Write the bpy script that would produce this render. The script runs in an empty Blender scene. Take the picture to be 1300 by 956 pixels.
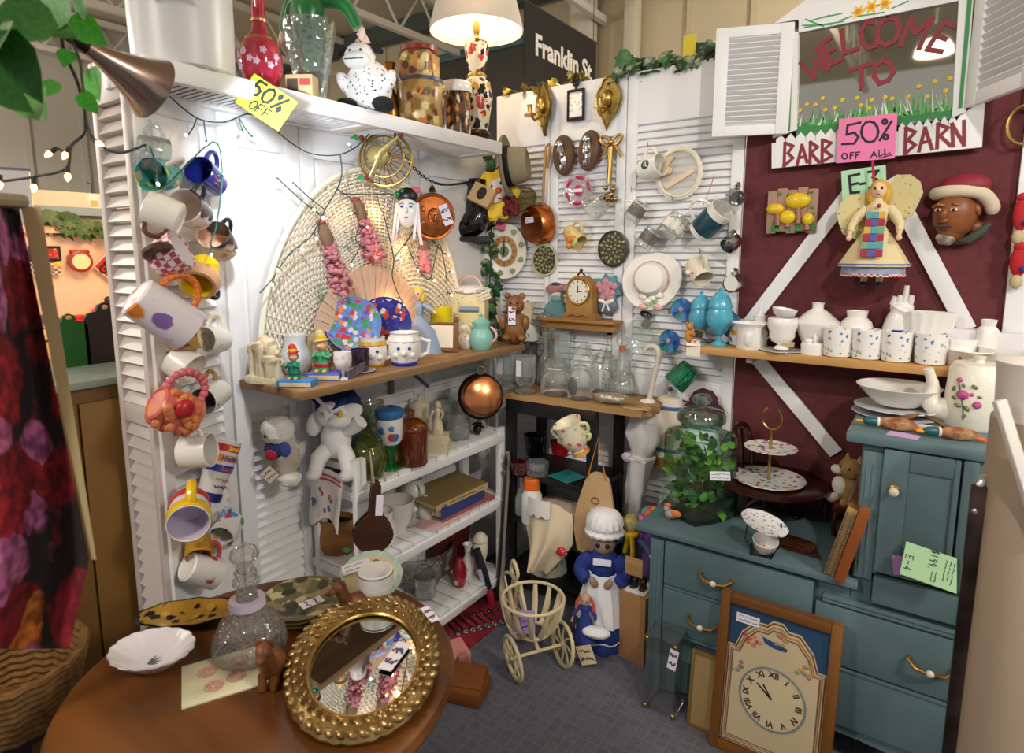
import bpy,bmesh,math,random
from math import sin,cos,pi,radians,tan,atan2,sqrt
from mathutils import Vector,Matrix,Euler
V = Vector
random.seed(7)
S = bpy.context.scene
COL = S.collection

# ------------------------------------------------------------------ camera
FPX,PCX,PCY = 780.0,650.0,433.0          # focal length in pixels, optical centre (frame 1300 x 956)
YAW,PIT = radians(-35.0),radians(8.2)
CH = 1.41
_fh = V((sin(YAW),cos(YAW),0)); CR = V((cos(YAW),-sin(YAW),0))
CF = _fh*cos(PIT) - V((0,0,1))*sin(PIT)
CU = _fh*sin(PIT) + V((0,0,1))*cos(PIT)
CC = V((0,0,0)) - _fh*2.75 - CR*((630-650)/787*2.75); CC.z = CH
cd = bpy.data.cameras.new('camera'); cam = bpy.data.objects.new('camera',cd); COL.objects.link(cam)
cd.sensor_width = 36; cd.lens = FPX/1300*36
cd.shift_x = 0.0; cd.shift_y = -(478-433)/1300
cam.matrix_world = Matrix.Translation(CC) @ Matrix((CR,CU,-CF)).transposed().to_4x4()
cd.clip_start = .02
cd.dof.use_dof = True; cd.dof.focus_distance = 2.2; cd.dof.aperture_fstop = 3.5
S.camera = cam

# ------------------------------------------------------------------ world, lights, exposure
S.view_settings.view_transform = 'Standard'; S.view_settings.look = 'None'
S.view_settings.gamma = 1; S.view_settings.use_curve_mapping = False
S.view_settings.exposure = 0.28
wd = bpy.data.worlds.new('hall_air'); S.world = wd; wd.use_nodes = True
bg = wd.node_tree.nodes['Background']; bg.inputs[0].default_value = (1,.95,.88,1); bg.inputs[1].default_value = .36
S.cycles.transparent_max_bounces = 24; S.cycles.max_bounces = 8; S.cycles.caustics_reflective = False; S.cycles.caustics_refractive = False
def lamp(name,kind,loc,aim,power,col,size=.3,angle=60,blend=.5):
    d = bpy.data.lights.new(name,kind); d.energy = power; d.color = col
    if kind == 'AREA': d.shape = 'DISK'; d.size = size
    else: d.shadow_soft_size = size
    if kind == 'SPOT': d.spot_size = radians(angle); d.spot_blend = blend
    o = bpy.data.objects.new(name,d); COL.objects.link(o); o.location = loc
    o.rotation_euler = (V(aim)-V(loc)).to_track_quat('-Z','Y').to_euler(); return o
# the hall's pendant lamps, out of view, and point lights added to brighten its ceiling
for i,(x,y) in enumerate(((.3,-3.4),(3.4,-1.6),(-1.6,-3.2),(-3.5,-2.2),(2.0,1.2))):
    lamp('pendant_light','AREA',(x,y,2.43),(x,y,0),(26,38,8,90,90)[i],(1,.93,.83),.4)
    lamp('added_ceiling_wash','POINT',(x,y,2.75),(x,y,0),(26,40,14,80,80)[i],(1,.93,.83),.12)
lamp('track_spot','SPOT',(2.35,-2.1,2.55),(1.35,0,1.25),66,(1,.95,.88),.04,62,.6)
lamp('clip_lamp_light','SPOT',(.43,-1.42,1.72),(.12,-.75,1.42),12,(.86,.93,1),.025,125,.5)

# ------------------------------------------------------------------ helpers
def ray(px,py): return CF + CR*((px-PCX)/FPX) - CU*((py-PCY)/FPX)
def on(px,py,p0,n):
    r = ray(px,py); n = V(n); return CC + r*((V(p0)-CC).dot(n)/r.dot(n))
QB = V((0,-1.265,0)); NB = V((.9414,.3373,0)).normalized()
OUT = {'b': V((0,-1,0)),'l': V((1,0,0)),'p': NB}
P0 = {'b': V((0,0,0)),'l': V((0,0,0)),'p': QB}
def W(face,px,py,off=0.0): return on(px,py,P0[face] + OUT[face]*off,OUT[face])   # a point in front of a wall
def H(px,py,z): return on(px,py,(0,0,z),(0,0,1))                             # a point on a level surface
def at(px,py,d): return CC + ray(px,py)*d
def mpp(p): return (V(p)-CC).dot(CF)/FPX                                              # metres per pixel there
def basis(out,roll=0.0):
    o = V(out).normalized(); u = V((0,0,1)) if abs(o.z) < .95 else V((0,1,0))
    r = u.cross(o).normalized(); u = o.cross(r)
    return Matrix((r,u,o)).transposed() @ Matrix.Rotation(roll,3,'Z')
def fb(face,roll=0,tip=0,turn=0):
    return basis(OUT[face]) @ Matrix.Rotation(turn,3,'Y') @ Matrix.Rotation(tip,3,'X') @ Matrix.Rotation(roll,3,'Z')
def zr(a): return Matrix.Rotation(a,3,'Z')
def orient(face,axis,hand):
    b = basis(OUT[face]) if isinstance(face,str) else face
    z = (b @ V(axis)).normalized(); x = b @ V(hand); x = (x - z*x.dot(z)).normalized(); y = z.cross(x)
    return Matrix((x,y,z)).transposed()
VB = Matrix((CR,CU,-CF)).transposed()

class MB:
    def __init__(s): s.v = []; s.f = []
    def add(s,vs,fs,m=None):
        b = len(s.v)
        s.v += [tuple(m @ V(v)) if m is not None else tuple(v) for v in vs]
        s.f += [tuple(b+i for i in f) for f in fs]; return s
    def box(s,sx,sy,sz,at=(0,0,0),bev=0.0,rot=None):
        m = Matrix.Translation(at) @ (rot.to_4x4() if rot else Matrix())
        x,y,z = sx/2,sy/2,sz/2
        if bev <= 0:
            vs = [(a*x,b*y,c*z) for a in (-1,1) for b in (-1,1) for c in (-1,1)]
            return s.add(vs,[(0,1,3,2),(4,6,7,5),(0,4,5,1),(2,3,7,6),(0,2,6,4),(1,5,7,3)],m)
        bev = min(bev,x*.9,y*.9,z*.9)
        bm = bmesh.new(); bmesh.ops.create_cube(bm,size=1)
        for v in bm.verts: v.co = (v.co.x*sx,v.co.y*sy,v.co.z*sz)
        bmesh.ops.bevel(bm,geom=bm.edges[:],offset=bev,segments=2,profile=.6,affect='EDGES',clamp_overlap=True)
        bm.verts.index_update()
        s.add([v.co[:] for v in bm.verts],[tuple(v.index for v in f.verts) for f in bm.faces],m); bm.free(); return s
    def lathe(s,prof,n=20,at=(0,0,0),rot=None,sx=1,sy=1,wob=None):
        m = Matrix.Translation(at) @ (rot.to_4x4() if rot else Matrix())
        vs = []; rows = []
        for r,z in prof:
            if r < 1e-6: rows.append([len(vs)]); vs.append((0,0,z)); continue
            row = []
            for i in range(n):
                a = 2*pi*i/n; q = r*(wob(a,z) if wob else 1)
                row.append(len(vs)); vs.append((q*cos(a)*sx,q*sin(a)*sy,z))
            rows.append(row)
        fs = []
        for A,B in zip(rows,rows[1:]):
            if len(A) == 1 and len(B) == 1: continue
            for i in range(n):
                j = (i+1) % n
                if len(A) == 1: fs.append((A[0],B[j],B[i]))
                elif len(B) == 1: fs.append((A[i],A[j],B[0]))
                else: fs.append((A[i],A[j],B[j],B[i]))
        return s.add(vs,fs,m)
    def tube(s,pts,r,n=8,closed=False,flat=1.0):
        pts = [V(p) for p in pts]; k = len(pts); vs = []; fs = []
        rr = r if isinstance(r,(list,tuple)) else [r]*k
        prev = None
        for i,p in enumerate(pts):
            a = pts[(i-1) % k] if closed or i else pts[0]; b = pts[(i+1) % k] if closed or i < k-1 else pts[-1]
            t = (b-a).normalized() if (b-a).length > 1e-9 else V((0,0,1))
            if prev is None: u = t.orthogonal().normalized()
            else:
                u = prev - t*prev.dot(t); u = u.normalized() if u.length > 1e-6 else t.orthogonal().normalized()
            prev = u; w = t.cross(u)
            for j in range(n):
                c = 2*pi*j/n; vs.append(p + (u*cos(c) + w*sin(c)*flat)*rr[i])
        for i in range(k if closed else k-1):
            for j in range(n):
                a,b = i*n+j,i*n+(j+1) % n; c,d = ((i+1) % k)*n+(j+1) % n,((i+1) % k)*n+j
                fs.append((a,b,c,d))
        if not closed: fs.append(tuple(range(n))[::-1]); fs.append(tuple(range((k-1)*n,k*n)))
        return s.add(vs,fs)
    def ball(s,rx,ry=None,rz=None,at=(0,0,0),n=16,rot=None,fur=0.0):
        ry = rx if ry is None else ry; rz = rx if rz is None else rz; m2 = max(6,n//2+1)
        w = (lambda a,z: 1+random.uniform(-fur,fur)) if fur else None
        return s.lathe([(sin(pi*i/m2),-cos(pi*i/m2)*rz/rx) for i in range(m2+1)],n,at,
                       (rot if rot else Matrix.Identity(3)) @ Matrix.Diagonal((rx,ry,rx)),wob=w)
    def prism(s,o,t,z=0.0,m=None):
        n = len(o); vs = [(x,y,z) for x,y in o] + [(x,y,z+t) for x,y in o]
        fs = [tuple(range(n))[::-1],tuple(range(n,2*n))] + [(i,(i+1) % n,n+(i+1) % n,n+i) for i in range(n)]
        return s.add(vs,fs,m)
    def grid(s,fn,nu,nv,cu=False,m=None):
        vs = [fn(i/(nu if cu else nu-1),j/(nv-1)) for j in range(nv) for i in range(nu)]
        fs = [(j*nu+i,j*nu+(i+1) % nu,(j+1)*nu+(i+1) % nu,(j+1)*nu+i) for j in range(nv-1) for i in range(nu if cu else nu-1)]
        return s.add(vs,fs,m)
    def seg(s,a,b,w,t,z=0.0):                       # a flat painted stroke from a to b
        z += (len(s.v)//8 % 7)*t*.06
        a = V((a[0],a[1],0)); b = V((b[0],b[1],0)); d = (b-a); L = d.length
        return s.box(L+w*.8,w,t,((a+b)/2)+V((0,0,z)),0,Matrix.Rotation(atan2(d.y,d.x),3,'Z'))
    def mesh(s,name,mat,angle=40):
        me = bpy.data.meshes.new(name); me.from_pydata(s.v,[],s.f); me.update()
        if mat: me.materials.append(mat)
        me.polygons.foreach_set('use_smooth',[True]*len(me.polygons))
        me.set_sharp_from_angle(angle=radians(angle)); return me

def M4(loc,rot): return Matrix.Translation(loc) @ (rot.to_4x4() if rot is not None else Matrix())
def obj(name,me,parent=None,loc=(0,0,0),rot=None):
    o = bpy.data.objects.new(name,me); COL.objects.link(o)
    if parent: o.parent = parent
    o.matrix_basis = M4(loc,rot); return o
def tag(o,label,cat=None,group=None,kind=None):
    if label: o['label'] = label
    if cat: o['category'] = cat
    if group: o['group'] = group
    if kind: o['kind'] = kind
    return o
def T(name,label,cat,loc,rot=None,group=None,kind=None):
    o = obj(name,None,None,loc,rot); o.empty_display_size = .02; return tag(o,label,cat,group,kind)
def part(name,mb,mat,parent,label=None,loc=(0,0,0),rot=None,kind=None,angle=40):
    o = obj(name,mb.mesh(name,mat,angle),parent,loc,rot)
    return tag(o,label,None,None,kind)
def one(name,label,cat,mb,mat,loc=(0,0,0),rot=None,group=None,kind=None,angle=40):
    return tag(obj(name,mb.mesh(name,mat,angle),None,loc,rot),label,cat,group,kind)
def dup(o,loc,rot,label,parent=None):
    c = o.copy(); COL.objects.link(c); c.parent = parent
    if parent is None: c.matrix_basis = M4(loc,rot)
    if label: c['label'] = label
    for ch in o.children: dup(ch,None,None,None,c)
    return c
def arc(cx,cy,r,a0,a1,n,ry=None):
    ry = r if ry is None else ry
    return [(cx+r*cos(radians(a0+(a1-a0)*i/(n-1))),cy+ry*sin(radians(a0+(a1-a0)*i/(n-1)))) for i in range(n)]
def spline(pts,n=6):
    pts = [V(p) for p in pts]; out = []
    for i in range(len(pts)-1):
        p0,p1,p2,p3 = pts[max(i-1,0)],pts[i],pts[i+1],pts[min(i+2,len(pts)-1)]
        for k in range(n):
            t = k/n; out.append(.5*((2*p1)+(p2-p0)*t+(2*p0-5*p1+4*p2-p3)*t*t+(3*p1-p0-3*p2+p3)*t**3))
    return out+[pts[-1]]

# ------------------------------------------------------------------ materials
_M = {}
def lin(h):
    c = [int(h[i:i+2],16)/255 for i in (0,2,4)]
    return tuple(x/12.92 if x <= .04045 else ((x+.055)/1.055)**2.4 for x in c)+(1,)
def _base(name):
    m = bpy.data.materials.new(name); m.use_nodes = True; nt = m.node_tree; return m,nt,nt.nodes['Principled BSDF']
def _co(nt,sc=(1,1,1),gen=False):
    tc = nt.nodes.new('ShaderNodeTexCoord'); mp = nt.nodes.new('ShaderNodeMapping'); mp.inputs['Scale'].default_value = sc
    nt.links.new(tc.outputs['Generated' if gen else 'Object'],mp.inputs[0]); return mp.outputs[0]
def _bump(nt,b,src,st,dist=.002):
    n = nt.nodes.new('ShaderNodeBump'); n.inputs['Strength'].default_value = st; n.inputs['Distance'].default_value = dist
    nt.links.new(src,n.inputs['Height']); nt.links.new(n.outputs[0],b.inputs['Normal'])
def _noise(nt,co,sc,det=3):
    n = nt.nodes.new('ShaderNodeTexNoise'); n.inputs['Scale'].default_value = sc; n.inputs['Detail'].default_value = det
    nt.links.new(co,n.inputs['Vector']); return n
def _ramp(nt,fac,stops,const=False):
    r = nt.nodes.new('ShaderNodeValToRGB'); e = r.color_ramp; e.interpolation = 'CONSTANT' if const else 'LINEAR'
    while len(e.elements) < len(stops): e.elements.new(.5)
    for el,(p,h) in zip(e.elements,stops): el.position = p; el.color = lin(h)
    nt.links.new(fac,r.inputs[0]); return r.outputs[0]
def C(h,r=.45,m=0.0,bump=0,bsc=60,h2=None,nsc=8,stretch=(1,1,1),emit=0,tr=0,coat=0,sheen=0,lo=.35,hi=.65):
    """plain colour, or two colours mottled by noise (stretch it for wood grain)"""
    k = ('C',h,r,m,bump,bsc,h2,nsc,stretch,emit,tr,coat,sheen,lo,hi)
    if k in _M: return _M[k]
    mt,nt,b = _base('c_'+h); b.inputs['Base Color'].default_value = lin(h); b.inputs['Roughness'].default_value = r
    b.inputs['Metallic'].default_value = m; b.inputs['Coat Weight'].default_value = coat; b.inputs['Sheen Weight'].default_value = sheen
    b.inputs['Transmission Weight'].default_value = tr
    if emit: b.inputs['Emission Color'].default_value = lin(h); b.inputs['Emission Strength'].default_value = emit
    if h2 or bump: co = _co(nt,stretch)
    if h2:
        n = _noise(nt,co,nsc,4); nt.links.new(_ramp(nt,n.outputs[0],[(lo,h),(hi,h2)]),b.inputs['Base Color'])
    if bump: _bump(nt,b,_noise(nt,co,bsc,3).outputs[0],bump)
    _M[k] = mt; return mt
def wood(h,h2,sc=14,ax=0,r=.5,bump=.15):
    st = [1,1,1]; st[ax] = .09
    return C(h,r,0,bump,sc*3,h2,sc,tuple(st),lo=.3,hi=.7)
def spots(base,cols,sc=60,th=.3,r=.3,m=0,bump=0,rnd=1.0,edge=.06,st=(1,1,1),pet=0):
    """painted dots and blooms on a plain ground"""
    k = ('S',base,tuple(cols),sc,th,r,m,bump,rnd,edge,st,pet)
    if k in _M: return _M[k]
    mt,nt,b = _base('s_'+base); b.inputs['Roughness'].default_value = r; b.inputs['Metallic'].default_value = m
    co = _co(nt,st); nz = _noise(nt,co,sc*1.6,2)
    mx = nt.nodes.new('ShaderNodeMix'); mx.data_type = 'RGBA'; mx.blend_type = 'LINEAR_LIGHT'; mx.inputs[0].default_value = .35/sc
    nt.links.new(co,mx.inputs[6]); nt.links.new(nz.outputs[1],mx.inputs[7])
    v = nt.nodes.new('ShaderNodeTexVoronoi'); v.inputs['Scale'].default_value = sc; v.inputs['Randomness'].default_value = rnd
    nt.links.new(mx.outputs[2],v.inputs['Vector'])
    sp = nt.nodes.new('ShaderNodeSeparateColor'); nt.links.new(v.outputs['Color'],sp.inputs[0])
    n = len(cols); c = _ramp(nt,sp.outputs[0],[(i/n,h) for i,h in enumerate(cols)],True)
    f = _ramp(nt,v.outputs['Distance'],[(max(th-edge,0),'ffffff'),(th+edge,'000000')])
    m2 = nt.nodes.new('ShaderNodeMix'); m2.data_type = 'RGBA'; nt.links.new(f,m2.inputs[0])
    m2.inputs[6].default_value = lin(base)
    if pet:                                  # printed petals: lighter and darker scallops inside each bloom
        w = _noise(nt,co,sc*5,1); pc = _ramp(nt,w.outputs[0],[(.38,'a4949a'),(.5,'d8d0d4'),(.62,'ffffff')]); m3 = nt.nodes.new('ShaderNodeMix'); m3.data_type = 'RGBA'; m3.blend_type = 'MULTIPLY'; m3.inputs[0].default_value = 1
        nt.links.new(c,m3.inputs[6]); nt.links.new(pc,m3.inputs[7]); c = m3.outputs[2]
    nt.links.new(c,m2.inputs[7]); nt.links.new(m2.outputs[2],b.inputs['Base Color'])
    if bump: _bump(nt,b,v.outputs['Distance'],-bump,.003)
    _M[k] = mt; return mt
def check(h1,h2,sc=60,r=.5,co='Object',rot=0):
    k = ('K',h1,h2,sc,r,rot)
    if k in _M: return _M[k]
    mt,nt,b = _base('k_'+h1); b.inputs['Roughness'].default_value = r
    c = nt.nodes.new('ShaderNodeTexChecker'); c.inputs['Scale'].default_value = sc
    c.inputs[1].default_value = lin(h1); c.inputs[2].default_value = lin(h2)
    nt.links.new(_co(nt),c.inputs[0]); nt.links.new(c.outputs[0],b.inputs['Base Color']); _M[k] = mt; return mt
def glass(h='f8fbfa',rough=.04,cut=0,csc=90,dens=.06,haze=0.0):
    """thin blown glass: tinted see-through shell with a Fresnel gloss, cut or pressed relief in the gloss"""
    k = ('G',h,rough,cut,csc,dens,haze)
    if k in _M: return _M[k]
    mt = bpy.data.materials.new('g_'+h); mt.use_nodes = True; nt = mt.node_tree; nt.nodes.clear()
    o = nt.nodes.new('ShaderNodeOutputMaterial'); t = nt.nodes.new('ShaderNodeBsdfTransparent'); t.inputs[0].default_value = lin(h)
    g = nt.nodes.new('ShaderNodeBsdfGlossy'); g.inputs['Roughness'].default_value = rough; g.inputs[0].default_value = (1,1,1,1)
    lw = nt.nodes.new('ShaderNodeLayerWeight'); lw.inputs[0].default_value = .22
    ad = nt.nodes.new('ShaderNodeMath'); ad.operation = 'MULTIPLY_ADD'; ad.inputs[1].default_value = .7; ad.inputs[2].default_value = dens; ad.use_clamp = True
    nt.links.new(lw.outputs['Fresnel'],ad.inputs[0])
    mx = nt.nodes.new('ShaderNodeMixShader'); nt.links.new(ad.outputs[0],mx.inputs[0]); nt.links.new(t.outputs[0],mx.inputs[1]); nt.links.new(g.outputs[0],mx.inputs[2])
    last = mx.outputs[0]
    haze = .07 if haze == 0 else haze
    if haze:
        d = nt.nodes.new('ShaderNodeBsdfDiffuse'); d.inputs[0].default_value = lin(h)
        m2 = nt.nodes.new('ShaderNodeMixShader'); m2.inputs[0].default_value = haze
        nt.links.new(last,m2.inputs[1]); nt.links.new(d.outputs[0],m2.inputs[2]); last = m2.outputs[0]
    if cut:
        v = nt.nodes.new('ShaderNodeTexVoronoi'); v.inputs['Scale'].default_value = csc; nt.links.new(_co(nt),v.inputs['Vector'])
        bp = nt.nodes.new('ShaderNodeBump'); bp.inputs['Strength'].default_value = cut; bp.inputs['Distance'].default_value = .004
        nt.links.new(v.outputs['Distance'],bp.inputs['Height']); nt.links.new(bp.outputs[0],g.inputs['Normal']); nt.links.new(bp.outputs[0],lw.inputs['Normal'])
    nt.links.new(last,o.inputs[0]); _M[k] = mt; return mt

# ------------------------------------------------------------------ lettering
def text(s,size,thick=.0006,bold=0.0,align='CENTER'):
    cu = bpy.data.curves.new('lettering','FONT'); cu.body = s; cu.size = size; cu.align_x = align; cu.align_y = 'CENTER'
    cu.extrude = thick/2; cu.offset = bold; cu.resolution_u = 3
    o = bpy.data.objects.new('lettering',cu); COL.objects.link(o)
    dg = bpy.context.evaluated_depsgraph_get(); me = bpy.data.meshes.new_from_object(o.evaluated_get(dg))
    mb = MB(); mb.add([v.co[:] for v in me.vertices],[tuple(p.vertices) for p in me.polygons])
    bpy.data.objects.remove(o); bpy.data.meshes.remove(me); bpy.data.curves.remove(cu); return mb
def bent(mb,R,z0=0.0,a0=-pi/2):
    """wrap flat lettering round a cylinder of radius R standing on z"""
    o = MB(); o.f = mb.f
    for x,y,z in mb.v:
        a = a0 + x/R; o.v.append(((R+z)*cos(a),(R+z)*sin(a),z0+y))
    return o
GL = {'W': [(0,1,.22,0,.5,.7,.78,0,1,1)],'E': [(.9,1,0,1,0,0,.9,0),(0,.5,.75,.5)],'L': [(0,1,0,0,.85,0)],
      'C': [(.9,.82,.6,1,.3,.95,.05,.6,.1,.25,.35,0,.65,0,.9,.18)],'O': [(.5,1,.15,.85,0,.5,.15,.12,.5,0,.85,.12,1,.5,.85,.85,.5,1)],
      'M': [(0,0,.15,1,.5,.3,.85,1,1,0)],'T': [(0,1,1,1),(.5,1,.5,0)],'B': [(0,0,0,1,.8,.82,0,.52,.9,.2,0,0)],
      'A': [(0,0,.5,1,1,0),(.2,.4,.8,.4)],'R': [(0,0,0,1,.85,.75,0,.48,.9,0)],'N': [(0,0,0,1,.9,0,.9,1)],
      '5': [(.95,1,.2,1,.12,.55,.5,.62,.88,.45,.85,.12,.5,0,.05,.1)],'%': [(.95,1,.1,0),(.2,1,.05,.85,.2,.7,.35,.85,.2,1),(.8,.3,.65,.15,.8,0,.95,.15,.8,.3)],
      'F': [(0,0,0,1,.85,1),(0,.52,.7,.52)],'3': [(.05,.9,.5,1,.9,.8,.45,.55,.92,.3,.5,0,.05,.1)],'-': [(0,.5,.8,.5)],
      '1': [(.4,1,.4,0)],'4': [(.6,0,.6,1,0,.35,.9,.35)],'9': [(.85,.65,.5,.45,.15,.7,.5,1,.85,.8,.7,0)],'/': [(0,0,.9,1)],'.': [(.4,0,.45,.05)],'$': [(.85,.85,.3,.85,.3,.52,.8,.45,.75,.12,.1,.12),(.5,1.05,.5,-.05)]}
GL['0'] = GL['O']
def letter(mb,ch,x,y,w,h,lw,t,z=0.0,slant=0.0,rot=0.0):
    for st in GL[ch]:
        p = []
        for i in range(0,len(st),2):
            a,b = st[i]*w + st[i+1]*h*slant,st[i+1]*h; p.append((x+a*cos(rot)-b*sin(rot),y+a*sin(rot)+b*cos(rot)))
        for a,b in zip(p,p[1:]): mb.seg(a,b,lw,t,z)
    return mb
def write(mb,s,x,y,w,h,gap,lw,t,z=0.0,slant=0.0):
    for ch in s:
        if ch != ' ': letter(mb,ch,x,y,w,h,lw,t,z,slant)
        x += w+gap
    return mb
def scribble(w,h,rows,lw,seed=1):
    """a price ticket's tiny illegible handwriting"""
    rnd = random.Random(seed); mb = MB()
    for i in range(rows):
        y = h/2 - h*(i+.7)/(rows+.4); x = -w*.4
        while x < w*.35:
            d = rnd.uniform(.06,.14)*w; mb.seg((x,y+rnd.uniform(-.12,.12)*h/rows),(x+d,y+rnd.uniform(-.2,.2)*h/rows),lw,.0003,.0004); x += d+rnd.choice((0,.02,.06))*w
    return mb
def ticket(parent,w,h,loc,rot,col='efe9f4',seed=1,name='price_tag',rows=2,label='small white price tag with scribbled writing'):
    t = part(name,MB().box(w,h,.0008),C(col,.8),parent,label,loc,rot)
    part('writing',scribble(w,h,rows,h*.06,seed),C('4a4a66',.8),t,'scribbled ink'); return t

# ------------------------------------------------------------------ the setting
WHITE = C('eeeef0',.45,0,.05,40)
def struct(name,mb,mat,label,cat,loc=(0,0,0),rot=None): return one(name,label,cat,mb,mat,loc,rot,None,'structure')
def carpet():
    mt,nt,b = _base('carpet'); b.inputs['Roughness'].default_value = .95
    co = _co(nt); n = _noise(nt,co,260,2)
    br = nt.nodes.new('ShaderNodeTexBrick'); br.offset = 0; br.inputs['Scale'].default_value = 1
    for i,v in (('Mortar Size',.003),('Brick Width',.032),('Row Height',.032),('Mortar Smooth',.6)): br.inputs[i].default_value = v
    br.inputs['Color1'].default_value = lin('626672'); br.inputs['Color2'].default_value = lin('585d6a'); br.inputs['Mortar'].default_value = lin('70696f')
    nt.links.new(co,br.inputs['Vector'])
    mx = nt.nodes.new('ShaderNodeMix'); mx.data_type = 'RGBA'; mx.blend_type = 'OVERLAY'; mx.inputs[0].default_value = .75
    nt.links.new(br.outputs[0],mx.inputs[6]); nt.links.new(n.outputs[1],mx.inputs[7]); nt.links.new(mx.outputs[2],b.inputs['Base Color'])
    _bump(nt,b,n.outputs[0],.5,.004); return mt
struct('floor',MB().box(14,14,.1,(0,0,-.05)),carpet(),'grey blue carpet with a fine plaid check','floor')

slat_cache = {}
def slat_mesh(w,pitch,mat):
    k = (round(w,3),round(pitch,4),mat.name)
    if k not in slat_cache:
        m = MB(); c = pitch*1.12; a = radians(58)
        m.box(w,c,.006,(0,0,0),0,Matrix.Rotation(a,3,'X')); slat_cache[k] = m.mesh('slat',mat)
    return slat_cache[k]
def louvre(parent,x0,x1,z0,z1,pitch,y,mat,flip=1):
    n = int((z1-z0)/pitch); me = slat_mesh(x1-x0+.008,pitch,mat)
    for i in range(n):
        obj('slat',me,parent,((x0+x1)/2,y,z0+pitch*(i+.5)*(z1-z0)/(n*pitch)),Matrix.Rotation(pi,3,'Z') if flip < 0 else None)
def door_panel(name,label,w,h,zones,loc,rot,mat=WHITE,st=.05,t=.028,pitch=.03,flip=1,kind='structure',cat='door panel'):
    """a bifold door: stiles, rails, then louvres or raised panels; x along the width, face towards -y"""
    r = T(name,label,cat,loc,rot,None,kind)
    for x in (st/2,w-st/2): part('stile',MB().box(st,t,h,(x,0,h/2),.004),mat,r)
    edges = [0]+[z for q in zones for z in q[:2]]+[h]
    for a,b in zip(edges[::2],edges[1::2]):
        if b-a > .005: part('rail',MB().box(w-2*st+.002,t*.94,b-a,(w/2,0,(a+b)/2),.003),mat,r)
    for z0,z1,k in zones:
        x0,x1 = st,w-st
        if k == 'louvre': louvre(r,x0,x1,z0,z1,pitch,0,mat,flip)
        elif k == 'shut':
            louvre(r,x0,x1,z0,z1,pitch,0,mat,flip); part('backing',MB().box(x1-x0,.004,z1-z0,((x0+x1)/2,t*.42,(z0+z1)/2)),mat,r)
        else:
            part('panel_field',MB().box(x1-x0,t*.35,z1-z0,((x0+x1)/2,.002,(z0+z1)/2)),mat,r)
            part('raised_panel',MB().box(x1-x0-.03,t*.7,z1-z0-.03,((x0+x1)/2,-.002,(z0+z1)/2),.01),mat,r)
    return r
HW = 2.07
RL = Matrix.Rotation(pi/2,3,'Z')          # left wall: width runs along +y, face towards +x
# back wall: three louvred doors
for i,(nm,x0,x1,lb) in enumerate((('door_1',.004,.272,'narrow white louvred door panel in the corner of the back wall'),
                             ('door_2',.275,.609,'white louvred door panel behind the brass sconces and shelf clock'),
                             ('door_3',.612,1.046,'white louvred door panel behind the hanging cups beside the maroon wall'))):
    door_panel(nm,lb,x1-x0,HW,[(.12,.86,'louvre'),(.94,1.85 if i < 2 else 1.88,'shut')],(x0,.016,.0),None,WHITE,(.022,.038,.042)[i],.03,.0255)
struct('wall_behind_louvres',MB().box(1.06,.01,2.0,(.53,.042,1.0)),C('b9bcc0',.8),'pale backing sheet behind the louvred doors','wall')
# left wall: half-louvred doors
for nm,y0,y1,lb in (('door_4',-1.262,-1.004,'white half louvred door panel left of the wicker fan'),
                       ('door_5',-1.001,-.478,'wide white panelled door behind the wicker fan'),
                       ('door_6',-.475,-.004,'white panelled door next to the corner')):
    door_panel(nm,lb,y1-y0,1.83,[(.1,.94,'shut'),(1.03,1.7,'panel')],(-.016,y0,0),RL,WHITE,.05,.03,.03)
# folded out panels at the left end
BANG = atan2(-.337,.941)
door_panel('door_7','white louvred door panel carrying the column of hanging mugs',.253,1.84,[(.1,1.36,'shut'),(1.42,1.74,'panel')],
           QB+V((.3373,-.9414,0))*.255-NB*.016,basis(NB) @ Matrix.Rotation(-pi/2,3,'X'),WHITE,.034,.028,.032)
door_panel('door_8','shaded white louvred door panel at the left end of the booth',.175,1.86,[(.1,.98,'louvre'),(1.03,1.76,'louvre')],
           (-.1,-1.507,0),None,C('cfc6c2',.5),.024,.028,.034)  # greyer than the other doors: the shade here is mixed into the paint colour
# maroon cloth wall with white trim and a barn door cross
MAR = C('683034',.92,0,.25,500,'5e2a2e',40)
struct('wall_back',MB().box(.74,.02,2.1,(1.42,.012,1.05),.003),MAR,'maroon cloth covered wall of the booth','wall')
struct('trim_1',MB().box(.13,.03,2.3,(1.845,.0,1.15),.003),WHITE,'white vertical post at the right edge of the maroon wall','trim')
def board(nm,lb,p,q,w,off=.0):
    a,b = W('b',*p,.006),W('b',*q,.006); d = b-a
    struct(nm,MB().box(d.length,w,.012,(0,0,0),.002),WHITE,lb,'trim',(a+b)/2-V((0,off,0)),basis(OUT['b'],atan2(d.z,d.x)))
board('trim_2','white diagonal board rising from the shelf to the left of the angel doll',(1092,228),(940,425),.045)
board('trim_3','white diagonal board falling to the right of the angel doll',(1128,228),(1228,418),.045,.002)
board('trim_4','white diagonal board falling from the shelf behind the tiered plate stand',(922,408),(1062,575),.045,.003)

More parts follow.
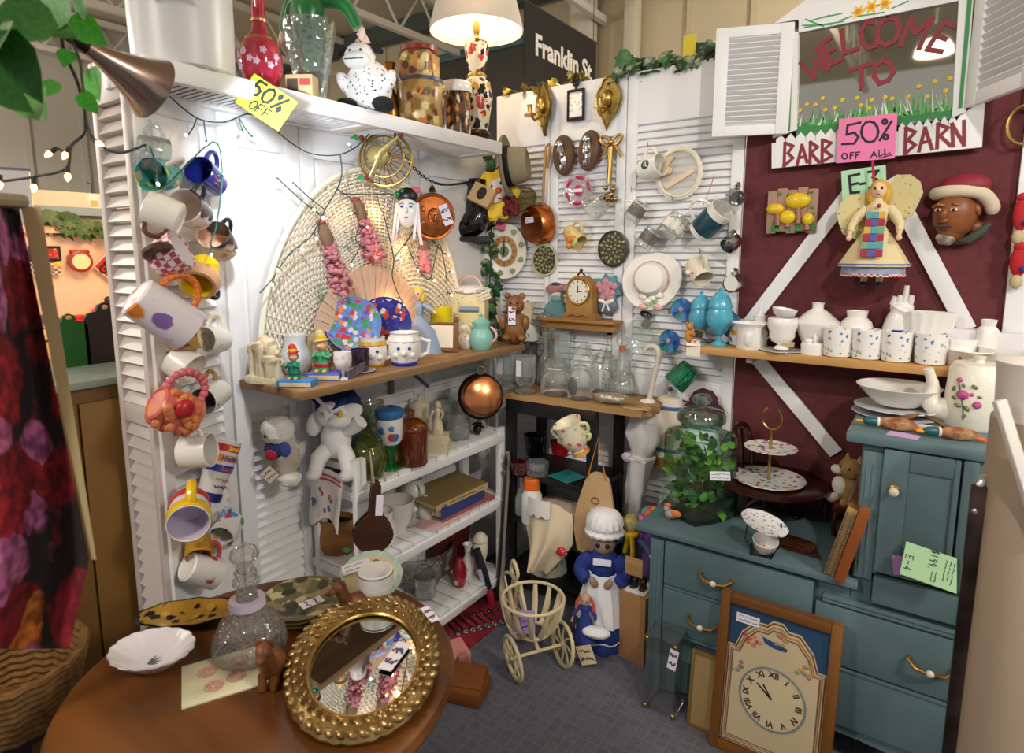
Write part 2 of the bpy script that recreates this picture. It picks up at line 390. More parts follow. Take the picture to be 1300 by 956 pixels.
# ------------------------------------------------------------------ the hall around the booth
BEI = C('cdbf9f',.8,0,0)
def rib_wall(nm,L,h,loc,rz,col,lb):
    m = MB().box(L,.05,h,(0,.05,h/2))
    for i in range(int(L/.45)): m.box(.05,.03,h,(-L/2+.45*(i+.5),.015,h/2))
    struct(nm,m,col,lb,'wall',loc,zr(rz))
rib_wall('wall_north',14,3.6,(0,2.4,0),0,BEI,'beige ribbed metal wall of the hall')
rib_wall('wall_west',14,3.6,(-5.2,0,0),pi/2,C('b8b2a6',.8),'grey beige ribbed wall at the far left of the hall')
struct('ceiling',MB().box(14,14,.05,(0,0,3.62)),C('c4b8a0',.85),'beige ceiling of the hall','ceiling')
for i in range(9):
    t = T('ceiling_joist','white open web steel joist under the hall ceiling','joist',(-6.5+i*1.45,0,3.2),None,'ceiling joists','structure')
    part('chord',MB().box(.05,12,.05,(0,0,.34)),C('d9d3c6',.6),t); part('chord',MB().box(.05,12,.05,(0,0,0)),C('d9d3c6',.6),t)
    m = MB()
    for k in range(24):
        y = -5.9+k*.5; m.tube([(0,y,0),(0,y+.25,.34),(0,y+.5,0)],.012,5)
    part('web',m,C('d9d3c6',.6),t)
for x,w in ((-.86,.2),(-.44,.1),(1.9,.3)):
    struct('hall_column',MB().box(w,.12,3.6,(0,0,1.8),.02),C('d6cbb8',.7),('broad cream column behind the table lamp','cream column beside the black street banner','cream column behind the ivy garland')[(-.86,-.44,1.9).index(x)],'column',(x,2.33,0))
struct('ceiling_beam',MB().box(7,.12,.16),C('4c5652',.6),'dark grey green beam high under the hall ceiling','beam',(-2.2,2.3,3.52))
TEAL = C('4f6e70',.6); t = T('window_1','teal framed dark hall window behind the table lamp','window',(-1.9,2.37,2.72),None,None,'structure')
part('glass_pane',MB().box(1.25,.02,.9),C('4a4844',.25),t)
for x in (-.64,.64): part('frame',MB().box(.07,.05,1.0,(x,-.01,0)),TEAL,t)
for z in (-.47,.47): part('frame',MB().box(1.2,.05,.07,(0,-.01,z)),TEAL,t)

# ------------------------------------------------------------------ shelves and furniture
PINE = wood('c99a5c','b07f44',16,0,.5); OLDW = wood('9c8263','6e5640',18,1,.6); DARKW = wood('3a1c14','24100c',14,0,.3)
BLACKP = C('17171a',.45,0,.1,60)
ZT,ZL,ZU,ZM,ZB,ZG,ZR = 1.83,1.05,.70,.43,.10,.86,1.095     # shelf heights
# louvred top shelf along the left wall
sh = T('top_shelf','white louvred door laid flat as the high shelf along the left wall','shelf',(0,-1.53,ZT-.045))
LSH = 1.30
for x in (.012,.188): part('rail',MB().box(.024,LSH,.045,(x,LSH/2,.0225),.003),WHITE,sh)
for y in (.03,LSH*.5,LSH-.02): part('rail',MB().box(.154,.05,.043,(.1,y,.0225),.002),WHITE,sh)
sm = MB().box(.156,.021,.005,(0,0,0),0,Matrix.Rotation(radians(32),3,'X')).mesh('slat',WHITE)
for i in range(66):
    y = .06+i*.0185
    if abs(y-LSH*.5) > .03 and y < LSH-.05: obj('slat',sm,sh,(.1,y,.012))
part('board',MB().box(.154,LSH-.1,.006,(.1,LSH/2,.038)),WHITE,sh)
# wooden shelf on the left wall
sh = T('wooden_shelf','rough wooden shelf of figurines on the left wall','shelf',(0,-.775,ZL))
part('plank',MB().box(.29,1.04,.024,(.146,.05,-.012),.004),wood('b08a5e','7d5c3a',14,1,.65,.4),sh)
for y,c in ((-.30,WHITE),(.12,C('7b7f86',.4,.6))):
    part('bracket',MB().box(.2,.022,.006,(.1,y,-.027)).box(.006,.022,.13,(.003,y,-.09)).box(.2,.004,.012,(.1,y,-.06),0,Matrix.Rotation(radians(28),3,'Y')),c,sh)
# white slatted shelf unit
un = T('shelf_unit','white wooden shelf unit with slatted shelves under the figurine shelf','shelf unit',(0,0,0))
UX,UY0,UY1 = .235,-1.03,-.255
for x,y,h,w in ((UX-.012,UY0+.02,.79,.042),(.03,UY0+.02,.76,.042),(UX-.012,UY1-.02,.715,.042),(.03,UY1-.02,.715,.042)):
    part('post',MB().box(.022,w,h,(x,y,h/2),.003),WHITE,un)
plank = MB().box(UX-.02,.052,.014,(0,0,0),.002).mesh('slat',WHITE)
for z in (ZU,ZM,ZB):
    n = int((UY1-UY0)/.0565)
    for i in range(n): obj('slat',plank,un,(UX/2+.004,UY0+.03+i*(UY1-UY0-.05)/(n-1),z-.007))
    for x in (.012,UX-.006): part('shelf_rail',MB().box(.014,UY1-UY0-.006,.03,(x,(UY0+UY1)/2,z-.029),.002),WHITE,un)
    for y in (UY0+.006,UY1-.006): part('side_rail',MB().box(UX,.012,.028,(UX/2,y,z-.03),.002),WHITE,un)
part('side_rail',MB().box(UX,.012,.028,(UX/2,UY0+.006,ZM-.09),.002),WHITE,un)
# black stand and glassware board in the corner
st = T('black_stand','black wooden stand holding dark glass under the glassware board','stand',(0,0,0))
for x,y in ((.262,-.255),(.262,-.03),(.625,-.255),(.625,-.03)): part('post',MB().box(.036,.03,ZG-.025,(x,y,(ZG-.025)/2),.003),BLACKP,st)
for z in (.545,.355,.128): part('shelf',MB().box(.40,.262,.022,(.444,-.143,z-.011),.003),BLACKP,st)
part('apron',MB().box(.40,.02,.05,(.444,-.262,ZG-.052),.003),BLACKP,st)
sh = T('glassware_board','splintered wooden board crowded with clear glassware in the corner','shelf',(.52,-.14,ZG))
o = [(-.3,-.135),(.285,-.1),(.29,-.07),(.31,-.06),(.3,-.03),(.315,0),(.29,.05),(.3,.13),(-.3,.13)]
part('plank',MB().prism(o,.024,-.024),wood('b9905c','7c5a38',12,0,.7,.5),sh)
part('splinter',MB().box(.09,.012,.006,(.26,-.09,.004),.001,zr(.2)).box(.06,.01,.005,(.275,-.05,.003),.001,zr(-.1)),wood('c7a878','a98a5c',20,0,.8),sh)
# pine shelf on the maroon wall
sh = T('pine_shelf','pine shelf of white milk glass and floral mugs on the maroon wall','shelf',(1.35,0,ZR))
part('plank',MB().box(.86,.16,.026,(0,-.081,-.013),.004),PINE,sh)
part('bracket',MB().box(.02,.12,.02,(-.22,-.07,-.036),.002),C('c8c2ba',.5),sh)

# blue drop-front sideboard
BLU = C('566e74',.5,0,.1,40,'647e84',5); BLD = C('2c3f48',.6); BRASS = C('a8844c',.35,.9); CREAM = C('eadfca',.35)
sb = T('sideboard','blue grey painted sideboard with a low left top and tall right cupboard','sideboard',(0,0,0))
YF = -.43; LT,TT = .55,.955
def FX(px,py): return on(px,py,(0,YF,0),(0,1,0))
X0,XT,X1 = FX(826,700).x,FX(1092,600).x,1.98
part('low_body',MB().box(XT-X0,.40,LT-.12,((X0+XT)/2,YF/2-.01,.10+(LT-.12)/2),.004),BLU,sb)
part('low_top',MB().box(XT-X0+.06,.46,.022,((X0+XT)/2-.012,YF/2-.012,LT-.011),.006),BLU,sb)
part('tower_body',MB().box(X1-XT,.40,TT-.12,((X1+XT)/2,YF/2-.01,.10+(TT-.12)/2),.004),BLU,sb)
part('tower_top',MB().box(X1-XT+.05,.46,.03,((X1+XT)/2-.012,YF/2-.012,TT-.015),.008),BLU,sb)
o = [(X0,0),(X0,.12),(X1,.12),(X1,0),(X1-.06,0)]+[(X1-.1-(X1-X0-.24)*i/14,.02+.075*sin(pi*i/14)**.6) for i in range(15)]+[(X0+.06,0)]
part('skirt',MB().prism(o,.018,0,M4((0,YF+.008,0),Matrix.Rotation(pi/2,3,'X'))),BLU,sb)
part('side_skirt',MB().box(.018,.38,.1,(X0+.01,YF/2,.05),.003),BLU,sb)
part('pilaster',MB().box(.045,.02,LT-.16,(X0+.026,YF-.002,.12+(LT-.16)/2),.003),BLU,sb)
for dx in (.012,.026,.040): part('flute',MB().box(.004,.006,LT-.2,(X0+dx,YF-.012,.13+(LT-.2)/2),.001),BLU,sb)
part('pilaster',MB().box(.05,.02,TT-LT-.06,(XT+.03,YF-.002,LT+.01+(TT-LT-.06)/2),.003),BLU,sb)
for dx in (.016,.030,.044): part('flute',MB().box(.004,.006,TT-LT-.1,(XT+dx,YF-.012,LT+.02+(TT-LT-.1)/2),.001),BLU,sb)
def bail(parent,x,z,tilt=0):
    t = MB(); s = MB()
    t.tube([(x-.05,YF-.03,z+.006),(x-.03,YF-.045,z-.006),(x,YF-.05,z-.008),(x+.03,YF-.045,z-.006),(x+.05,YF-.03,z+.006)],[.003,.006,.004,.006,.003],8)
    for sx in (-1,1): t.lathe([(.0,0),(.011,0),(.008,.006),(.004,.018),(0,.02)],12,(x+sx*.045,YF-.012,z+.006),Matrix.Rotation(pi/2,3,'X'))
    h = part('handle',t,BRASS,parent,'brass bail handle with a cream centre')
    part('centre_bead',s.ball(.010,.008,.009,(x,YF-.052,z-.006),12),CREAM,h)
def drawer(x0,x1,z0,z1,hx=None,nm='drawer'):
    part('shadow_gap',MB().box(x1-x0+.008,.004,z1-z0+.008,((x0+x1)/2,YF-.001-.011+.002,(z0+z1)/2)),BLD,sb)
    d = part(nm,MB().box(x1-x0,.022,z1-z0,((x0+x1)/2,YF-.012,(z0+z1)/2),.004),BLU,sb)
    if hx: bail(d,hx,(z0+z1)/2)
    return d
xs = FX(1036,750).x
drawer(X0+.055,xs-.004,.375,.515,FX(912,728).x); drawer(X0+.055,xs-.004,.222,.362,FX(895,793).x)
drawer(xs+.004,X1-.1,.30,.465,FX(1185,805).x); drawer(xs+.004,X1-.1,.125,.285)
for z in (.368,.215): part('moulding',MB().box(xs-X0-.06,.03,.008,((xs+X0+.055)/2,YF-.008,z),.002),BLU,sb)
for z in (.29,.475,.485): part('moulding',MB().box(X1-xs-.04,.034,.008,((xs+X1)/2,YF-.008,z),.002),BLU,sb)
xd0,xd1 = FX(1121,600).x,FX(1217,620).x
dd = drawer(xd0,X1-.1,.505,.578)
part('shadow_gap',MB().box(xd1-xd0+.008,.004,.335,((xd0+xd1)/2,YF-.005,.757)),BLD,sb)
d = T('door',None,None,(0,0,0)); d.parent = sb
for x0,x1,z0,z1 in ((xd0,xd0+.055,.592,.92),(xd1-.012,xd1,.592,.92),(xd0+.055,xd1-.012,.592,.645),(xd0+.055,xd1-.012,.872,.92)):
    part('door_frame',MB().box(x1-x0,.022,z1-z0,((x0+x1)/2,YF-.012,(z0+z1)/2),.003),BLU,d)
part('door_field',MB().box(xd1-xd0-.06,.01,.23,((xd0+xd1)/2+.02,YF-.013,.758),.002),BLU,d)
k = FX(1136,618)
kn = MB().lathe([(0,0),(.014,0),(.013,.004),(.006,.008),(.006,.016),(0,.016)],16,(k.x,YF-.022,k.z),Matrix.Rotation(pi/2,3,'X'))
part('knob_plate',kn,BRASS,d); part('knob',MB().ball(.0115,.009,.0115,(k.x,YF-.044,k.z),14),CREAM,d)
d = T('door',None,None,(0,0,0)); d.parent = sb
part('door_field',MB().box(.2,.012,.33,(xd1+.11,YF-.008,.757),.003),BLU,d)
part('door_frame',MB().box(.03,.022,.33,(xd1+.02,YF-.012,.757),.003),BLU,d)

# round table in the foreground
TZ = .58
tb = T('round_table','round brown wooden table carrying the gold framed mirror and decanter','table',(.59,-1.57,0))
TW = wood('7a4a20','4e2a10',9,0,.3,.05)
part('tabletop',MB().lathe([(0,TZ-.035),(.342,TZ-.035),(.365,TZ-.028),(.37,TZ-.014),(.363,TZ-.002),(.347,TZ),(0,TZ)],64),TW,tb)
part('pedestal',MB().lathe([(0,.12),(.05,.12),(.06,.2),(.035,.3),(.05,.42),(.075,.5),(.09,.545),(0,.545)],24),DARKW,tb)
for i in range(4):
    a = i*pi/2+.5; part('leg',MB().tube([(.03*cos(a),.03*sin(a),.2),(.18*cos(a),.18*sin(a),.14),(.3*cos(a),.3*sin(a),.03),(.34*cos(a),.34*sin(a),.016)],[.03,.026,.02,.016],10),DARKW,tb)
# mustard cabinet at the left
cb = T('wooden_cabinet','mustard brown wooden cabinet behind the floral curtain at the left','cabinet',(0,0,0))
CX0 = -.15; czt = on(100,484,(CX0,0,0),(1,0,0)).z
CW = wood('8a642a','6f4d1e',6,2,.55,.05)
part('body',MB().box(.42,1.15,czt-.02,(CX0-.22,-1.815,(czt-.02)/2),.004),CW,cb)
part('cabinet_top',MB().box(.46,1.19,.02,(CX0-.215,-1.815,czt-.01),.003),C('8a968e',.5),cb)
ys = on(118,700,(CX0,0,0),(1,0,0)).y
part('door',MB().box(.016,1.11+(-1.26-.56-ys) if False else .36,czt-.12,(CX0-.004,ys+.182,czt/2),.003),CW,cb)
part('door',MB().box(.016,.5,czt-.12,(CX0-.004,ys-.254,czt/2),.003),CW,cb)

# ------------------------------------------------------------------ builders used many times
def P(w,h,*prof): return [(r*w,z*h) for r,z in prof]
def mug(label,loc,rot,h,r,mat,hm=None,grp=None,inner=None,taper=.9,name='mug',cat='mug',hr=.0055,hs=1.0,extra=None):
    t = T(name,label,cat,loc,rot,grp)
    part('body',MB().lathe([(0,.003),(r*taper*.8,.003),(r*taper*.85,0),(r*taper,.004),(r,h*.6),(r,h-.001),(r-.0015,h),(r-.003,h-.001),(r-.004,h*.6),(r*taper-.005,.012),(0,.01)],24),mat,t)
    if inner: part('lining',MB().lathe([(0,.0125),(r*taper-.0055,.0145),(r-.0045,h*.6),(r-.0035,h-.003)],24),inner,t,'differently coloured inside')
    if hs: part('handle',MB().tube([(r-.002+.6*h*hs*.62*sin(pi*i/8)+.001,0,h*.52+h*.31*cos(pi*i/8)) for i in range(9)],hr,8),hm or mat,t)
    return t
def hmug(label,px,py,face,off,axis,hand,h,r,mat,**k):
    c = W(face,px,py,off); R = orient(face,axis,hand); return mug(label,c-R@V((0,0,h/2)),R,h,r,mat,**k)
def hook(px,py,lb='clear glass mug',face='b'):
    c = W(face,px,py,.0)
    one('cup_hook','small wire cup hook above the '+lb,'hook',MB().tube([c,c+OUT[face]*.03,c+OUT[face]*.045+V((0,0,-.01)),c+OUT[face]*.05+V((0,0,.008))],.0016,6),C('b0a890',.3,.9))
CW1 = C('f0ede6',.25,coat=.3); CRM = C('ece2cc',.35); GOLD = C('bd9c58',.32,1); STEEL = C('c9ccd0',.16,1); COP = C('c86f3c',.22,1,.15,30,'a8522a',18)
ENB = C('15151c',.3); PINK = C('e69aa6',.7); SKIN = C('e8bfa4',.55)
def sit(px,off,pyb=0,z=ZT):
    p = W('l',px,pyb or 120,off)
    for _ in range(6):                      # the point of the shelf seen in that picture column
        d = mpp(p); p = on(px,PCY-(z-p.z)/d+(PCY-0)*0 if False else 320,(off,0,0),(1,0,0))
        break
    q = on(px,pyb,(off,0,0),(1,0,0)) if pyb else p
    q.z = z; return q

# ------------------------------------------------------------------ things on the high shelf
p = sit(236,.1,100); k = mpp(p)
t = T('stock_pot','big pale grey enamel pot with wire handle on the high shelf','pot',p)
part('body',MB().lathe(P(k*60,k*125,(0,0),(.93,0),(.97,.02),(1,.5),(1.0,1),(.96,1),(.95,.5),(.92,.03),(0,.03)),40),C('d8d8da',.35),t)
part('handle',MB().tube([(0+.07*k*60+a*.1,-k*61-.02*cos(a),k*76-a*a*.02) for a in [i*.2-.6 for i in range(7)]],.004,8),C('2a2c30',.3),t,'dark wire bail handle',rot=zr(.9))
p = sit(333,.1,105); k = mpp(p); RED = C('a01830',.12,0,0,60,'c4304a',25,coat=.6)
t = T('glass_bottle','ornate ruby red bottle vase with white flowers and gold bands','bottle vase',p)
part('body',MB().lathe(P(k*26,k*140,(0,0),(.6,0),(.72,.03),(.98,.2),(1,.3),(.85,.42),(.4,.52),(.32,.6),(.3,.8),(.42,1),(.36,1),(.25,.8),(0,.6)),28),RED,t)
for z in (.04,.46,.62): part('gold_band',MB().lathe(P(k*26,k*140,({.04: .76,.46: .72,.62: .36}[z],z-.012),({.04: .80,.46: .68,.62: .36}[z],z+.012)),28),GOLD,t)
m = MB()
for i in range(9):
    a = -2.4+i*.32; zz = k*(38+9*sin(i*2.4)); m.ball(.006,.003,.006,(k*26*.99*cos(a),k*26*.99*sin(a),zz),8)
    for q in range(5): m.ball(.004,.003,.004,(k*26*cos(a)+.006*cos(q*1.26)*-sin(a),k*26*sin(a)+.006*cos(q*1.26)*cos(a),zz+.006*sin(q*1.26)),6)
part('painted_flowers',m,C('e8c8e0',.5),t,'white flower relief',kind='stuff')
p = sit(384,.15,116); k = mpp(p)
t = T('little_box','small tan box with a red label between the red bottle and cut vase','box',p,zr(.55))
part('carton',MB().box(k*34,k*22,k*26,(0,0,k*13),.001),C('c9ad80',.7),t)
part('label',MB().box(k*14,.001,k*8,(k*8,-k*11.3,k*17)),C('b84038',.6),t,'red oval label'); part('label',MB().box(k*14,.001,k*16,(-k*8,-k*11.3,k*13)),C('4a3a34',.6),t,'dark picture label')
p = sit(396,.1,126); k = mpp(p)
t = T('cut_vase','tall cut crystal vase holding the green satin doll','vase',p)
def crystal(a,z): return 1+.035*abs(sin(a*9+z*60))+.03*abs(sin(a*9-z*60))
part('bowl',MB().lathe(P(k*32,k*98,(0,0),(.5,0),(.55,.04),(.5,.1),(.62,.3),(.85,.7),(1.0,1),(.96,1),(.8,.7),(.55,.3),(.4,.14),(0,.12)),54,wob=crystal),glass('dfe6e2',.06,.6,60,.12),t)
GRN = C('118a3c',.25,0,.5,40,'0a6a2c',14,sheen=.5)
t = T('satin_doll','green satin costumed doll with pale hands standing in the cut vase','doll',p+V((0,0,k*40)))
part('body',MB().lathe(P(k*20,k*95,(0,0),(.5,.05),(.95,.5),(1.15,.72),(.9,.95),(.4,1.08),(0,1.1)),20,wob=lambda a,z: 1+.07*sin(a*5+z*50)),GRN,t)
for s,hx,hz in ((-1,-31,48),(1,62,52)):
    arm = MB(); hnd = MB(); tip = (CR*hx*k+V((0,0,hz*k)))
    el = CR*hx*k*.72+V((0,0,(hz+28)*k)); arm.tube(spline([CR*s*10*k+V((0,0,88*k)),el,tip],5),[k*11-k*.4*i for i in range(11)],10)
    dn = (tip-el).normalized()
    hnd.ball(k*6,k*4,k*9,tip+dn*k*7,10)
    for f in range(4): hnd.tube([tip+dn*k*9+CR*(f-1.5)*k*2.2,tip+dn*k*18+CR*(f-1.5)*k*2.8+V((0,0,-k*2))],[k*1.7,k*1.1],6)
    hnd.tube([tip+dn*k*4,tip+dn*k*9-CR*s*k*7],[k*1.8,k*1.2],6)
    part('sleeve',arm,GRN,t); part('hand',hnd,C('ecd0c0',.5),t,'pale porcelain hand')
part('collar',MB().ball(k*14,k*10,k*5,(0,0,k*106),14),C('e0e8e0',.6),t); part('bow',MB().ball(k*5,k*4,k*3,CR*2*k-CF*k*16+V((0,0,k*82)),8),C('b83030',.5),t)
# cow plush
p = sit(470,.14,146); k = mpp(p)
FUR = C('efeceb',.95,0,.6,180); FURB = C('1a1a1e',.9,0,.6,180); COWF = spots('efeceb',['17171c','22222a'],75,.22,.95,bump=.3)
t = T('plush_cow','white plush cow with black spots and a pink horn on the high shelf','plush toy',p,zr(.45))
part('body',MB().ball(k*30,k*22,k*34,(0,0,k*32),26,fur=.05),COWF,t)
part('head',MB().ball(k*19,k*16,k*17,(-k*8,-k*8,k*68),22,fur=.04).ball(k*17,k*12,k*11,(-k*8,-k*18,k*62),16),FUR,t)
for s in (-1,1):
    part('ear',MB().ball(k*9,k*3,k*4.5,(-k*8+s*k*22,-k*6,k*76),10,Euler((0,s*.4,0)).to_matrix()),FURB,t)
    part('foot',MB().ball(k*14,k*16,k*9,(s*k*24,-k*16,k*9),14,fur=.05),FURB,t,'black hoof'); part('foreleg',MB().ball(k*9,k*9,k*17,(s*k*27,-k*8,k*36),14,Euler((.2,s*.6,0)).to_matrix(),.05),COWF,t)
    part('eye',MB().ball(k*1.8,at=(-k*8+s*k*7,-k*22,k*72),n=8),ENB,t)
part('horn',MB().lathe([(k*4,0),(k*2.5,k*6),(0,k*9)],10,(-k*12,-k*4,k*83)),C('e6a8a0',.7),t,'pink felt horn')
part('mouth',MB().tube([(-k*8-k*12,-k*27,k*61),(-k*8,-k*30.5,k*60),(-k*8+k*12,-k*27,k*61)],k*.7,6),ENB,t)
p = sit(496,.05,145); k = mpp(p)
one('brass_ewer','slim brass and copper ewer behind the plush cow','ewer',MB().lathe(P(k*16,k*78,(0,0),(.8,0),(1,.2),(.8,.4),(.3,.6),(.28,.85),(.5,1),(0,.98)),20).tube([(k*4,0,k*70),(k*14,-k*8,k*62),(k*8,-k*10,k*30)],k*2,6),C('b4703c',.25,1,.1,30,'8c6a2a',20),p)
# collage jar
p = sit(534,.12,163); k = mpp(p); COL1 = spots('b08a4c',['8a5a28','d8bc70','5a6a34','c87832','e0c890','6a3a24'],38,.55,.3,edge=.1)
t = T('collage_jar','vintage canister covered in brown and gold picture collage','jar',p,zr(.3))
part('body',MB().lathe(P(k*29,k*62,(0,0),(.9,0),(1,.06),(1,.85),(.9,.97),(.72,1),(0,1)),24),COL1,t)
part('neck',MB().box(k*40,k*40,k*30,(0,0,k*75),k*4),COL1,t)
part('rim',MB().lathe(P(k*23,k*8,(.9,0),(1,.3),(1,1),(.85,1),(.8,.3)),24,(0,0,k*89)),C('7e2a1c',.35),t,'dark red rim')
part('band',MB().lathe(P(k*29.6,k*4,(1,0),(1.01,.5),(1,1)),24,(0,0,k*54)),C('3a4a6a',.4),t,'blue wavy band')
p = sit(580,.14,168); k = mpp(p)
t = T('glass_canister','round canister with brown pattern and white screw lid beside the lamp','canister',p)
part('body',MB().lathe(P(k*18,k*50,(0,0),(1,0),(1,1),(.9,1.05),(0,1.05)),24),spots('6a4628',['1e1612','e8e0d0','c89048','2a1e18'],70,.5,.25,st=(1,1,.5)),t)
part('lid',MB().lathe(P(k*20,k*14,(.95,0),(1,.1),(1,.45),(.92,.5),(.92,.55),(.98,.6),(.9,.95),(0,1)),28,(0,0,k*51)),CW1,t,'white lid')
# table lamp
p = sit(606,.14,178); k = mpp(p)
t = T('table_lamp','lit table lamp with black flowered ginger jar base and white shade','lamp',p)
BLK = spots('e9dcc0',['1c1414','b03020','c8402c','1c1414','d8a050'],34,.52,.2,edge=.03)
part('base',MB().lathe(P(k*17,k*12,(.7,0),(.9,.2),(1,.6),(.8,1),(0,1)),24),C('3a2414',.3,.4),t,'dark wooden foot')
part('urn',MB().lathe(P(k*18,k*122,(0,.08),(.72,.09),(.9,.25),(1.1,.42),(.9,.58),(.5,.64),(.62,.72),(.85,.9),(.8,.96),(.4,1),(0,1)),28),BLK,t)
part('rope_ring',MB().tube([(k*10.5*cos(i*pi/10),k*10.5*sin(i*pi/10),k*78) for i in range(20)],k*2.2,8,True),GOLD,t)
part('socket',MB().lathe(P(k*6,k*22,(1,0),(.5,.2),(.9,.5),(.6,.9),(0,1)),14,(0,0,k*122)),GOLD,t)
part('shade',MB().lathe(P(k*58,k*88,(1,0),(1.005,.02),(.62,1),(.61,1),(.99,.02),(.985,0)),48,(0,0,k*130)),C('e6ddd2',.8,tr=.25),t)
part('lamp_bulb',MB().ball(k*7,k*7,k*9,(0,0,k*154),14),C('ffd9a0',.5,emit=14),t)
lo = bpy.data.lights.new('table_lamp_light','POINT'); lo.energy = 3.2; lo.color = (1,.78,.5); lo.shadow_soft_size = .03
lo = bpy.data.objects.new('table_lamp_light',lo); COL.objects.link(lo); lo.location = p+V((0,0,k*172))
# price card hanging from the shelf
def handbill(name,lb,c,R,w,h,col,lines,ink='222226'):
    t = T(name,lb,'sign',c,R); part('card',MB().box(w,h,.0012),C(col,.75),t)
    for s,x,y,cw,ch,lw in lines: part('lettering',write(MB(),s,x*w,y*h,cw*w,ch*h,cw*w*.28,lw*h,.0006,.0014,.12),C(ink,.6),t,'hand drawn black letters reading '+s)
    return t
c = on(338,130,(.225,0,0),(1,0,0)); k = mpp(c)
handbill('price_card','yellow green 50 percent off card hanging from the high shelf',c,VB @ Matrix.Rotation(radians(-34),3,'Z'),k*66,k*44,'c8e83c',
         [('50%',-.40,-.04,.2,.46,.085),('OFF',-.24,-.40,.12,.27,.05)])

# ------------------------------------------------------------------ left wall: wicker fan and what hangs over it
FC = V((.03,-.74,1.065)); RB = basis(OUT['l'])
WICK = C('f3ecdc',.75,0,.2,120)
t = T('wicker_fan','large cream wicker fan standing against the left wall','wicker fan',FC,RB)
def fan(r,a): return V((.455*r*cos(a),.62*r*sin(a),0))
m = MB(); n = 72
for i in range(n):
    a = radians(4+172*i/(n-1)); m.tube([fan(.36,a)+V((0,0,.003*(-1)**i)),fan(.98,a)+V((0,0,.003*(-1)**i))],.0022,4)
part('stakes',m,WICK,t,kind='stuff')
m = MB()
for j in range(33):
    r = .38+.6*j/32
    m.tube([fan(r,radians(3+174*i/95))+V((0,0,.0045*(1 if (i+j) % 2 else -1))) for i in range(96)],.0036,4,flat=1.0)
part('weave',m,WICK,t,kind='stuff')
m = MB()
for r in (.355,1.0): m.tube([fan(r,radians(2+176*i/40))+V((0,0,.004)) for i in range(41)],.009,8)
part('rim',m,WICK,t); part('lining',MB().prism([tuple(fan(.99,radians(2+176*i/40)))[:2] for i in range(41)]+[tuple(fan(.36,radians(178-176*i/40)))[:2] for i in range(41)],.003,-.009),C('efe6d2',.8),t)
def sprig(par,x,y,s,cols='7c9a7c',n=9,seed=3):
    rnd = random.Random(seed); m = MB()
    for i in range(n):
        a = rnd.uniform(0,6.28); q = V((x+rnd.uniform(-s,s)*.5,y+s*(i/n-.5)*2,.014)); L = s*.45
        d = V((cos(a),sin(a),.2))*L; w = V((-sin(a),cos(a),0))*L*.3
        m.add([q,q+d*.5+w,q+d,q+d*.5-w],[(0,1,2,3)])
    part('leaf_sprig',m,C(cols,.7),par,'painted green leaf sprig',kind='stuff')
for px,py,s in ((408,372,.035),(442,305,.03),(520,318,.03)):
    q = RB.transposed() @ (W('l',px,py,.04)-FC); sprig(t,q.x,q.y,s,('8aa890','8a9a78','9aa088')[px % 3],12,px)
# dried flower bundles
def posy(label,px0,py0,px1,py1,w,seed):
    a,b = W('l',px0,py0,.06),W('l',px1,py1,.07); d = b-a; L = d.length
    t = T('dried_posy',label,'dried flowers',a,orient('l',RB.transposed() @ d,(0,0,1)),'pink dried posies on the wicker fan')
    part('burlap_stem',MB().lathe([(0,-.0),(.012,0),(.018,L*.12),(.02,L*.25),(.012,L*.35),(0,L*.36)],14,wob=lambda a,z: 1+.15*sin(a*3+z*90)),C('8a6a58',.95,0,.5,200),t)
    rnd = random.Random(seed); m = MB()
    for i in range(170):
        f = rnd.random(); r = w*(.5+.6*f)*sqrt(rnd.random()); q = rnd.uniform(0,6.28); s = rnd.uniform(.005,.010)
        m.ball(s,s*.8,s*1.1,(r*cos(q),r*sin(q)*.6,L*(.32+.68*f)),6,Euler((q,f*3,0)).to_matrix(),.25)
    part('petals',m,C('dc9a9c',.95,0,.5,150,'c0708a',30),t,'faded pink petals',kind='stuff')
    part('knot',MB().ball(.016,.012,.01,(0,.004,.0),10,fur=.2),C('a05048',.9),t)
posy('left of the dusty pink dried posies with a burlap stem',408,282,436,372,.046,1)
posy('middle dusty pink dried posy with a burlap stem',452,253,478,333,.046,2)
posy('small pink dried posy half hidden under the copper mould',538,305,540,345,.026,3)
# folding fan
c = on(474,432,(.06,0,0),(1,0,0)); t = T('folding_fan','open folding fan of pinkish wooden sticks under the wicker fan','fan',c,RB)
sk = MB().prism([(-.004,.05),(.004,.05),(.0145,.25),(-.0145,.25)],.002).mesh('fan_stick',wood('ecccb0','d6ae92',40,1,.5))
for i in range(21): obj('fan_stick',sk,t,(0,0,.0012*(i % 2)+.0003*i),zr(radians(72-7.2*i)))
part('pivot',MB().ball(.01,.01,.004,n=10),GOLD,t)
# gold wire basket with bow
c = W('l',490,203,.10); k = mpp(c); t = T('wire_basket','gold wire bell basket with a gold ribbon bow hanging below the high shelf','basket',c,VB @ Matrix.Rotation(.45,3,'Z'))
m = MB()
for i in range(22):
    a = 2*pi*i/22; m.tube([(k*8*cos(a),k*8*sin(a),k*8),(k*24*cos(a),k*24*sin(a),k*14),(k*33*cos(a),k*35*sin(a),k*2)],k*.7,5)
part('wires',m,GOLD,t,kind='stuff'); m = MB()
for r,z,w in ((33,2,1.8),(25,14,1.2),(8,8,1.5)): m.tube([(k*r*cos(i*pi/16),k*r*1.03*sin(i*pi/16),k*z) for i in range(32)],k*w,6,True)
part('rings',m,GOLD,t)
m = MB(); m.tube([(-k*26,-k*18,k*20),(0,k*2,k*24),(k*30,k*12,k*22)],[k*2,k*4,k*2],8,flat=.4); m.ball(k*14,k*14,k*8,(-k*6,k*4,k*14),12)
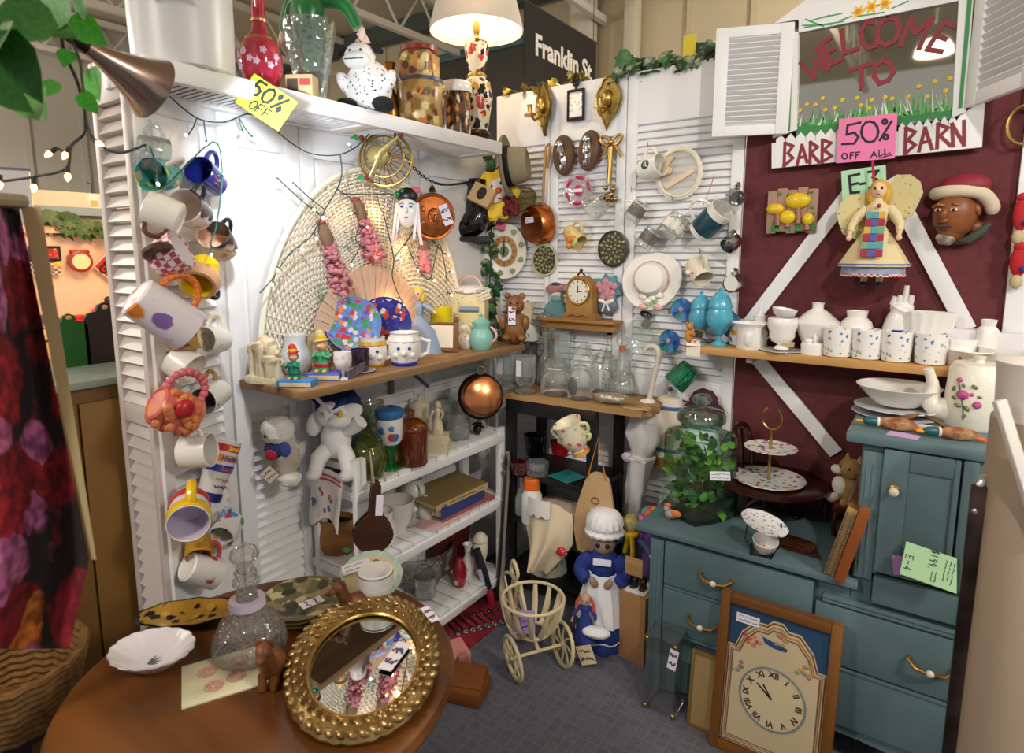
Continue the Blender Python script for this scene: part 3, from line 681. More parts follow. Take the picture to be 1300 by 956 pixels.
part('ribbon',m,C('c9b878',.35,.5),t,'gold ribbon')
for x,y in ((-30,-18),(-14,30),(30,12)):
    part('berry',MB().ball(k*3.4,at=(k*x,k*y,k*22),n=8),C('8a2430',.4),t)
    part('leaf',MB().prism([(0,0),(k*5,k*4),(k*14,k*2),(k*8,-k*4)],k*.6,k*22,M4((k*x,k*y,0),zr(2.6 if x < 0 else .3))),C('1e8a3a',.4),t,'shiny green leaf')
# chain
pts = spline([W('l',492,148,.16),W('l',520,207,.12),W('l',560,234,.09),W('b',612,226,.1),W('b',640,206,.1)],14)
t = T('hanging_chain','dark metal chain swagged from the high shelf to the hat','chain',pts[0])
lk = MB().tube([(.0075*cos(i*pi/6),.005*sin(i*pi/6),0) for i in range(12)],.0016,5,True).mesh('chain_link',C('3a3a40',.35,.9))
L = 0
for i,(a,b) in enumerate(zip(pts,pts[1:])):
    d = b-a; u = d.normalized(); n = max(1,round(d.length/.0115))
    for j in range(n):
        L += 1; w = u.orthogonal().normalized() if L % 2 else u.cross(u.orthogonal().normalized())
        obj('chain_link',lk,t,a+d*(j+.5)/n-pts[0],Matrix((u,w,u.cross(w))).transposed())
# porcelain mask
c = W('l',517,268,.12); k = mpp(c); t = T('porcelain_mask','white porcelain face mask with black turban and white ribbons','mask',c,VB)
part('face',MB().ball(k*13,k*9,k*21,(0,0,0),20,Matrix.Rotation(pi/2,3,'X').inverted()).ball(k*2.6,k*5,k*4,(0,-k*1,k*9.5),8),C('f4efec',.2),t)
part('turban',MB().ball(k*14,k*11,k*8,(0,k*19,0),16),C('1c1820',.35),t,'black turban')
for s in (-1,1):
    part('eye',MB().ball(k*2.4,k*1.6,k*1.2,(s*k*5.5,k*4,k*8.6),8),C('3a4a8a',.2),t); part('brow',MB().tube([(s*k*3,k*7.5,k*8.8),(s*k*6,k*8.6,k*8.2),(s*k*9,k*7,k*6.5)],k*.5,5),ENB,t)
part('lips',MB().ball(k*3,k*1.3,k*1,(0,-k*9.5,k*8.6),8),C('d88a90',.3),t)
part('turban_jewels',MB().ball(k*4,at=(-k*11,k*20,k*6),n=10).ball(k*3,at=(-k*5,k*24,k*8),n=10),C('1d7a3a',.2),t,'green jewels'); part('feather',MB().ball(k*6,k*5,k*2,(k*11,k*26,k*2),10),C('d8606a',.6),t)
for x0,x1,L in ((-13,-20,62),(-10,-15,48),(12,8,55),(13,18,66)):
    part('ribbon',MB().tube([(k*x0,k*10,0),(k*(x0+x1)/2,-k*L*.4,k*3),(k*x1,-k*L*.65,-k*1)],[k*3,k*3.4,k*3],6,flat=.3),C('f6f0f2',.5,sheen=.4),t)
# copper mould
def rdisc(name,lb,cat,px,py,face,rpx,mat,prof,ry=None,off=.02,turn=0,tip=0,grp=None,roll=0):
    c = W(face,px,py,off); k = mpp(c); t = T(name,lb,cat,c,fb(face,roll,tip,turn),grp)
    part('body',MB().lathe([(r*rpx*k,z*rpx*k) for r,z in prof],36),mat,t); return t,k
t,k = rdisc('copper_mould','round copper face mould with a white tag on the left wall','mould',549,275,'l',29,C('c87a48',.38,1,.3,60,'a05c30',25),[(0,0),(1,0),(1.02,.05),(.98,.14),(.9,.12),(.84,.2),(.4,.3),(0,.32)],off=.07,turn=-.6)
m = MB().ball(k*9,k*11,k*6,(0,0,k*8),14).ball(k*2.2,k*4,k*4,(0,-k*1,k*14),8)
for s in (-1,1): m.ball(k*3,k*2,k*2,(s*k*4,k*4,k*12.5),8).ball(k*4,k*6,k*3,(s*k*13,k*8,k*6),8).ball(k*5,k*3,k*3,(s*k*14,-k*8,k*6),8)
part('relief',m,C('d08a58',.35,1),t); part('hanger',MB().lathe([(0,0),(k*5,0),(k*3,k*6),(0,k*10)],10,(0,k*30,k*2),Matrix.Rotation(-pi/2,3,'X')),C('6a4a2a',.4,1),t)
ticket(t,k*12,k*26,(k*15,k*2,k*10),zr(.35),seed=4)
t = None
c = W('b',574,268,.11); k = mpp(c)
one('silver_shaker','small silver shaker hanging beside the black boot','shaker',MB().lathe(P(k*10,k*38,(0,0),(.75,0),(.8,.4),(1,.5),(1,.9),(.5,1),(0,1)),18),STEEL,c-V((0,0,k*10)),orient('b',(-.35,-.8,.2),(1,0,0)) @ Matrix.Rotation(pi,3,'X'))
# black boot
c = W('b',602,288,.17); k = mpp(c); BOOT = C('0c0c10',.12,0,.15,30,coat=.6)
t = T('black_boot','glossy black ankle boot hanging in the corner of the booth','boot',c,VB)
m = MB(); m.tube(spline([(k*4,k*58,0),(k*3,k*30,0),(k*3,k*10,k*1),(-k*10,-k*0,k*2),(-k*28,-k*5,k*3),(-k*38,-k*8,k*3)],5),[k*15]*6+[k*17]*5+[k*17]*4+[k*15]*4+[k*13]*3+[k*11,k*10,k*8,k*5],14)
part('upper',m,BOOT,t)
part('sole',MB().prism([(-k*46,-k*20),(-k*44,-k*13),(-k*10,-k*15),(k*20,-k*14),(k*21,-k*20),(k*4,-k*21),(-k*2,-k*18),(-k*14,-k*20)],k*26,-k*12),C('1a1a1c',.6),t)
for i in range(5): part('lace',MB().tube([(-k*12+i*k*3,k*6+i*k*8,k*12),(k*0+i*k*1,k*12+i*k*8,k*17),(k*10,k*9+i*k*8,k*11)],k*1.1,5),C('26262c',.5),t)
# jester doll
c = W('b',629,248,.12); k = mpp(c); t = T('jester_plaque','white faced clown plaque with yellow ruff and maroon curls behind a tan card','plaque',c,VB)
part('ruff',MB().lathe([(0,-k*2),(k*27,-k*2),(k*30,0),(k*27,k*3),(0,k*4)],40,wob=lambda a,z: 1+.08*sin(a*10),sx=1.0,sy=1.05),C('eec81e',.5),t,'yellow ruff')
part('face',MB().ball(k*13,k*17,k*9,(k*2,k*4,k*8),18,zr(-.5)),C('f3eee8',.3),t,'white face')
part('nose',MB().ball(k*4,at=(k*4,k*2,k*17),n=10),C('e8642a',.3),t,'orange nose')
for x,y in ((-4,7),(7,11)): part('eye',MB().ball(k*1.8,k*3,k*1,(k*x,k*y,k*15),8),ENB,t)
part('mouth',MB().tube([(k*1,-k*6,k*14),(k*6,-k*8,k*14.5),(k*11,-k*5,k*12)],k*.8,6),C('b03030',.4),t)
m = MB(); rnd = random.Random(5)
for i in range(26): m.ball(k*rnd.uniform(3,5),at=(k*(18+rnd.uniform(-7,9)),k*(-12+rnd.uniform(-12,10)),k*rnd.uniform(2,8)),n=7,fur=.2)
part('curls',m,C('6a1c24',.8),t,'maroon curls',kind='stuff')
d = part('card',MB().box(k*30,k*24,k*10,(0,0,0),k*.8),C('caa878',.7),t,'tan box card with a dark oval print',(-k*16,-k*4,k*16),Euler((0,-.25,-.5)).to_matrix())
part('print',MB().lathe([(0,0),(k*6,0),(0,k*.2)],20,(0,k*1,k*5.1),sy=1.4),C('2a2420',.8),d,'dark oval print')

# ------------------------------------------------------------------ column of mugs on the folded out panel
G = 'mugs hung on the left panel'
def R3(*v): return V(v)
hmug('clear glass cup at the top of the mug column',193,196,'p',.05,(.5,-.2,.8),(-.3,1,0),.06,.042,glass('f2f6f8',.05,.3,60,.15),grp=G)
hmug('teal flowered mug with a pink checked base',203,222,'p',.06,(-1,-.15,.3),(0,.6,1),.075,.038,spots('58b8b4',['2f8a88','c8d86a','1a4a5a','e8c8b0','3aa0a0'],45,.5,.3),hm=C('e8d8d0',.4),grp=G)
hmug('navy blue mug with gold rings and a white label',263,226,'p',.05,(-.95,.35,.25),(.35,.95,.1),.088,.037,C('16206a',.2,coat=.5,h2='1c2a7a'),hr=.006,grp=G)
t = bpy.data.objects[-1] if False else None
hmug('plain white mug seen from below its base near the top',208,272,'p',.075,(-.5,.35,-.75),(-.7,-.7,.1),.075,.043,CW1,hm=C('5a3420',.4),grp=G)
hmug('black and pale pink mug with white base beside the plain white mug',243,268,'p',.055,(-.9,.25,.35),(.2,1,.3),.085,.042,spots('f0dcd4',['1c1418','1c1418','f0dcd4','e8c0b8'],14,.6,.25),hm=ENB,grp=G)
hmug('black and peach moulded mug wound with fairy lights',278,308,'p',.055,(-.8,.5,.3),(.3,1,.2),.08,.04,spots('dfb496',['15151a','15151a','e8c2a4'],13,.6,.3),hm=ENB,grp=G)
t = hmug('white cup with red gingham band and brown handle',214,325,'p',.09,(.35,.45,.82),(-.9,.2,.3),.07,.047,check('f2ecec','c8506a',75),hm=C('4a2c20',.35),inner=C('f0eaf0',.3),hr=.012,taper=.8,grp=G)
t = hmug('yellow and tan sculpted mug with a black ring handle',256,349,'p',.06,(-.75,-.55,.35),(.75,-.6,0),.085,.04,C('e8c818',.3),hm=ENB,hr=.006,grp=G)
part('tan_band',MB().lathe([(.0405,.045),(.047,.055),(.049,.07),(.043,.088),(.036,.089)],24),C('dba880',.35),t,'tan moulded half'); part('handle',MB().tube([(-.052-.02*cos(i*pi/6),.0,.05+.02*sin(i*pi/6)) for i in range(12)],.005,8,True),ENB,t)
t = hmug('large white mug with orange and purple blotches and a striped orange handle',207,398,'p',.10,(.62,-.6,.35),(.6,.62,.25),.135,.052,spots('ece6f0',['ece6f0','e08a34','8a6ab0','ece6f0','d8823a','ece6f0'],20,.42,.25),hm=check('e8822a','d06a20',110),inner=C('e6dcae',.4),hr=.008,grp=G)
hmug('cream mug with a maroon check band tucked under the large blotched mug',233,424,'p',.06,(.55,.1,.8),(.1,1,0),.07,.04,spots('d8b860',['8a3038','c89030','8a3038'],60,.5,.3),inner=C('e4d8a8',.4),grp=G)
hmug('white mug with small coloured flowers and a cream handle on top',270,432,'p',.05,(-.97,.12,.15),(.1,1,.1),.085,.036,spots('ece8e0',['4a5a9a','5a9a6a','d88a5a','ece8e0','ece8e0'],90,.28,.3),hm=CRM,grp=G)
hmug('plain white bowl shaped cup behind the orange and pink mug',233,462,'p',.045,(.1,-.5,.8),(0,1,0),.06,.045,CW1,grp=G)
t = hmug('sculpted orange and pink mug with a braided pink handle and red patch',222,520,'p',.075,(.75,-.5,.3),(.3,.9,.2),.1,.045,C('d9823c',.35,0,.6,22,'d0606a',28),hr=.001,hs=0,grp=G)
m = MB()
for i in range(11):
    a = pi*(-.05+1.1*i/10); m.ball(.0115,.0105,.0095,(.05+.045*sin(a),0,.05+.045*cos(a)),10)
part('braided_handle',m,C('d8707c',.35),t,'braided pink handle'); m = MB(); rnd = random.Random(9)
for i in range(44):
    a = rnd.uniform(.5,5.8); m.ball(.013,.010,.012,(.045*cos(a),.045*sin(a),rnd.uniform(.012,.09)),8,fur=.15)
part('moulded_bumps',m,C('dd8a40',.35,0,.3,40,'c8606a',45),t,kind='stuff'); part('red_patch',MB().ball(.024,.014,.022,(.012,.05,.045),12),C('b41c28',.3),t,'red oval patch')
hmug('white mug with a gold handle and dark crest',269,503,'p',.05,(-.98,-.1,.2),(-.1,1,.05),.088,.037,spots('e9e6e2',['e9e6e2','e9e6e2','55506a','e9e6e2'],34,.25,.25),hm=GOLD,inner=C('77747a',.5),grp=G)
hmug('plain white mug with its mouth turned outwards below the orange mug',249,573,'p',.075,(.3,.1,.95),(-.2,1,0),.075,.042,CW1,inner=C('d8d4d0',.4),grp=G)
# tall printed cup
c = W('p',276,597,.05); R = orient('p',(.42,.9,.12),(0,.1,-1)); h = .165
t = mug('tall white cup with red orange and blue bands reading Small Medium Large',c-R@V((0,0,h/2)),R,h,.037,C('d4d2d2',.35),hs=0,taper=.78,grp=G,name='printed_cup',cat='cup')
for z,col,s,ink in ((.145,'c01c26','Small','f0d040'),(.118,'e89422','Medium','4a5aa0'),(.091,'1c3a98','Large','c84a5a')):
    b = part('band',MB().lathe([(.0373,z-.009),(.0376,z-.009),(.0378,z+.009),(.0373,z+.009)],28),C(col,.35),t,'coloured band reading '+s)
    part('lettering',bent(text(s,.017,.0008,.0006),.0381,z,pi-.2),C(ink,.4),b,'lettering '+s)
for s,z,ink in ((5,.062,'c07080'),(8,.044,'2a3470')): part('lettering',bent(scribble(.05,.016,1,.003,s),.0353,z,pi-.2),C(ink,.4),t,'blurred script lettering')
part('foot_band',MB().lathe([(.0292,.004),(.0325,.004),(.034,.024),(.031,.026)],28),C('16286a',.35),t,'dark blue foot')
t = hmug('yellow white and red mug with a fat yellow ring handle',240,652,'p',.085,(-.72,-.12,.62),(.1,1,.1),.10,.048,C('eaeaee',.25),hm=C('f0c414',.25),inner=C('cfc6da',.4),hr=.012,hs=.8,grp=G)
part('yellow_band',MB().lathe([(.0485,.062),(.0495,.066),(.0495,.094),(.048,.098)],28,wob=lambda a,z: 1+.02*abs(sin(a*8))),C('f0c414',.3),t,'yellow scalloped band'); part('red_foot',MB().lathe([(.038,.0),(.0465,.002),(.0485,.02),(.046,.03)],28),C('d0303a',.3),t,'red foot')
hmug('white mug with blue green and yellow colour blocks low in the column',288,672,'p',.045,(-.95,-.15,.3),(0,1,.1),.085,.036,spots('e0dfe0',['4a9ad0','58a050','d8b83a','c8404a','4a9ad0','e0dfe0'],26,.4,.3),grp=G)
t = hmug('square white mug with a curly pink handle at the foot of the column',256,724,'p',.05,(.7,-.55,.3),(.6,.75,.1),.09,.04,spots('e6e2e0',['e6e2e0','c8404a','e6e2e0'],22,.3,.3),hm=C('c8506a',.35),hr=.006,grp=G)
hmug('mustard yellow cup half hidden at the foot of the mug column',252,694,'p',.04,(-.6,-.5,.5),(0,1,0),.06,.032,C('b88a28',.4),grp=G)

# ------------------------------------------------------------------ small-object builders
def L(name,label,cat,p,w,h,prof,mat,n=28,wob=None,rot=None,grp=None,sx=1,sy=1):
    return one(name,label,cat,MB().lathe(P(w,h,*prof),n,wob=wob,sx=sx,sy=sy),mat,p,rot,grp)
VASE = ((0,0),(.55,0),(.6,.02),(.9,.25),(1,.42),(.8,.65),(.45,.8),(.5,.92),(.68,1),(.62,1),(.4,.86),(0,.3))
BOWL = ((0,0),(.5,0),(.5,.06),(.85,.4),(1,1),(.95,1),(.78,.4),(.4,.12),(0,.1))
TUMB = ((0,0),(.82,0),(.85,.02),(1,1),(.93,1),(.78,.06),(0,.05))
JUG = ((0,0),(.7,0),(.75,.03),(1,.3),(.95,.55),(.65,.78),(.75,1),(.7,1),(.6,.8),(0,.3))
PLATE = ((0,0),(.55,0),(.6,.03),(1,.14),(.995,.17),(.6,.07),(0,.05))
DECAN = ((0,0),(.9,0),(1,.04),(.98,.2),(.7,.42),(.28,.56),(.24,.62),(.24,.82),(.34,.86),(.3,.87),(.19,.82),(.2,.58),(.6,.4),(.9,.2),(.88,.06),(0,.05))
GOBL = ((0,0),(.75,0),(.78,.03),(.2,.1),(.14,.2),(.22,.32),(.8,.45),(1,.65),(.95,1),(.9,1),(.92,.65),(.7,.48),(0,.4))
SPOTF = lambda base='f2efe8': spots(base,['4a7ac0','5a90d0','6aa0d8','88a080'],75,.25,.3)
def pot(name,label,cat,p,w,h,prof,mat,handle=None,lid=None,spout=None,rot=None,grp=None,hm=None,lm=None):
    t = T(name,label,cat,p,rot,grp); part('body',MB().lathe(P(w,h,*prof),26),mat,t)
    if handle: part('handle',MB().tube([(w*.85+w*handle*sin(pi*i/8),0,h*(.25+.6*(1-i/8))) for i in range(9)],w*.1,8),hm or mat,t)
    if lid: part('lid',MB().lathe(P(w,h,(0,.99),(lid,.99),(lid,1.03),(lid*.6,1.12),(lid*.2,1.15),(lid*.16,1.2),(lid*.3,1.26),(.0,1.32)),24),lm or mat,t)
    if spout: part('spout',MB().tube([(-w*.8,0,h*.3),(-w*1.25,0,h*.45),(-w*1.4,0,h*.8),(-w*1.65,0,h*1.0)],[w*.28,w*.2,w*.14,w*.12],10),mat,t)
    return t
def figure(t,h,dress,skin,hair,w=.2,arms=((-.28,-.12,.5),(.28,-.12,.5)),hat=None,wob=None,legs=None,bust=True,eyes=True,hs=1.0):
    """a small doll or china figure facing -y: skirt, bodice, head, hair, arms"""
    z0 = .0 if not legs else .18
    part('dress',MB().lathe([(0,h*z0),(h*w,h*z0),(h*w*.97,h*(z0+.03)),(h*w*.72,h*.34),(h*.075,h*.56),(h*.1,h*.68),(h*.095,h*.74),(h*.045,h*.79),(h*.035,h*.82),(0,h*.82)],26,sy=.85,wob=wob),dress,t)
    if legs:
        for s in (-1,1): part('leg',MB().tube([(s*h*.06,0,h*.22),(s*h*.065,-.002,h*.05),(s*h*.065,-h*.05,h*.02)],[h*.035,h*.03,h*.024],10),legs,t)
    hd = part('head',MB().ball(h*.085*hs,h*.09*hs,h*.105*hs,(0,-h*.005,h*.89),18).ball(h*.014,h*.02,h*.018,(0,-h*.095*hs,h*.885),8),skin,t)
    if eyes:
        m = MB()
        for s in (-1,1): m.ball(h*.013,h*.008,h*.015,(s*h*.034*hs,-h*.085*hs,h*.905),8)
        part('eyes',m,ENB,hd,kind='stuff'); part('lips',MB().ball(h*.018,h*.008,h*.008,(0,-h*.083*hs,h*.85),8),C('b8484a',.4),hd)
    if hair: part('hair',MB().ball(h*.098*hs,h*.098*hs,h*.1*hs,(0,h*.02,h*.915),16,fur=.04).ball(h*.05,h*.05,h*.09,(-h*.07*hs,h*.02,h*.84),10,fur=.1).ball(h*.05,h*.05,h*.09,(h*.07*hs,h*.02,h*.84),10,fur=.1),hair,t)
    for i,(ax,ay,az) in enumerate(arms):
        s = -1 if i == 0 else 1; a = V((s*h*.095,0,h*.73)); b = V((ax*h,ay*h,az*h)); e = (a+b)/2+V((s*h*.05,h*.03,-h*.03))
        part('sleeve',MB().tube([a,(a+e)/2+V((s*h*.01,0,0)),e,e+(b-e)*.6],[h*.04,h*.048,h*.04,h*.03],10),dress,t)
        part('hand',MB().tube([e+(b-e)*.5,b],[h*.022,h*.018],8).ball(h*.026,h*.018,h*.028,b+(b-e).normalized()*h*.02,8),skin,t)
    if hat: hat(t,h)
    return t
def HZ(px,py,z,mn=.06):
    p = H(px,py,z)
    if p.x < mn: p = on(px,py,(mn,0,0),(1,0,0)); p.z = z
    return p,mpp(p)
FACE = zr(.45)                                                 # standing things turned towards the aisle
SCUL = C('e6d8bc',.6,0,.5,70,'cdb994',30)

# ------------------------------------------------------------------ figurines on the wooden shelf
p,k = HZ(337,484,ZL); t = T('castle_figurine','cream sculpted castle figurine at the left end of the wooden shelf','figurine',p,zr(.3))
part('base',MB().lathe(P(k*27,k*8,(0,0),(1,0),(1,.6),(.9,1),(0,1)),14,sy=.7),SCUL,t)
m = MB(); rnd = random.Random(2)
for i in range(7): x = k*rnd.uniform(-17,15); m.lathe(P(k*rnd.uniform(6,10),k*rnd.uniform(34,66),(0,0),(1,0),(.9,.7),(1.1,.8),(1.05,.95),(.6,1),(0,1.02)),12,(x,k*rnd.uniform(-5,6),0),wob=lambda a,z: 1+.12*sin(a*3+z*240))
part('towers',m,SCUL,t,kind='stuff')
p,k = HZ(354,486,ZL); t = T('cherub_figurine','small cream cherub figurine in front of the castle figurine','figurine',p,FACE); figure(t,k*42,SCUL,SCUL,SCUL,.2,((-.12,-.2,.66),(.2,-.14,.6)),eyes=False)
p,k = HZ(376,466,ZL); pot('china_jug','white china jug behind the elf with the feathered hat','jug',p,k*19,k*50,JUG,C('e4e6ea',.25),.5,rot=zr(2.2))
p,k = HZ(398,462,ZL); pot('brown_jug','cream and brown stoneware jug between the two elves','jug',p,k*17,k*46,JUG,C('d8c49c',.4,h2='7a5a3a',nsc=14),.45,rot=zr(-.6))
def elf(label,bx,by,col,bk,hat,belt,h0):
    p,k = HZ(bx,by,ZL); t = T('elf_figurine',label,'figurine',p,zr(.55),'elf figurines sitting on books')
    b = part('book',MB().box(k*44,k*26,k*9,(0,0,k*4.5),k*.8),C(bk,.4),t,'painted book base'); part('pages',MB().box(k*40,k*.8,k*5,(k*2,-k*13,k*4.5)),C('d8c8a0',.7),b)
    r = T('elf',None,None,(-k*4,0,k*9)); r.parent = t
    h = k*h0; part('body',MB().lathe(P(h*.2,h*.55,(0,0),(.9,0),(1,.3),(.8,.75),(.4,1),(0,1)),16,sy=.8),C(col,.4),r)
    part('belt',MB().lathe(P(h*.21,h*.09,(.95,0),(1.03,.5),(.95,1)),16,(0,0,h*.14),sy=.82),C(belt,.4),r)
    hd = part('head',MB().ball(h*.14,h*.13,h*.14,(0,-h*.02,h*.68),14).ball(h*.035,h*.05,h*.035,(0,-h*.15,h*.67),8),C('e8b48c',.45),r)
    part('hair',MB().ball(h*.15,h*.12,h*.15,(0,h*.05,h*.7),14,fur=.08),C('8a7060' if h0 < 44 else 'd8c088',.7),r)
    part('hat',MB().lathe(P(h*.19,h*.3,(0,0),(1,0),(1,.12),(.65,.2),(.6,.8),(.2,1),(0,1)),16,(0,0,h*.78),Euler((-.1,-.2,0)).to_matrix()),C(hat,.4),r)
    part('hat_band',MB().lathe(P(h*.13,h*.08,(.95,0),(1.02,.5),(.95,1)),16,(0,0,h*.85)),C('f0c020',.4),r)
    for s in (-1,1):
        part('arm',MB().tube([(s*h*.15,0,h*.5),(s*h*.2,-h*.1,h*.38),(s*h*.04,-h*.2,h*.46)],[h*.05,h*.05,h*.035],8),C(col,.4),r); part('foot',MB().ball(h*.06,h*.1,h*.05,(s*h*.1,-h*.14,h*.04),10),C('e8b060',.5),r)
elf('grinning elf in a green coat and red yellow hat on a light blue book',378,490,'1e8a6a','3a88c8','c82a30','1a6a5a',42)
elf('grinning elf in green shirt and red trousers on a violet blue book',414,481,'4aa870','5a68c8','d8c890','c81e30',50)
p,k = HZ(436,482,ZL); L('egg_cup','white footed china cup with faint flowers at the front of the wooden shelf','cup',p,k*11.5,k*36,GOBL,spots('ece6e2',['d8c8d0','c8d0c0'],60,.3,.3))
p,k = HZ(458,472,ZL); L('purple_tumbler','small purple glass tumbler on the wooden shelf','tumbler',p+V((0,0,.006)),k*12,k*27,TUMB,glass('8a5a8a',.05,0,90,.12))
L('purple_saucer','white edged saucer under the purple tumbler','saucer',p,k*19,k*16,PLATE,C('c8b8c8',.2))
def leanplate(label,px,py,rpx,base,cols,scl,z=ZL,off=.1,tip=-.25,sx=1.0):
    c = on(px,py,(off,0,0),(1,0,0)); k = mpp(c); t = T('picture_plate',label,'plate',c,fb('l',0,tip,-.75),'picture plates standing on the wooden shelf')
    part('plate',MB().lathe(P(k*rpx,k*rpx,*PLATE),44),C(base,.2,coat=.5),t); part('picture',MB().lathe(P(k*rpx,k*rpx,(0,.058),(.6,.078),(.93,.155),(.93,.15)),44),spots(base,cols,scl,.55,.2,edge=.05),t,'printed scene in many colours')
    return t
leanplate('colourful picture plate standing at the left of the pair',449,412,35,'6a88c8',['6a9ad8','48a050','e8d8e0','7a50b0','e8903a','d83a3a'],62)
leanplate('dark blue picture plate standing at the right of the pair',488,411,34,'2c2c84',['2c2c84','3a3aa0','d84028','c05a28','2a8a5a','e8d8d0'],56,off=.12)
def toby(label,px,py,w,h,hair,collar):
    p,k = HZ(px,py,ZL); t = T('face_mug',label,'mug',p,zr(.75),'white face mugs on the wooden shelf')
    part('body',MB().lathe(P(k*w/2,k*h,(0,0),(.7,0),(.75,.1),(1,.35),(.98,.7),(.85,.95),(.9,1),(.82,1),(.78,.9),(0,.5)),26),CW1,t)
    part('collar',MB().lathe(P(k*w/2,k*h*.18,(0,0),(.72,0),(.8,.5),(.72,1)),24),C(collar,.3),t); part('hair',MB().lathe(P(k*w/2,k*h*.2,(.9,0),(1.02,.4),(.95,1)),24,(0,0,k*h*.68),wob=lambda a,z: 1+.04*sin(a*11)),C(hair,.35),t)
    part('nose',MB().ball(k*4,k*5,k*4,(0,-k*w*.5,k*h*.42),10),CW1,t); part('cheek',MB().ball(k*5,k*3,k*4,(-k*9,-k*w*.4,k*h*.36),8),CW1,t); part('cheek',MB().ball(k*5,k*3,k*4,(k*9,-k*w*.4,k*h*.36),8),CW1,t)
    for s in (-1,1): part('eye',MB().ball(k*2.2,k*1.4,k*2.2,(s*k*6.5,-k*w*.46,k*h*.56),8),C('28489a',.2),t)
    part('handle',MB().tube([(k*w*.45,0,k*h*.8),(k*w*.75,0,k*h*.7),(k*w*.7,0,k*h*.35),(k*w*.45,0,k*h*.25)],k*2.6,8),CW1,t)
toby('white face mug with golden hair and gold foot',474,465,36,38,'d8a83a','d8a020'); toby('white baby face mug with a blue collar',514,463,42,42,'f0ece6','2038a8')
p,k = HZ(556,447,ZL); t = T('easel_frame','small wooden easel frame holding a cream card','frame',p,zr(.45) @ Euler((-.12,0,0)).to_matrix())
for x in (-23,23): part('post',MB().box(k*6,k*5,k*40,(k*x,0,k*20),k).ball(k*4,k*4,k*4,(k*x,0,k*41),10),wood('8a5a34','6a4024',30,2),t)
part('rail',MB().box(k*42,k*5,k*5,(0,0,k*3),k),wood('8a5a34','6a4024',30,0),t); part('rail',MB().tube([(-k*22,0,k*36),(k*22,0,k*36)],k*2,8),wood('8a5a34','6a4024',30,0),t)
part('card',MB().box(k*40,k*1.2,k*28,(0,-k*2,k*20)),C('efe8d4',.7),t,'cream card')
p,k = HZ(531,430,ZL); t = T('lady_figurine','blonde lady figurine in a grey blue ball gown','figurine',p,zr(.5))
figure(t,k*80,C('8ea4c4',.45,0,.2,60),SKIN,C('e8cc38',.5),.46,((-.3,-.08,.5),(.3,-.1,.62)),wob=lambda a,z: 1+.06*sin(a*7))
p,k = HZ(561,410,ZL); L('yellow_tumbler','bright yellow ribbed plastic tumbler behind the easel frame','tumbler',p,k*13.5,k*50,TUMB,C('f0dc10',.35),wob=lambda a,z: 1+.02*sin(a*24))
p,k = HZ(552,418,ZL); L('small_white_cup','tiny white cup beside the yellow tumbler','cup',p,k*6,k*16,TUMB,CW1)
p,k = HZ(597,418,ZL); t = T('cookie_jar','cream cottage cookie jar with fluffy white trim and pink hoop handle','jar',p,zr(.5))
part('body',MB().box(k*44,k*34,k*62,(0,0,k*31),k*5),spots('efe0b0',['e8a850','c8d0a0','e8d8a0','8ab0b8'],60,.25,.4),t); part('fur_trim',MB().ball(k*25,k*20,k*7,(0,0,k*64),22,fur=.2),C('f4f0ee',.95),t)
part('hoop_handle',MB().tube([(k*15*cos(i*pi/10),0,k*66+k*16*sin(i*pi/10)) for i in range(11)],k*2,8),C('e8c0b8',.5),t); part('blue_latch',MB().tube([(-k*10,-k*18,k*42),(k*14,-k*18,k*42)],k*3.4,10),C('8898b0',.4),t)
part('arch_panel',MB().lathe(P(k*14,k*1.2,(0,0),(1,0),(1,1),(0,1)),24,(k*2,-k*17,k*20),Matrix.Rotation(pi/2,3,'X'),sy=1.25),C('f6e6a8',.4),t,'pale yellow arched door')
ticket(t,k*17,k*10,(k*20,-k*18,k*58),Euler((pi/2,0,0)).to_matrix() @ zr(.4),'ece0c0',8)
p,k = HZ(592,442,ZL); pot('jam_pot','small white jam pot with yellow fruit and a label','pot',p,k*12,k*26,JUG,spots('efe8e0',['e8b020','e8c040','efe8e0'],70,.35,.3),lid=.7)
p,k = HZ(611,443,ZL); pot('teal_teapot','pale teal teapot with a pink spout ring and brown knob','teapot',p,k*16,k*34,JUG,C('8cc4b8',.35),.5,.7,True,zr(.2),hm=C('e8b0b0',.4))
p,k = HZ(634,458,ZL-.02); t = T('bear_figurine','brown glass eyed bear figurine with a long white tag','figurine',V((.262,-.232,ZL)),zr(.5)); BRN = C('9a6a3c',.5,0,.4,80,'6e4826',40); k = mpp(t.location)
part('body',MB().ball(k*15,k*13,k*22,(0,0,k*21),18),BRN,t); part('head',MB().ball(k*12,k*11,k*12,(0,-k*2,k*50),16).ball(k*6,k*6,k*5,(0,-k*12,k*47),10),BRN,t)
for s in (-1,1): part('ear',MB().ball(k*4.5,k*2.5,k*4.5,(s*k*9,0,k*61),8),BRN,t); part('paw',MB().ball(k*6,k*8,k*5,(s*k*10,-k*12,k*10),10),BRN,t); part('arm',MB().ball(k*5,k*6,k*10,(s*k*14,-k*6,k*28),10),BRN,t); part('eye',MB().ball(k*1.4,at=(s*k*4,-k*12,k*53),n=6),ENB,t)
ticket(t,k*9,k*22,(-k*2,-k*17,k*38),Matrix.Rotation(pi/2,3,'X'),seed=6)
c = W('b',672,398,.02); k = mpp(c)
t = T('wall_pocket','cream jug shaped wall pocket with purple and green brush strokes','wall pocket',c-V((0,.03,k*16))); part('body',MB().lathe(P(k*14,k*32,(0,0),(.55,0),(.62,.3),(.8,.8),(1.1,1),(1,1),(.7,.8),(0,.5)),20),spots('efe2c4',['efe2c4','7a68a8','58a878','d86a70'],28,.3,.4,st=(1,1,.4)),t)
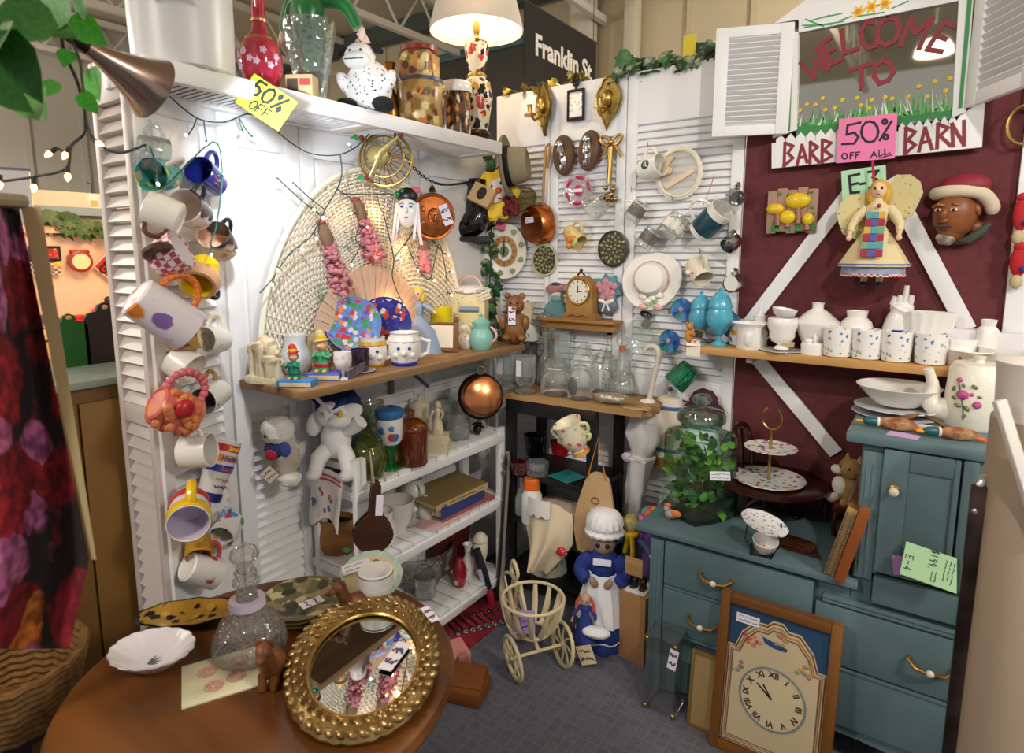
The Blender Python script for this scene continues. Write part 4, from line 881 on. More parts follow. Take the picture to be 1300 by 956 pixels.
c = W('b',670,422,.03); one('green_tile','white box with green brush marks under the jug wall pocket','box',MB().box(k*26,k*18,k*20,(0,0,0),k),spots('eaf0e4',['6ab890','eaf0e4','90c8a8'],40,.4,.5),c)
c = W('b',655,400,.05); t = T('bird_card','small wooden bird box with a plain card behind the bear','ornament',c,zr(.3)); part('box',MB().box(k*16,k*14,k*30,(0,0,-k*6),k),wood('a88a60','7a6040',40,2),t); part('bird',MB().ball(k*5,k*7,k*6,(0,-k*6,k*14),12).ball(k*3.6,at=(0,-k*10,k*20),n=10),C('6a7078',.7),t); part('card',MB().box(k*12,k,k*12,(k*8,-k*8,k*6)),C('dcc8a0',.7),t)

# ------------------------------------------------------------------ white shelf unit, top shelf
U = lambda px,py,dz=0: HZ(px,py,ZU)
PL = C('f1f0f4',.95,0,.5,220,sheen=.5)
k = mpp((UX,UY0,.8)); t = T('graduate_plush','white plush puppy wearing a navy mortarboard sitting on the shelf post','plush toy',V((.125,UY0+.02,.785)),zr(.55)); part('perch_rail',MB().box(UX-.03,.03,.022,(UX/2,UY0+.02,.755),.003),WHITE,un)
part('body',MB().ball(k*20,k*16,k*27,(0,-k*2,k*22),24,fur=.03),PL,t); part('head',MB().ball(k*24,k*20,k*18,(0,-k*6,k*56),24,fur=.03).ball(k*15,k*14,k*10,(k*12,-k*20,k*52),18),PL,t)
for s in (-1,1):
    part('leg',MB().tube([(s*k*10,-k*6,k*10),(s*k*19,-k*16,k*0),(s*k*22,-k*22,-k*14)],[k*11,k*11,k*9],14),PL,t); part('foot',MB().ball(k*10,k*13,k*8,(s*k*22,-k*27,-k*18),14),C('e6e2e4',.95),t)
    part('ear',MB().ball(k*11,k*7,k*18,(s*k*(25 if s < 0 else 22),-k*8,k*(44 if s < 0 else 60)),14,Euler((0,s*-.35 if s < 0 else 1.2,0)).to_matrix()),PL,t); part('eye',MB().ball(k*2,k*1,k*1.2,(s*k*8,-k*25,k*62),8),C('5a5a8a',.3),t)
part('arm',MB().tube([(k*16,-k*6,k*34),(k*28,-k*12,k*40),(k*38,-k*14,k*50)],[k*8,k*8,k*10],12),PL,t)
part('mortarboard',MB().box(k*52,k*46,k*2.5,(-k*2,k*6,k*76),0,Euler((.5,-.3,.7)).to_matrix()).lathe(P(k*20,k*16,(1,0),(1,1),(0,1)),20,(-k*1,k*2,k*60),Euler((.5,-.3,0)).to_matrix()),C('1c3474',.8),t,'navy mortarboard'); part('tassel',MB().ball(k*3,k*4,k*8,(k*16,-k*27,k*60),8),C('e8b818',.7),t,'yellow tassel')
c = W('l',359,570,.09); k = mpp(c); GRY = C('dcd6cc',.98,0,.9,160,'a89c8c',9); t = T('fluffy_dog','fluffy white plush dog in a blue jacket hanging left of the shelf unit','plush toy',c,zr(.6))
part('head',MB().ball(k*19,k*17,k*20,(-k*4,-k*4,k*26),28,fur=.1),C('ebe9e2',.98,0,.9,160),t); part('body',MB().ball(k*17,k*15,k*30,(k*2,0,-k*10),26,fur=.1),GRY,t); part('foot',MB().ball(k*15,k*13,k*10,(k*8,-k*4,-k*38),20,fur=.12),C('e6e2da',.98),t)
part('jacket',MB().ball(k*17,k*14,k*15,(-k*4,-k*5,k*2),20),C('1f2e5e',.8),t,'navy jacket'); part('badge',MB().ball(k*8,k*2,k*7,(-k*8,-k*18,-k*2),12),C('b02034',.6),t,'red badge'); part('scarf',MB().ball(k*8,k*4,k*10,(k*8,-k*14,k*4),10),C('4058a8',.8),t); part('nose',MB().ball(k*2.2,at=(-k*14,-k*18,k*22),n=8),ENB,t)
part('hanging_string',MB().tube([(0,0,k*40),(-k*2,k*12,k*60)],k*.8,5),C('d8d0c0',.8),t); ticket(t,k*17,k*17,(-k*12,-k*16,-k*28),Matrix.Rotation(pi/2,3,'X') @ zr(.75),'ead9bc',3,label='cream diamond price tag')
t = T('tea_towel','white tea towel with red stripes and embroidery over the end of the shelf unit','towel',V((.13,UY0-.02,.74)))
TWL = MB().grid(lambda u,v: (-.075+.15*u,-.004-.012*sin(pi*u*2.3)*v-.02*v,.0+.012*sin(pi*u)-.165*v-.012*sin(u*9)*v),20,16)
part('cloth',TWL,C('efeae6',.9),t)
for z in (-.012,-.026): part('red_stripe',MB().grid(lambda u,v: (-.07+.14*u,-.0065-.012*sin(pi*u*2.3)*.12-.004,z+.01*sin(pi*u)-.006*v),12,2),C('c04858',.8),t)
m = MB(); rnd = random.Random(4)
for i in range(12): m.ball(.007,.0015,.009,(rnd.uniform(-.06,.06),-.03-.012*rnd.random(),rnd.uniform(-.12,-.04)),7)
part('embroidery',m,spots('6a9a78',['5a9a70','c05a68','d8a050','5a6aa0'],40,.7,.7),t,'embroidered motifs',kind='stuff')
p,k = U(440,592); L('blue_glass_vase','tapering smoky blue glass vase behind the plush puppy','vase',p,k*22,k*85,TUMB,glass('c4d4de',.06,.3,40,.06))
p,k = U(472,584); L('tall_cut_vase','tall clear cut glass vase with a flared rim on the shelf unit','vase',p,k*18,k*76,((0,0),(.7,0),(.6,.2),(.65,.6),(1,1),(.92,1),(.55,.6),(.5,.1),(0,.08)),glass('e4e8e0',.05,.7,70,.1),32,lambda a,z: 1+.05*sin(a*12))
p,k = U(470,606); pot('green_glass_jar','round olive green glass jar at the front of the shelf unit','jar',p,k*23,k*48,((0,0),(.6,0),(.7,.04),(1,.45),(.95,.7),(.7,.9),(.75,1),(.68,1),(.6,.88),(.85,.6),(.6,.1),(0,.08)),glass('c0cc58',.05,.2,30,.08),lid=.72)
p,k = U(496,594); t = T('label_goblet','blue lidded goblet with white label and bright green stem','goblet',p)
part('stem',MB().lathe(P(k*15,k*34,(0,0),(1,0),(1,.08),(.4,.2),(.35,.45),(.7,.75),(.8,1),(0,1)),22),glass('58d070',.05,0,90,.1),t,'green glass stem'); part('body',MB().lathe(P(k*17,k*34,(.75,0),(1,.2),(1,.9),(.9,1),(0,1)),24,(0,0,k*33)),spots('ece8e4',['ece8e4','3a7ac8','48a058','ece8e4','c84838'],28,.42,.3),t); part('lid',MB().lathe(P(k*18,k*13,(.9,0),(1,.3),(.95,.8),(.7,1),(0,1)),24,(0,0,k*66)),C('3a78b8',.2,coat=.4),t)
p,k = U(524,588); AMB = glass('dc9448',.05,.25,50,.08); t = T('amber_candy_jar','amber carnival glass candy jar with a domed lid','jar',p)
part('body',MB().lathe(P(k*20,k*46,(0,0),(.9,0),(.95,.04),(.93,.5),(1,.95),(.94,.97),(.86,.5),(.85,.08),(0,.06)),32,wob=lambda a,z: 1+.03*abs(sin(a*8))),AMB,t); part('lid',MB().lathe(P(k*20,k*26,(1,0),(1.02,.08),(.9,.25),(.5,.5),(.15,.58),(.12,.66),(.2,.75),(.2,.92),(0,1)),32,(0,0,k*45)),AMB,t)
p,k = U(556,572); t = T('cherub_on_books','cream cherub figurine seated on a stack of moulded books','figurine',p,zr(.5)); part('moulded_books',MB().box(k*30,k*24,k*14,(0,0,k*7),k).box(k*27,k*22,k*9,(k*1,0,k*18),k,zr(.2)),C('d8c8a8',.5,0,.3,60),t)
r = T('cherub',None,None,(0,0,k*22)); r.parent = t; figure(r,k*42,SCUL,SCUL,SCUL,.2,((-.15,-.2,.5),(.18,-.18,.56)),eyes=False)
p,k = U(533,556); pot('cream_urn','cream relief urn behind the amber candy jar','urn',p,k*17,k*48,JUG,C('e2d4bc',.5,0,.3,60),lid=.7)
CG = glass('fcfefd',.04,.35,60,.04); CGB = glass('fcfefd',.03,.7,80,.07)
for i,(px,py,w,h,pr,lb) in enumerate(((582,556,17,34,TUMB,'iridescent clear glass bowl nearest the copper pan'),(584,548,15,56,TUMB,'tall clear tumbler behind the iridescent bowl'),(562,546,16,40,BOWL,'clear glass bowl behind the seated cherub'),
    (601,536,15,30,BOWL,'small clear bowl at the right end of the top slatted shelf'),(545,530,14,44,TUMB,'clear tumbler beside the cream urn'),(566,530,16,40,GOBL,'clear goblet at the back of the slatted shelf'))):
    p,k = U(px,py); L('clear_glass',lb,'glass',p,k*w,k*h,pr,CGB if i == 0 else CG,28,(lambda a,z: 1+.03*sin(a*14)) if i % 2 == 0 else None)
c = on(612,503,(.26,0,0),(1,0,0)); k = mpp(c); t = T('copper_pan','round copper pan with a dark rim hanging at the corner of the shelf unit','pan',c,VB @ Matrix.Rotation(.25,3,'Y') @ Matrix.Rotation(-.1,3,'X'))
part('bottom',MB().lathe(P(k*25,k*25,(0,.25),(.85,.25),(1,.16),(1.08,-.2)),40),C('d08858',.2,1,.12,12),t); part('rim',MB().lathe(P(k*30,k*30,(.86,-.15),(.96,-.2),(1,-.26),(.92,-.3),(.8,-.28)),40),C('3a3034',.35,.8),t,'dark tinned rim'); part('hanging_ring',MB().tube([(k*5*cos(i*pi/6),k*33+k*5*sin(i*pi/6),-k*6) for i in range(12)],k*1,6,True),C('5a4a3a',.4,1),t)
p,k = U(606,552); one('black_ornament','little black ornament under the copper pan','ornament',MB().ball(k*6,k*5,k*7,(0,0,k*7),10).ball(k*3,k*3,k*3,(k*5,0,k*15),8).tube([(-k*8,0,k*12),(0,0,k*16),(k*10,0,k*11)],k*1.5,6),ENB,p)

# ------------------------------------------------------------------ white shelf unit, middle shelf
Mi = lambda px,py: HZ(px,py,ZM)
p,k = Mi(418,684); t = T('leather_pouch','tan and brown leather pouch basket at the left end of the middle shelf','basket',p+V((0,.03,0)),zr(.5)); LEA = C('b07840',.6,0,.3,40,'8a5626',14)
part('pouch',MB().lathe(P(k*27,k*46,(0,0),(.7,0),(.95,.2),(1,.5),(.85,.8),(.95,1),(.88,1),(.75,.8),(0,.3)),24,sy=.7),LEA,t); part('dark_opening',MB().lathe(P(k*21,1,(0,0),(1,0)),20,(0,0,k*40),sy=.7),C('2a140c',.8),t); part('wooden_tag',MB().box(k*20,k*3,k*12,(-k*16,-k*14,k*52),k,Euler((0,-.6,.3)).to_matrix()),wood('a88a68','80603c',40),t); part('green_leaf',MB().prism([(0,0),(k*6,k*3),(k*12,0),(k*6,-k*4)],k,0,M4((k*14,-k*18,k*12),Euler((1.3,0,0)).to_matrix())),C('4a9a68',.6),t)
c = on(474,662,(.30,0,0),(1,0,0)); k = mpp(c); t = T('fireplace_bellows','dark brown fireplace bellows hanging on the front post of the shelf unit','bellows',c,VB @ zr(-.06) @ Matrix.Rotation(.3,3,'Y'))
o = [(-k*6,k*48),(-k*7,k*12)]+[(-k*10-k*15*sin(pi*i/8)**.8,k*8-k*44*i/8) for i in range(1,8)]+[(-k*4,-k*40),(k*4,-k*40)]+[(k*10+k*15*sin(pi*i/8)**.8,-k*36+k*44*i/8) for i in range(1,8)]+[(k*7,k*12),(k*6,k*48),(k*2,k*52),(-k*2,k*52)]
part('board',MB().prism(o,k*4,k*8),wood('4a2616','2e150c',12,0,.3),t); part('board',MB().prism(o,k*4,-k*8),wood('4a2616','2e150c',12,0,.3),t); part('leather_fold',MB().prism([(x*.96,y*.96-k*2) for x,y in o if y < k*10],k*12,-k*4),C('12181a',.35),t,'black leather fold')
for i in range(4): part('brass_tack',MB().ball(k*1.6,at=(-k*(15+8*sin(pi*(i+1)/5)),k*(2-i*8),k*3),n=8),GOLD,t)
part('hanging_cord',MB().tube([(-k*4,k*46,k*4),(-k*10,k*90,k*6),(-k*2,k*48,k*10)],k*.9,6),C('a89878',.8),t); part('price_tag',MB().box(k*9,k*26,k*.6,(k*5,k*24,k*13)),C('e2dcea',.8),t,'white price tag')
for i,(px,py,w,h,pr,hd,lb) in enumerate(((488,690,17,44,JUG,.5,'white china jug with orange flowers on the middle shelf'),(505,672,22,40,BOWL,0,'white mixing bowl behind the orange flowered jug'),(526,654,15,22,JUG,.6,'white coffee cup at the bottom of the stacked pair'),(541,658,12,24,JUG,.6,'white sugar bowl with a pointed lid on the middle shelf'))):
    p,k = Mi(px,py); pot('china_piece',lb,'china',p,k*w,k*h,pr,spots('e6e2dc',['e6e2dc','e89040','e6e2dc'],26,.3,.3) if i == 0 else C('dedad4',.3),hd,.7 if i == 3 else None,rot=zr(-.3),grp='china on the middle shelf')
p,k = Mi(526,654); pot('china_piece','white coffee cup balanced on top of the stacked pair','china',p+V((0,0,k*22.5)),k*15,k*26,JUG,C('dedad4',.3),.6,rot=zr(-.3),grp='china on the middle shelf')
p,k = Mi(522,668); t = T('glass_paperweight','round clear glass paperweight with a green bird','paperweight',p); part('dome',MB().ball(k*13,k*13,k*9,(0,0,k*9),18),CGB,t); part('green_swirl',MB().tube(spline([(-k*12,-k*3,k*4),(-k*10,-k*5,k*14),(-k*3,-k*6,k*18),(k*2,-k*6,k*26)],4),k*2,8),glass('58c838',.05,0,90,.3),t)
def book(label,p,L_,W_,H_,rz,col,spine,title=None,tilt=0,ink='3a3024'):
    t = T('book',label,'book',p,zr(rz) @ Matrix.Rotation(tilt,3,'Y'),'books lying on the middle shelf')
    part('cover',MB().box(W_,L_,H_*.12,(0,0,H_*.06)).box(W_,L_,H_*.12,(0,0,H_*.94)).box(.002,L_,H_,(W_/2,0,H_/2)),C(col,.5),t); part('pages',MB().box(W_*.96,L_*.97,H_*.76,(-.001,0,H_/2)),C('d9c8a0',.8),t); s = part('spine',MB().box(.001,L_*.999,H_,(W_/2+.0016,0,H_/2)),C(spine,.5),t)
    if title: part('title',scribble(L_*.95,H_*.7,1,H_*.14,3),C(ink,.6),s,'dark spine lettering too small to read',(W_/2+.0026,0,H_/2),Matrix(((0,0,1),(1,0,0),(0,1,0))))
p = H(572,640,ZM); bl = book('pinkish red book at the bottom of the pile',V((.135,-.47,ZM)),.30,.17,.017,-.05,'b06a70','a85a60')
book('thick blue book in the middle of the pile',V((.13,-.50,ZM+.0175)),.25,.165,.046,-.02,'3a4a80','34447c',None); part('spine_picture',MB().box(.001,.16,.026,(0,0,0)),spots('5a6078',['8a7a78','4a5468','c08038','7a8088'],55,.5,.5),bpy.data.objects['book.001'],'worn picture along the spine',(.0850,.02,.023)); book('tan worn book with a dark title on top of the pile',V((.13,-.505,ZM+.064)),.29,.17,.022,-.05,'8a744a','c8b07a','title',.06)
one('folded_cloth','folded dusty pink cloth along the front of the middle shelf','cloth',MB().box(.09,.33,.006,(0,0,.003),.002),C('d8b0ae',.9),V((.185,-.53,ZM-.0005)) + V((0.0,0,.0006)))
book('small dark book leaning behind the pile',V((.07,-.36,ZM+.001)),.12,.1,.03,.4,'3a3028','2e2620')

# ------------------------------------------------------------------ white shelf unit, bottom shelf
Bo = lambda px,py: HZ(px,py,ZB)
p,k = Bo(535,735); one('glass_salad_bowl','big oval clear glass bowl on the bottom slatted shelf','bowl',MB().lathe(P(k*46,k*52,*BOWL),40,wob=lambda a,z: 1+.02*sin(a*18),sy=.75),glass('cfd2c8',.05,.6,60,.16),p+V((-.03,.03,0)),zr(1.2))
p,k = Bo(540,757); L('small_glass','small pressed glass tumbler at the front of the bottom shelf','tumbler',p,k*15,k*28,TUMB,CGB)
p,k = Bo(584,744); t = T('red_glass_vase','small ruby red bud shaped glass bottle on the bottom shelf','bottle',p); part('body',MB().lathe(P(k*9,k*38,(0,0),(.6,0),(.7,.06),(1,.4),(.95,.65),(.5,.92),(.4,1),(0,1)),20),C('8a1020',.1,coat=.7,h2='a81c30'),t); part('label',MB().box(k*6,k*.5,k*6,(0,-k*8,k*8)),C('d8c8c8',.7),t)
p,k = Bo(594,728); L('bud_vase','white bud vase with small coloured flowers and a crinkled rim','vase',p,k*9,k*40,((0,0),(.8,0),(1,.25),(.9,.45),(.4,.65),(.45,.85),(.7,1),(.6,1),(0,.7)),spots('ebe4e2',['e8a0b0','e8b878','ebe4e2'],60,.3,.3))
p,k = Bo(610,724); t = T('pepper_mill','cream wooden pepper mill with a pointed cap','pepper mill',p); part('body',MB().lathe(P(k*10,k*38,(0,0),(.85,0),(.8,.15),(.6,.3),(.9,.6),(1,.9),(.8,1),(0,1)),20),CRM,t); part('cap',MB().lathe(P(k*10,k*14,(.7,0),(1,.15),(.95,.5),(.5,.85),(0,1)),20,(0,0,k*38)),CRM,t); part('flower',MB().ball(k*4,k*1,k*6,(k*2,-k*9,k*22),8),C('d8963a',.5),t)
one('leaning_board','dark red board leaning at the back of the bottom shelf','frame',MB().box(.012,.22,.2,(0,0,.1),.002),C('5a1c20',.5),V((.05,-.4,ZB+.001)),Euler((0,.1,0)).to_matrix())

# ------------------------------------------------------------------ back wall
RBk = basis(OUT['b'])
def BW(name,label,cat,px,py,off=.008,roll=0,tip=0,turn=0,grp=None):
    c = W('b',px,py,off); return T(name,label,cat,c,fb('b',roll,tip,turn),grp),mpp(c)
LATB = C('b39a5c',.36,1,.4,70,'8c7440',30)
for px,py,rl,tn,lb in ((692,137,.12,-.5,'brass wall sconce to the left of the iron framed tile'),(773,129,-.05,0,'brass wall sconce to the right of the iron framed tile')):
    t,k = BW('wall_sconce',lb,'sconce',px,py,.012,rl,0,tn,'brass sconces')
    o = [(0,-36),(5,-24),(14,-14),(19,2),(16,14),(11,20),(8,28),(0,33)]; o = [(k*x,k*y) for x,y in o+[(-x,y) for x,y in o[-2:0:-1]]]
    part('backplate',MB().prism(o,k*3),LATB,t); part('boss',MB().ball(k*7,k*11,k*7,(0,k*3,k*4),14),GOLD,t)
    part('raised_edge',MB().tube([(x*.9,y*.92,k*3.5) for x,y in o],k*1.5,6,True),LATB,t); part('arm',MB().tube([(0,-k*10,k*5),(0,-k*17,k*16),(0,-k*10,k*22)],k*1.8,8),GOLD,t)
    part('candle_cup',MB().lathe(P(k*8,k*14,(0,0),(1,.1),(.95,.2),(.35,.25),(.4,.9),(.5,1),(.3,1),(0,.4)),16,(0,-k*13,k*22),Matrix.Rotation(-pi/2,3,'X')),GOLD,t)
t,k = BW('iron_trivet','black iron easel frame holding a small floral tile','trivet',732,134)
IRON = C('18181c',.5,.5)
for x,y,w,h in ((-11,0,3,38),(11,0,3,38),(0,18,24,3),(0,-17,24,4)): part('bar',MB().box(k*w,k*h,k*3,(k*x,k*y,k*2),k*.6),IRON,t)
part('tile',MB().box(k*19,k*28,k*2,(0,0,k*1.5),k*.5),spots('f2f0ea',['f2f0ea','f2f0ea','78a878','d89098','7898c8'],110,.35,.2),t,'white floral tile')
part('finial',MB().tube([(0,k*19,k*2),(0,k*34,k*2)],k*1.8,6).tube([(k*4*cos(i*pi/5),k*27+k*4*sin(i*pi/5),k*2) for i in range(10)],k*1.3,6,True).ball(k*2.5,at=(0,k*35,k*2),n=8),IRON,t)
for px,py,rl,lb in ((717,199,.08,'brown oval plaque with a silver plumed head on the left of the pair'),(749,193,-.12,'brown oval plaque with a silver mask on the right of the pair')):
    t,k = BW('mask_plaque',lb,'plaque',px,py,.006,rl,0,0,'silver relief plaques')
    part('plaque',MB().lathe(P(k*15.5,k*6,(0,0),(1,0),(1,.6),(.9,1),(0,1)),30,sy=1.62,wob=lambda a,z: 1+.06*sin(a)),C('6a4a34',.5,0,.1,60,'543826',20),t)
    m = MB().ball(k*7,k*18,k*6,(-k*1,0,k*6),16,zr(.15)).ball(k*3,k*5,k*5,(k*2,0,k*10),8).ball(k*6,k*6,k*4,(-k*3,k*14,k*8),10).ball(k*4,k*4,k*3,(-k*2,-k*14,k*8),8)
    part('silver_relief',m,C('c4c6ca',.18,1,.5,90),t,'silver relief head'); part('eye',MB().ball(k*1.4,k*1,k*1,(-k*3,k*3,k*11.6),6),IRON,t); part('eye',MB().ball(k*1.4,k*1,k*1,(k*3,k*3,k*11.3),6),IRON,t)
t,k = BW('brass_key','large decorative brass key with an ornate cluster at the bottom','key',777,210,.01)
part('shaft',MB().tube([(0,k*22,k*4),(-k*2,-k*24,k*4)],k*3.5,10),GOLD,t)
m = MB()
for s in (-1,1): m.tube([(k*(s*8+7*cos(i*pi/6)),k*(30+6*sin(i*pi/6+s*.5)),k*4) for i in range(12)],k*2,6,True); m.tube([(s*k*4,k*26,k*4),(s*k*10,k*16,k*3),(s*k*14,k*9,k*3)],[k*2,k*2.4,k*1.2],6)
part('bow',m.ball(k*4,at=(0,k*28,k*5),n=10),GOLD,t); m = MB(); rnd = random.Random(8)
for i in range(11): m.ball(k*rnd.uniform(3,5),at=(k*rnd.uniform(-12,10),k*(-36+rnd.uniform(-9,8)),k*rnd.uniform(2,7)),n=8)
part('ornate_bit',m,C('a8906a',.25,1),t,kind='stuff')
# fedora
t,k = BW('fedora_hat','olive tan fedora with a black band hanging in the corner','hat',640,212,.13,.1,-.12,1.95)
FELT = C('8c8068',.95,0,.15,120)
part('brim',MB().lathe(P(k*37,k*6,(0,0),(.9,0),(1,.6),(.99,1),(.6,.35),(0,.3)),40,sx=.95,sy=1.05,wob=lambda a,z: 1+.02*sin(2*a)),FELT,t)
part('crown',MB().lathe(P(k*25,k*32,(1,0),(.98,.3),(.9,.75),(.78,.97),(.6,1),(.35,.8),(0,.74)),36,sx=.92,wob=lambda a,z: 1-.06*max(0,sin(a))*z/(k*32)),FELT,t)
part('hat_band',MB().lathe(P(k*25.6,k*10,(1,.05),(1.005,.1),(.995,1),(.985,1)),36,(0,0,k*.5),sx=.92),C('1c1a1a',.7),t,'black hat band')
t,k = BW('wooden_loop','long thin tan rod with a loop hanging beside the fedora','rod',689,222,.03)
part('rod',MB().tube([(k*0,-k*38,0),(k*2,k*0,0),(k*5,k*34,0),(k*9,k*37,0),(k*11,k*33,0),(k*6,k*8,0)],k*1.8,8),wood('b88a50','946a38',40,1),t)
t,k = BW('amber_glass_dish','small glass dish with gold rim below the fedora','dish',664,258,.03,0,-.5,.4); part('dish',MB().lathe(P(k*19,k*8,*BOWL),26),glass('e2d8b8',.05,.3,60,.14),t); part('gold_rim',MB().tube([(k*18.6*cos(i*pi/14),k*18.6*sin(i*pi/14),k*8) for i in range(28)],k*.9,6,True),GOLD,t)
t,k = BW('pressed_glass_plate','clear pressed glass plate with magenta leaf border','plate',735,242,.012); part('plate',MB().lathe(P(k*21,k*20,*PLATE),36,wob=lambda a,z: 1+.02*sin(a*12)),glass('f0e8ec',.05,.6,70,.2,.25),t)
for a in (.3,1.4,2.5,3.6,4.7): part('magenta_leaf',MB().ball(k*7,k*2.4,k*1,(k*16*cos(a),k*16*sin(a),k*3),8,zr(a+1.6)),C('b02468',.35),t)
part('magenta_centre',MB().ball(k*6,k*7,k*1,(0,0,k*2),12),C('b02468',.35),t); part('tag',MB().box(k*13,k*4,k*.5,(0,0,k*3.2)),C('f0e8f0',.8),t)
t,k = BW('copper_saucepan','shiny copper saucepan hung bottom outwards with a white tag','pan',689,284,.01,0,.1,-.35)
part('pan',MB().lathe(P(k*25,k*18,(1.02,0),(1,0),(.97,.8),(.9,1),(0,1)),40),C('e08c54',.26,1,.1,14,'c87038',9),t); part('ear_handle',MB().tube([(-k*23,-k*6,k*4),(-k*33,-k*3,k*4),(-k*33,k*8,k*4),(-k*22,k*10,k*4)],k*2.2,8),COP,t); ticket(t,k*17,k*7,(-k*3,k*6,k*18.5),zr(.05),seed=12)
t = hmug('yellow mug moulded with orange fruit hanging by its handle',728,300,'b',.05,(.75,-.65,.2),(.3,.9,.2),.085,.036,C('e0d098',.35,h2='d8b070',nsc=20),taper=.75,name='fruit_mug'); m = MB()
for x,z in ((-.02,.07),(0,.06),(.015,.075)): m.ball(.016,.012,.015,(x,.033,z),10)
part('fruit',m,C('d8702c',.35,h2='e0a048',nsc=30),t,'orange moulded fruit',kind='stuff'); part('leaf',MB().ball(.022,.008,.012,(.01,.034,.09),8),C('b8c880',.4),t)
hmug('clear glass mug hanging under the magenta plate',757,264,'b',.05,(-.6,-.6,.3),(-.4,.8,.2),.08,.038,CG,name='glass_mug'); hook(757,242,'plain clear glass mug')
for px,py,r,lb in ((692,330,18.5,'smaller green bronze relief plate under the copper saucepan'),(779,316,21,'larger green bronze relief plate right of the fruit mug')):
    t,k = BW('relief_plate',lb,'plate',px,py,.006,0,0,0,'green bronze relief plates')
    part('rim',MB().lathe(P(k*r,k*r,(0,0),(.95,0),(1,.05),(1,.12),(.9,.14),(.88,.1)),40,sy=1.1),C('c8c294' if r < 20 else '2e2c20',.4),t)
    m = MB(); rnd = random.Random(px)
    for i in range(34): a = i*2.4; q = .82*sqrt((i+.5)/34)*r*k; m.ball(k*rnd.uniform(1.6,3.4),k*rnd.uniform(1,2.4),k*2.2,(q*cos(a),q*sin(a)*1.1,k*2),7,zr(a))
    part('relief',m,C('b4b28a',.35,.3,.3,90,'8a8862',60),t,kind='stuff'); part('ground',MB().lathe([(0,k*2),(k*r*.9,k*2)],36,sy=1.1),C('3e3c26',.5),t)
t,k = BW('plate_clock','ivy bordered china plate clock with a tan hour ring','clock',641,319,.03,0,0,.35)
part('plate',MB().lathe(P(k*29,k*26,*PLATE),44,sy=1.2),C('efeadf',.25),t); part('hour_ring',MB().lathe([(k*10,k*2.4),(k*10,k*3.2),(k*16.5,k*3.2),(k*16.5,k*2.4)],40,sy=1.18),C('b07a34',.4),t,'tan ring of hours')
for i in range(12): part('hour_mark',MB().box(k*.9,k*4.4,k*.4,(0,0,0)),C('4a2c14',.5),t,None,(k*13.2*sin(i*pi/6),k*15.4*cos(i*pi/6),k*3.5),zr(-i*pi/6))
for i in range(9):
    a = i*.7+.3; part('ivy_leaf',MB().prism([(0,-k*4),(k*4,-k*2),(k*3,k*2),(0,k*4.6),(-k*3,k*2),(-k*4,-k*2)],k*.3),C('8c9668',.5),t,None,(k*23.5*cos(a),k*28*sin(a),k*4),zr(a))
part('hand',MB().box(k*1.4,k*15,k*.6,(0,k*6,k*4.4)),IRON,t); part('hand',MB().box(k*1.6,k*10,k*.6,(-k*1,-k*4,k*4.6),0,zr(-.2)),IRON,t); part('centre_leaf',MB().ball(k*6,k*7,k*.8,(0,0,k*3),10),C('5a7a4a',.5),t)
part('pink_note',MB().box(k*14,k*11,k*1,(-k*4,k*32,k*6),0,Euler((-.5,0,-.2)).to_matrix()),C('e87088',.7),t,'pink paper note')
one('pale_card','pale blue card on the wall behind the plate clock','card',MB().box(k*34,k*60,.002),C('c2d0d8',.8),W('b',628,318,.0115),RBk)
# clock ledge
def wb(px,py,off): return W('b',px,py,off)
a,b = wb(686,405,.05),wb(785,408,.05); c = (a+b)/2; c.y = 0
GWD = wood('b08448','8e6430',20,0,.45); t = T('wall_ledge','golden brown wooden wall ledge under the arched clock','ledge',c); k = mpp(c); w = (b-a).length
part('top',MB().box(w,.085,.012,(0,-.046,0),.003),GWD,t); part('apron',MB().box(w*.94,.06,.032,(0,-.036,-.022),.003),GWD,t); part('moulding',MB().box(w*.98,.072,.008,(0,-.041,-.008),.002),GWD,t)
top = c.z+.006
p = wb(738,398,.045); p.z = top; k = mpp(p); t = T('mantel_clock','arched golden wooden clock with a white dial on the ledge','clock',p)
o = [(k*22*x,k*y) for x,y in ((-1.05,0),(1.05,0),(1.05,5),(.85,8),(.84,36))]+[(k*18.5*cos(pi*i/12),k*36+k*18.5*sin(pi*i/12)) for i in range(13)]+[(-k*18.5,k*8),(-k*23,k*5)]
part('case',MB().prism(o,k*16,-k*8,Matrix.Rotation(pi/2,4,'X')),GWD,t); part('dial',MB().lathe(P(k*14.5,k*2,(0,0),(1,0),(1,1),(0,1)),32,(0,-k*8,k*35),Matrix.Rotation(pi/2,3,'X'),sy=1.05),C('e6e4da',.3),t,'white dial')
part('bezel',MB().tube([(k*15*cos(i*pi/16),-k*9.6,k*35+k*15.6*sin(i*pi/16)) for i in range(32)],k*1.3,6,True),GOLD,t); part('hour_marks',MB().add([],[]).box(k*1,k*.6,k*9,(0,-k*10.4,k*38)).box(k*7,k*.6,k*1,(k*2,-k*10.4,k*35)),IRON,t,kind='stuff')
for i in range(12): part('hour_mark',MB().box(k*.8,k*.4,k*2.6),IRON,t,None,(k*11.8*sin(i*pi/6),-k*10.3,k*35+k*12*cos(i*pi/6)),Matrix.Rotation(i*pi/6,3,'Y'))
part('carving',MB().tube([(-k*14,-k*9,k*4),(-k*6,-k*10,k*7),(0,-k*10,k*4),(k*6,-k*10,k*7),(k*14,-k*9,k*4)],k*1.2,6),GWD,t); part('finial',MB().tube([(-k*5,-k*2,k*55),(0,-k*2,k*60),(k*5,-k*2,k*55)],k*1.4,6).ball(k*2.4,at=(0,-k*2,k*61),n=8),C('5a4a2a',.4,.8),t)
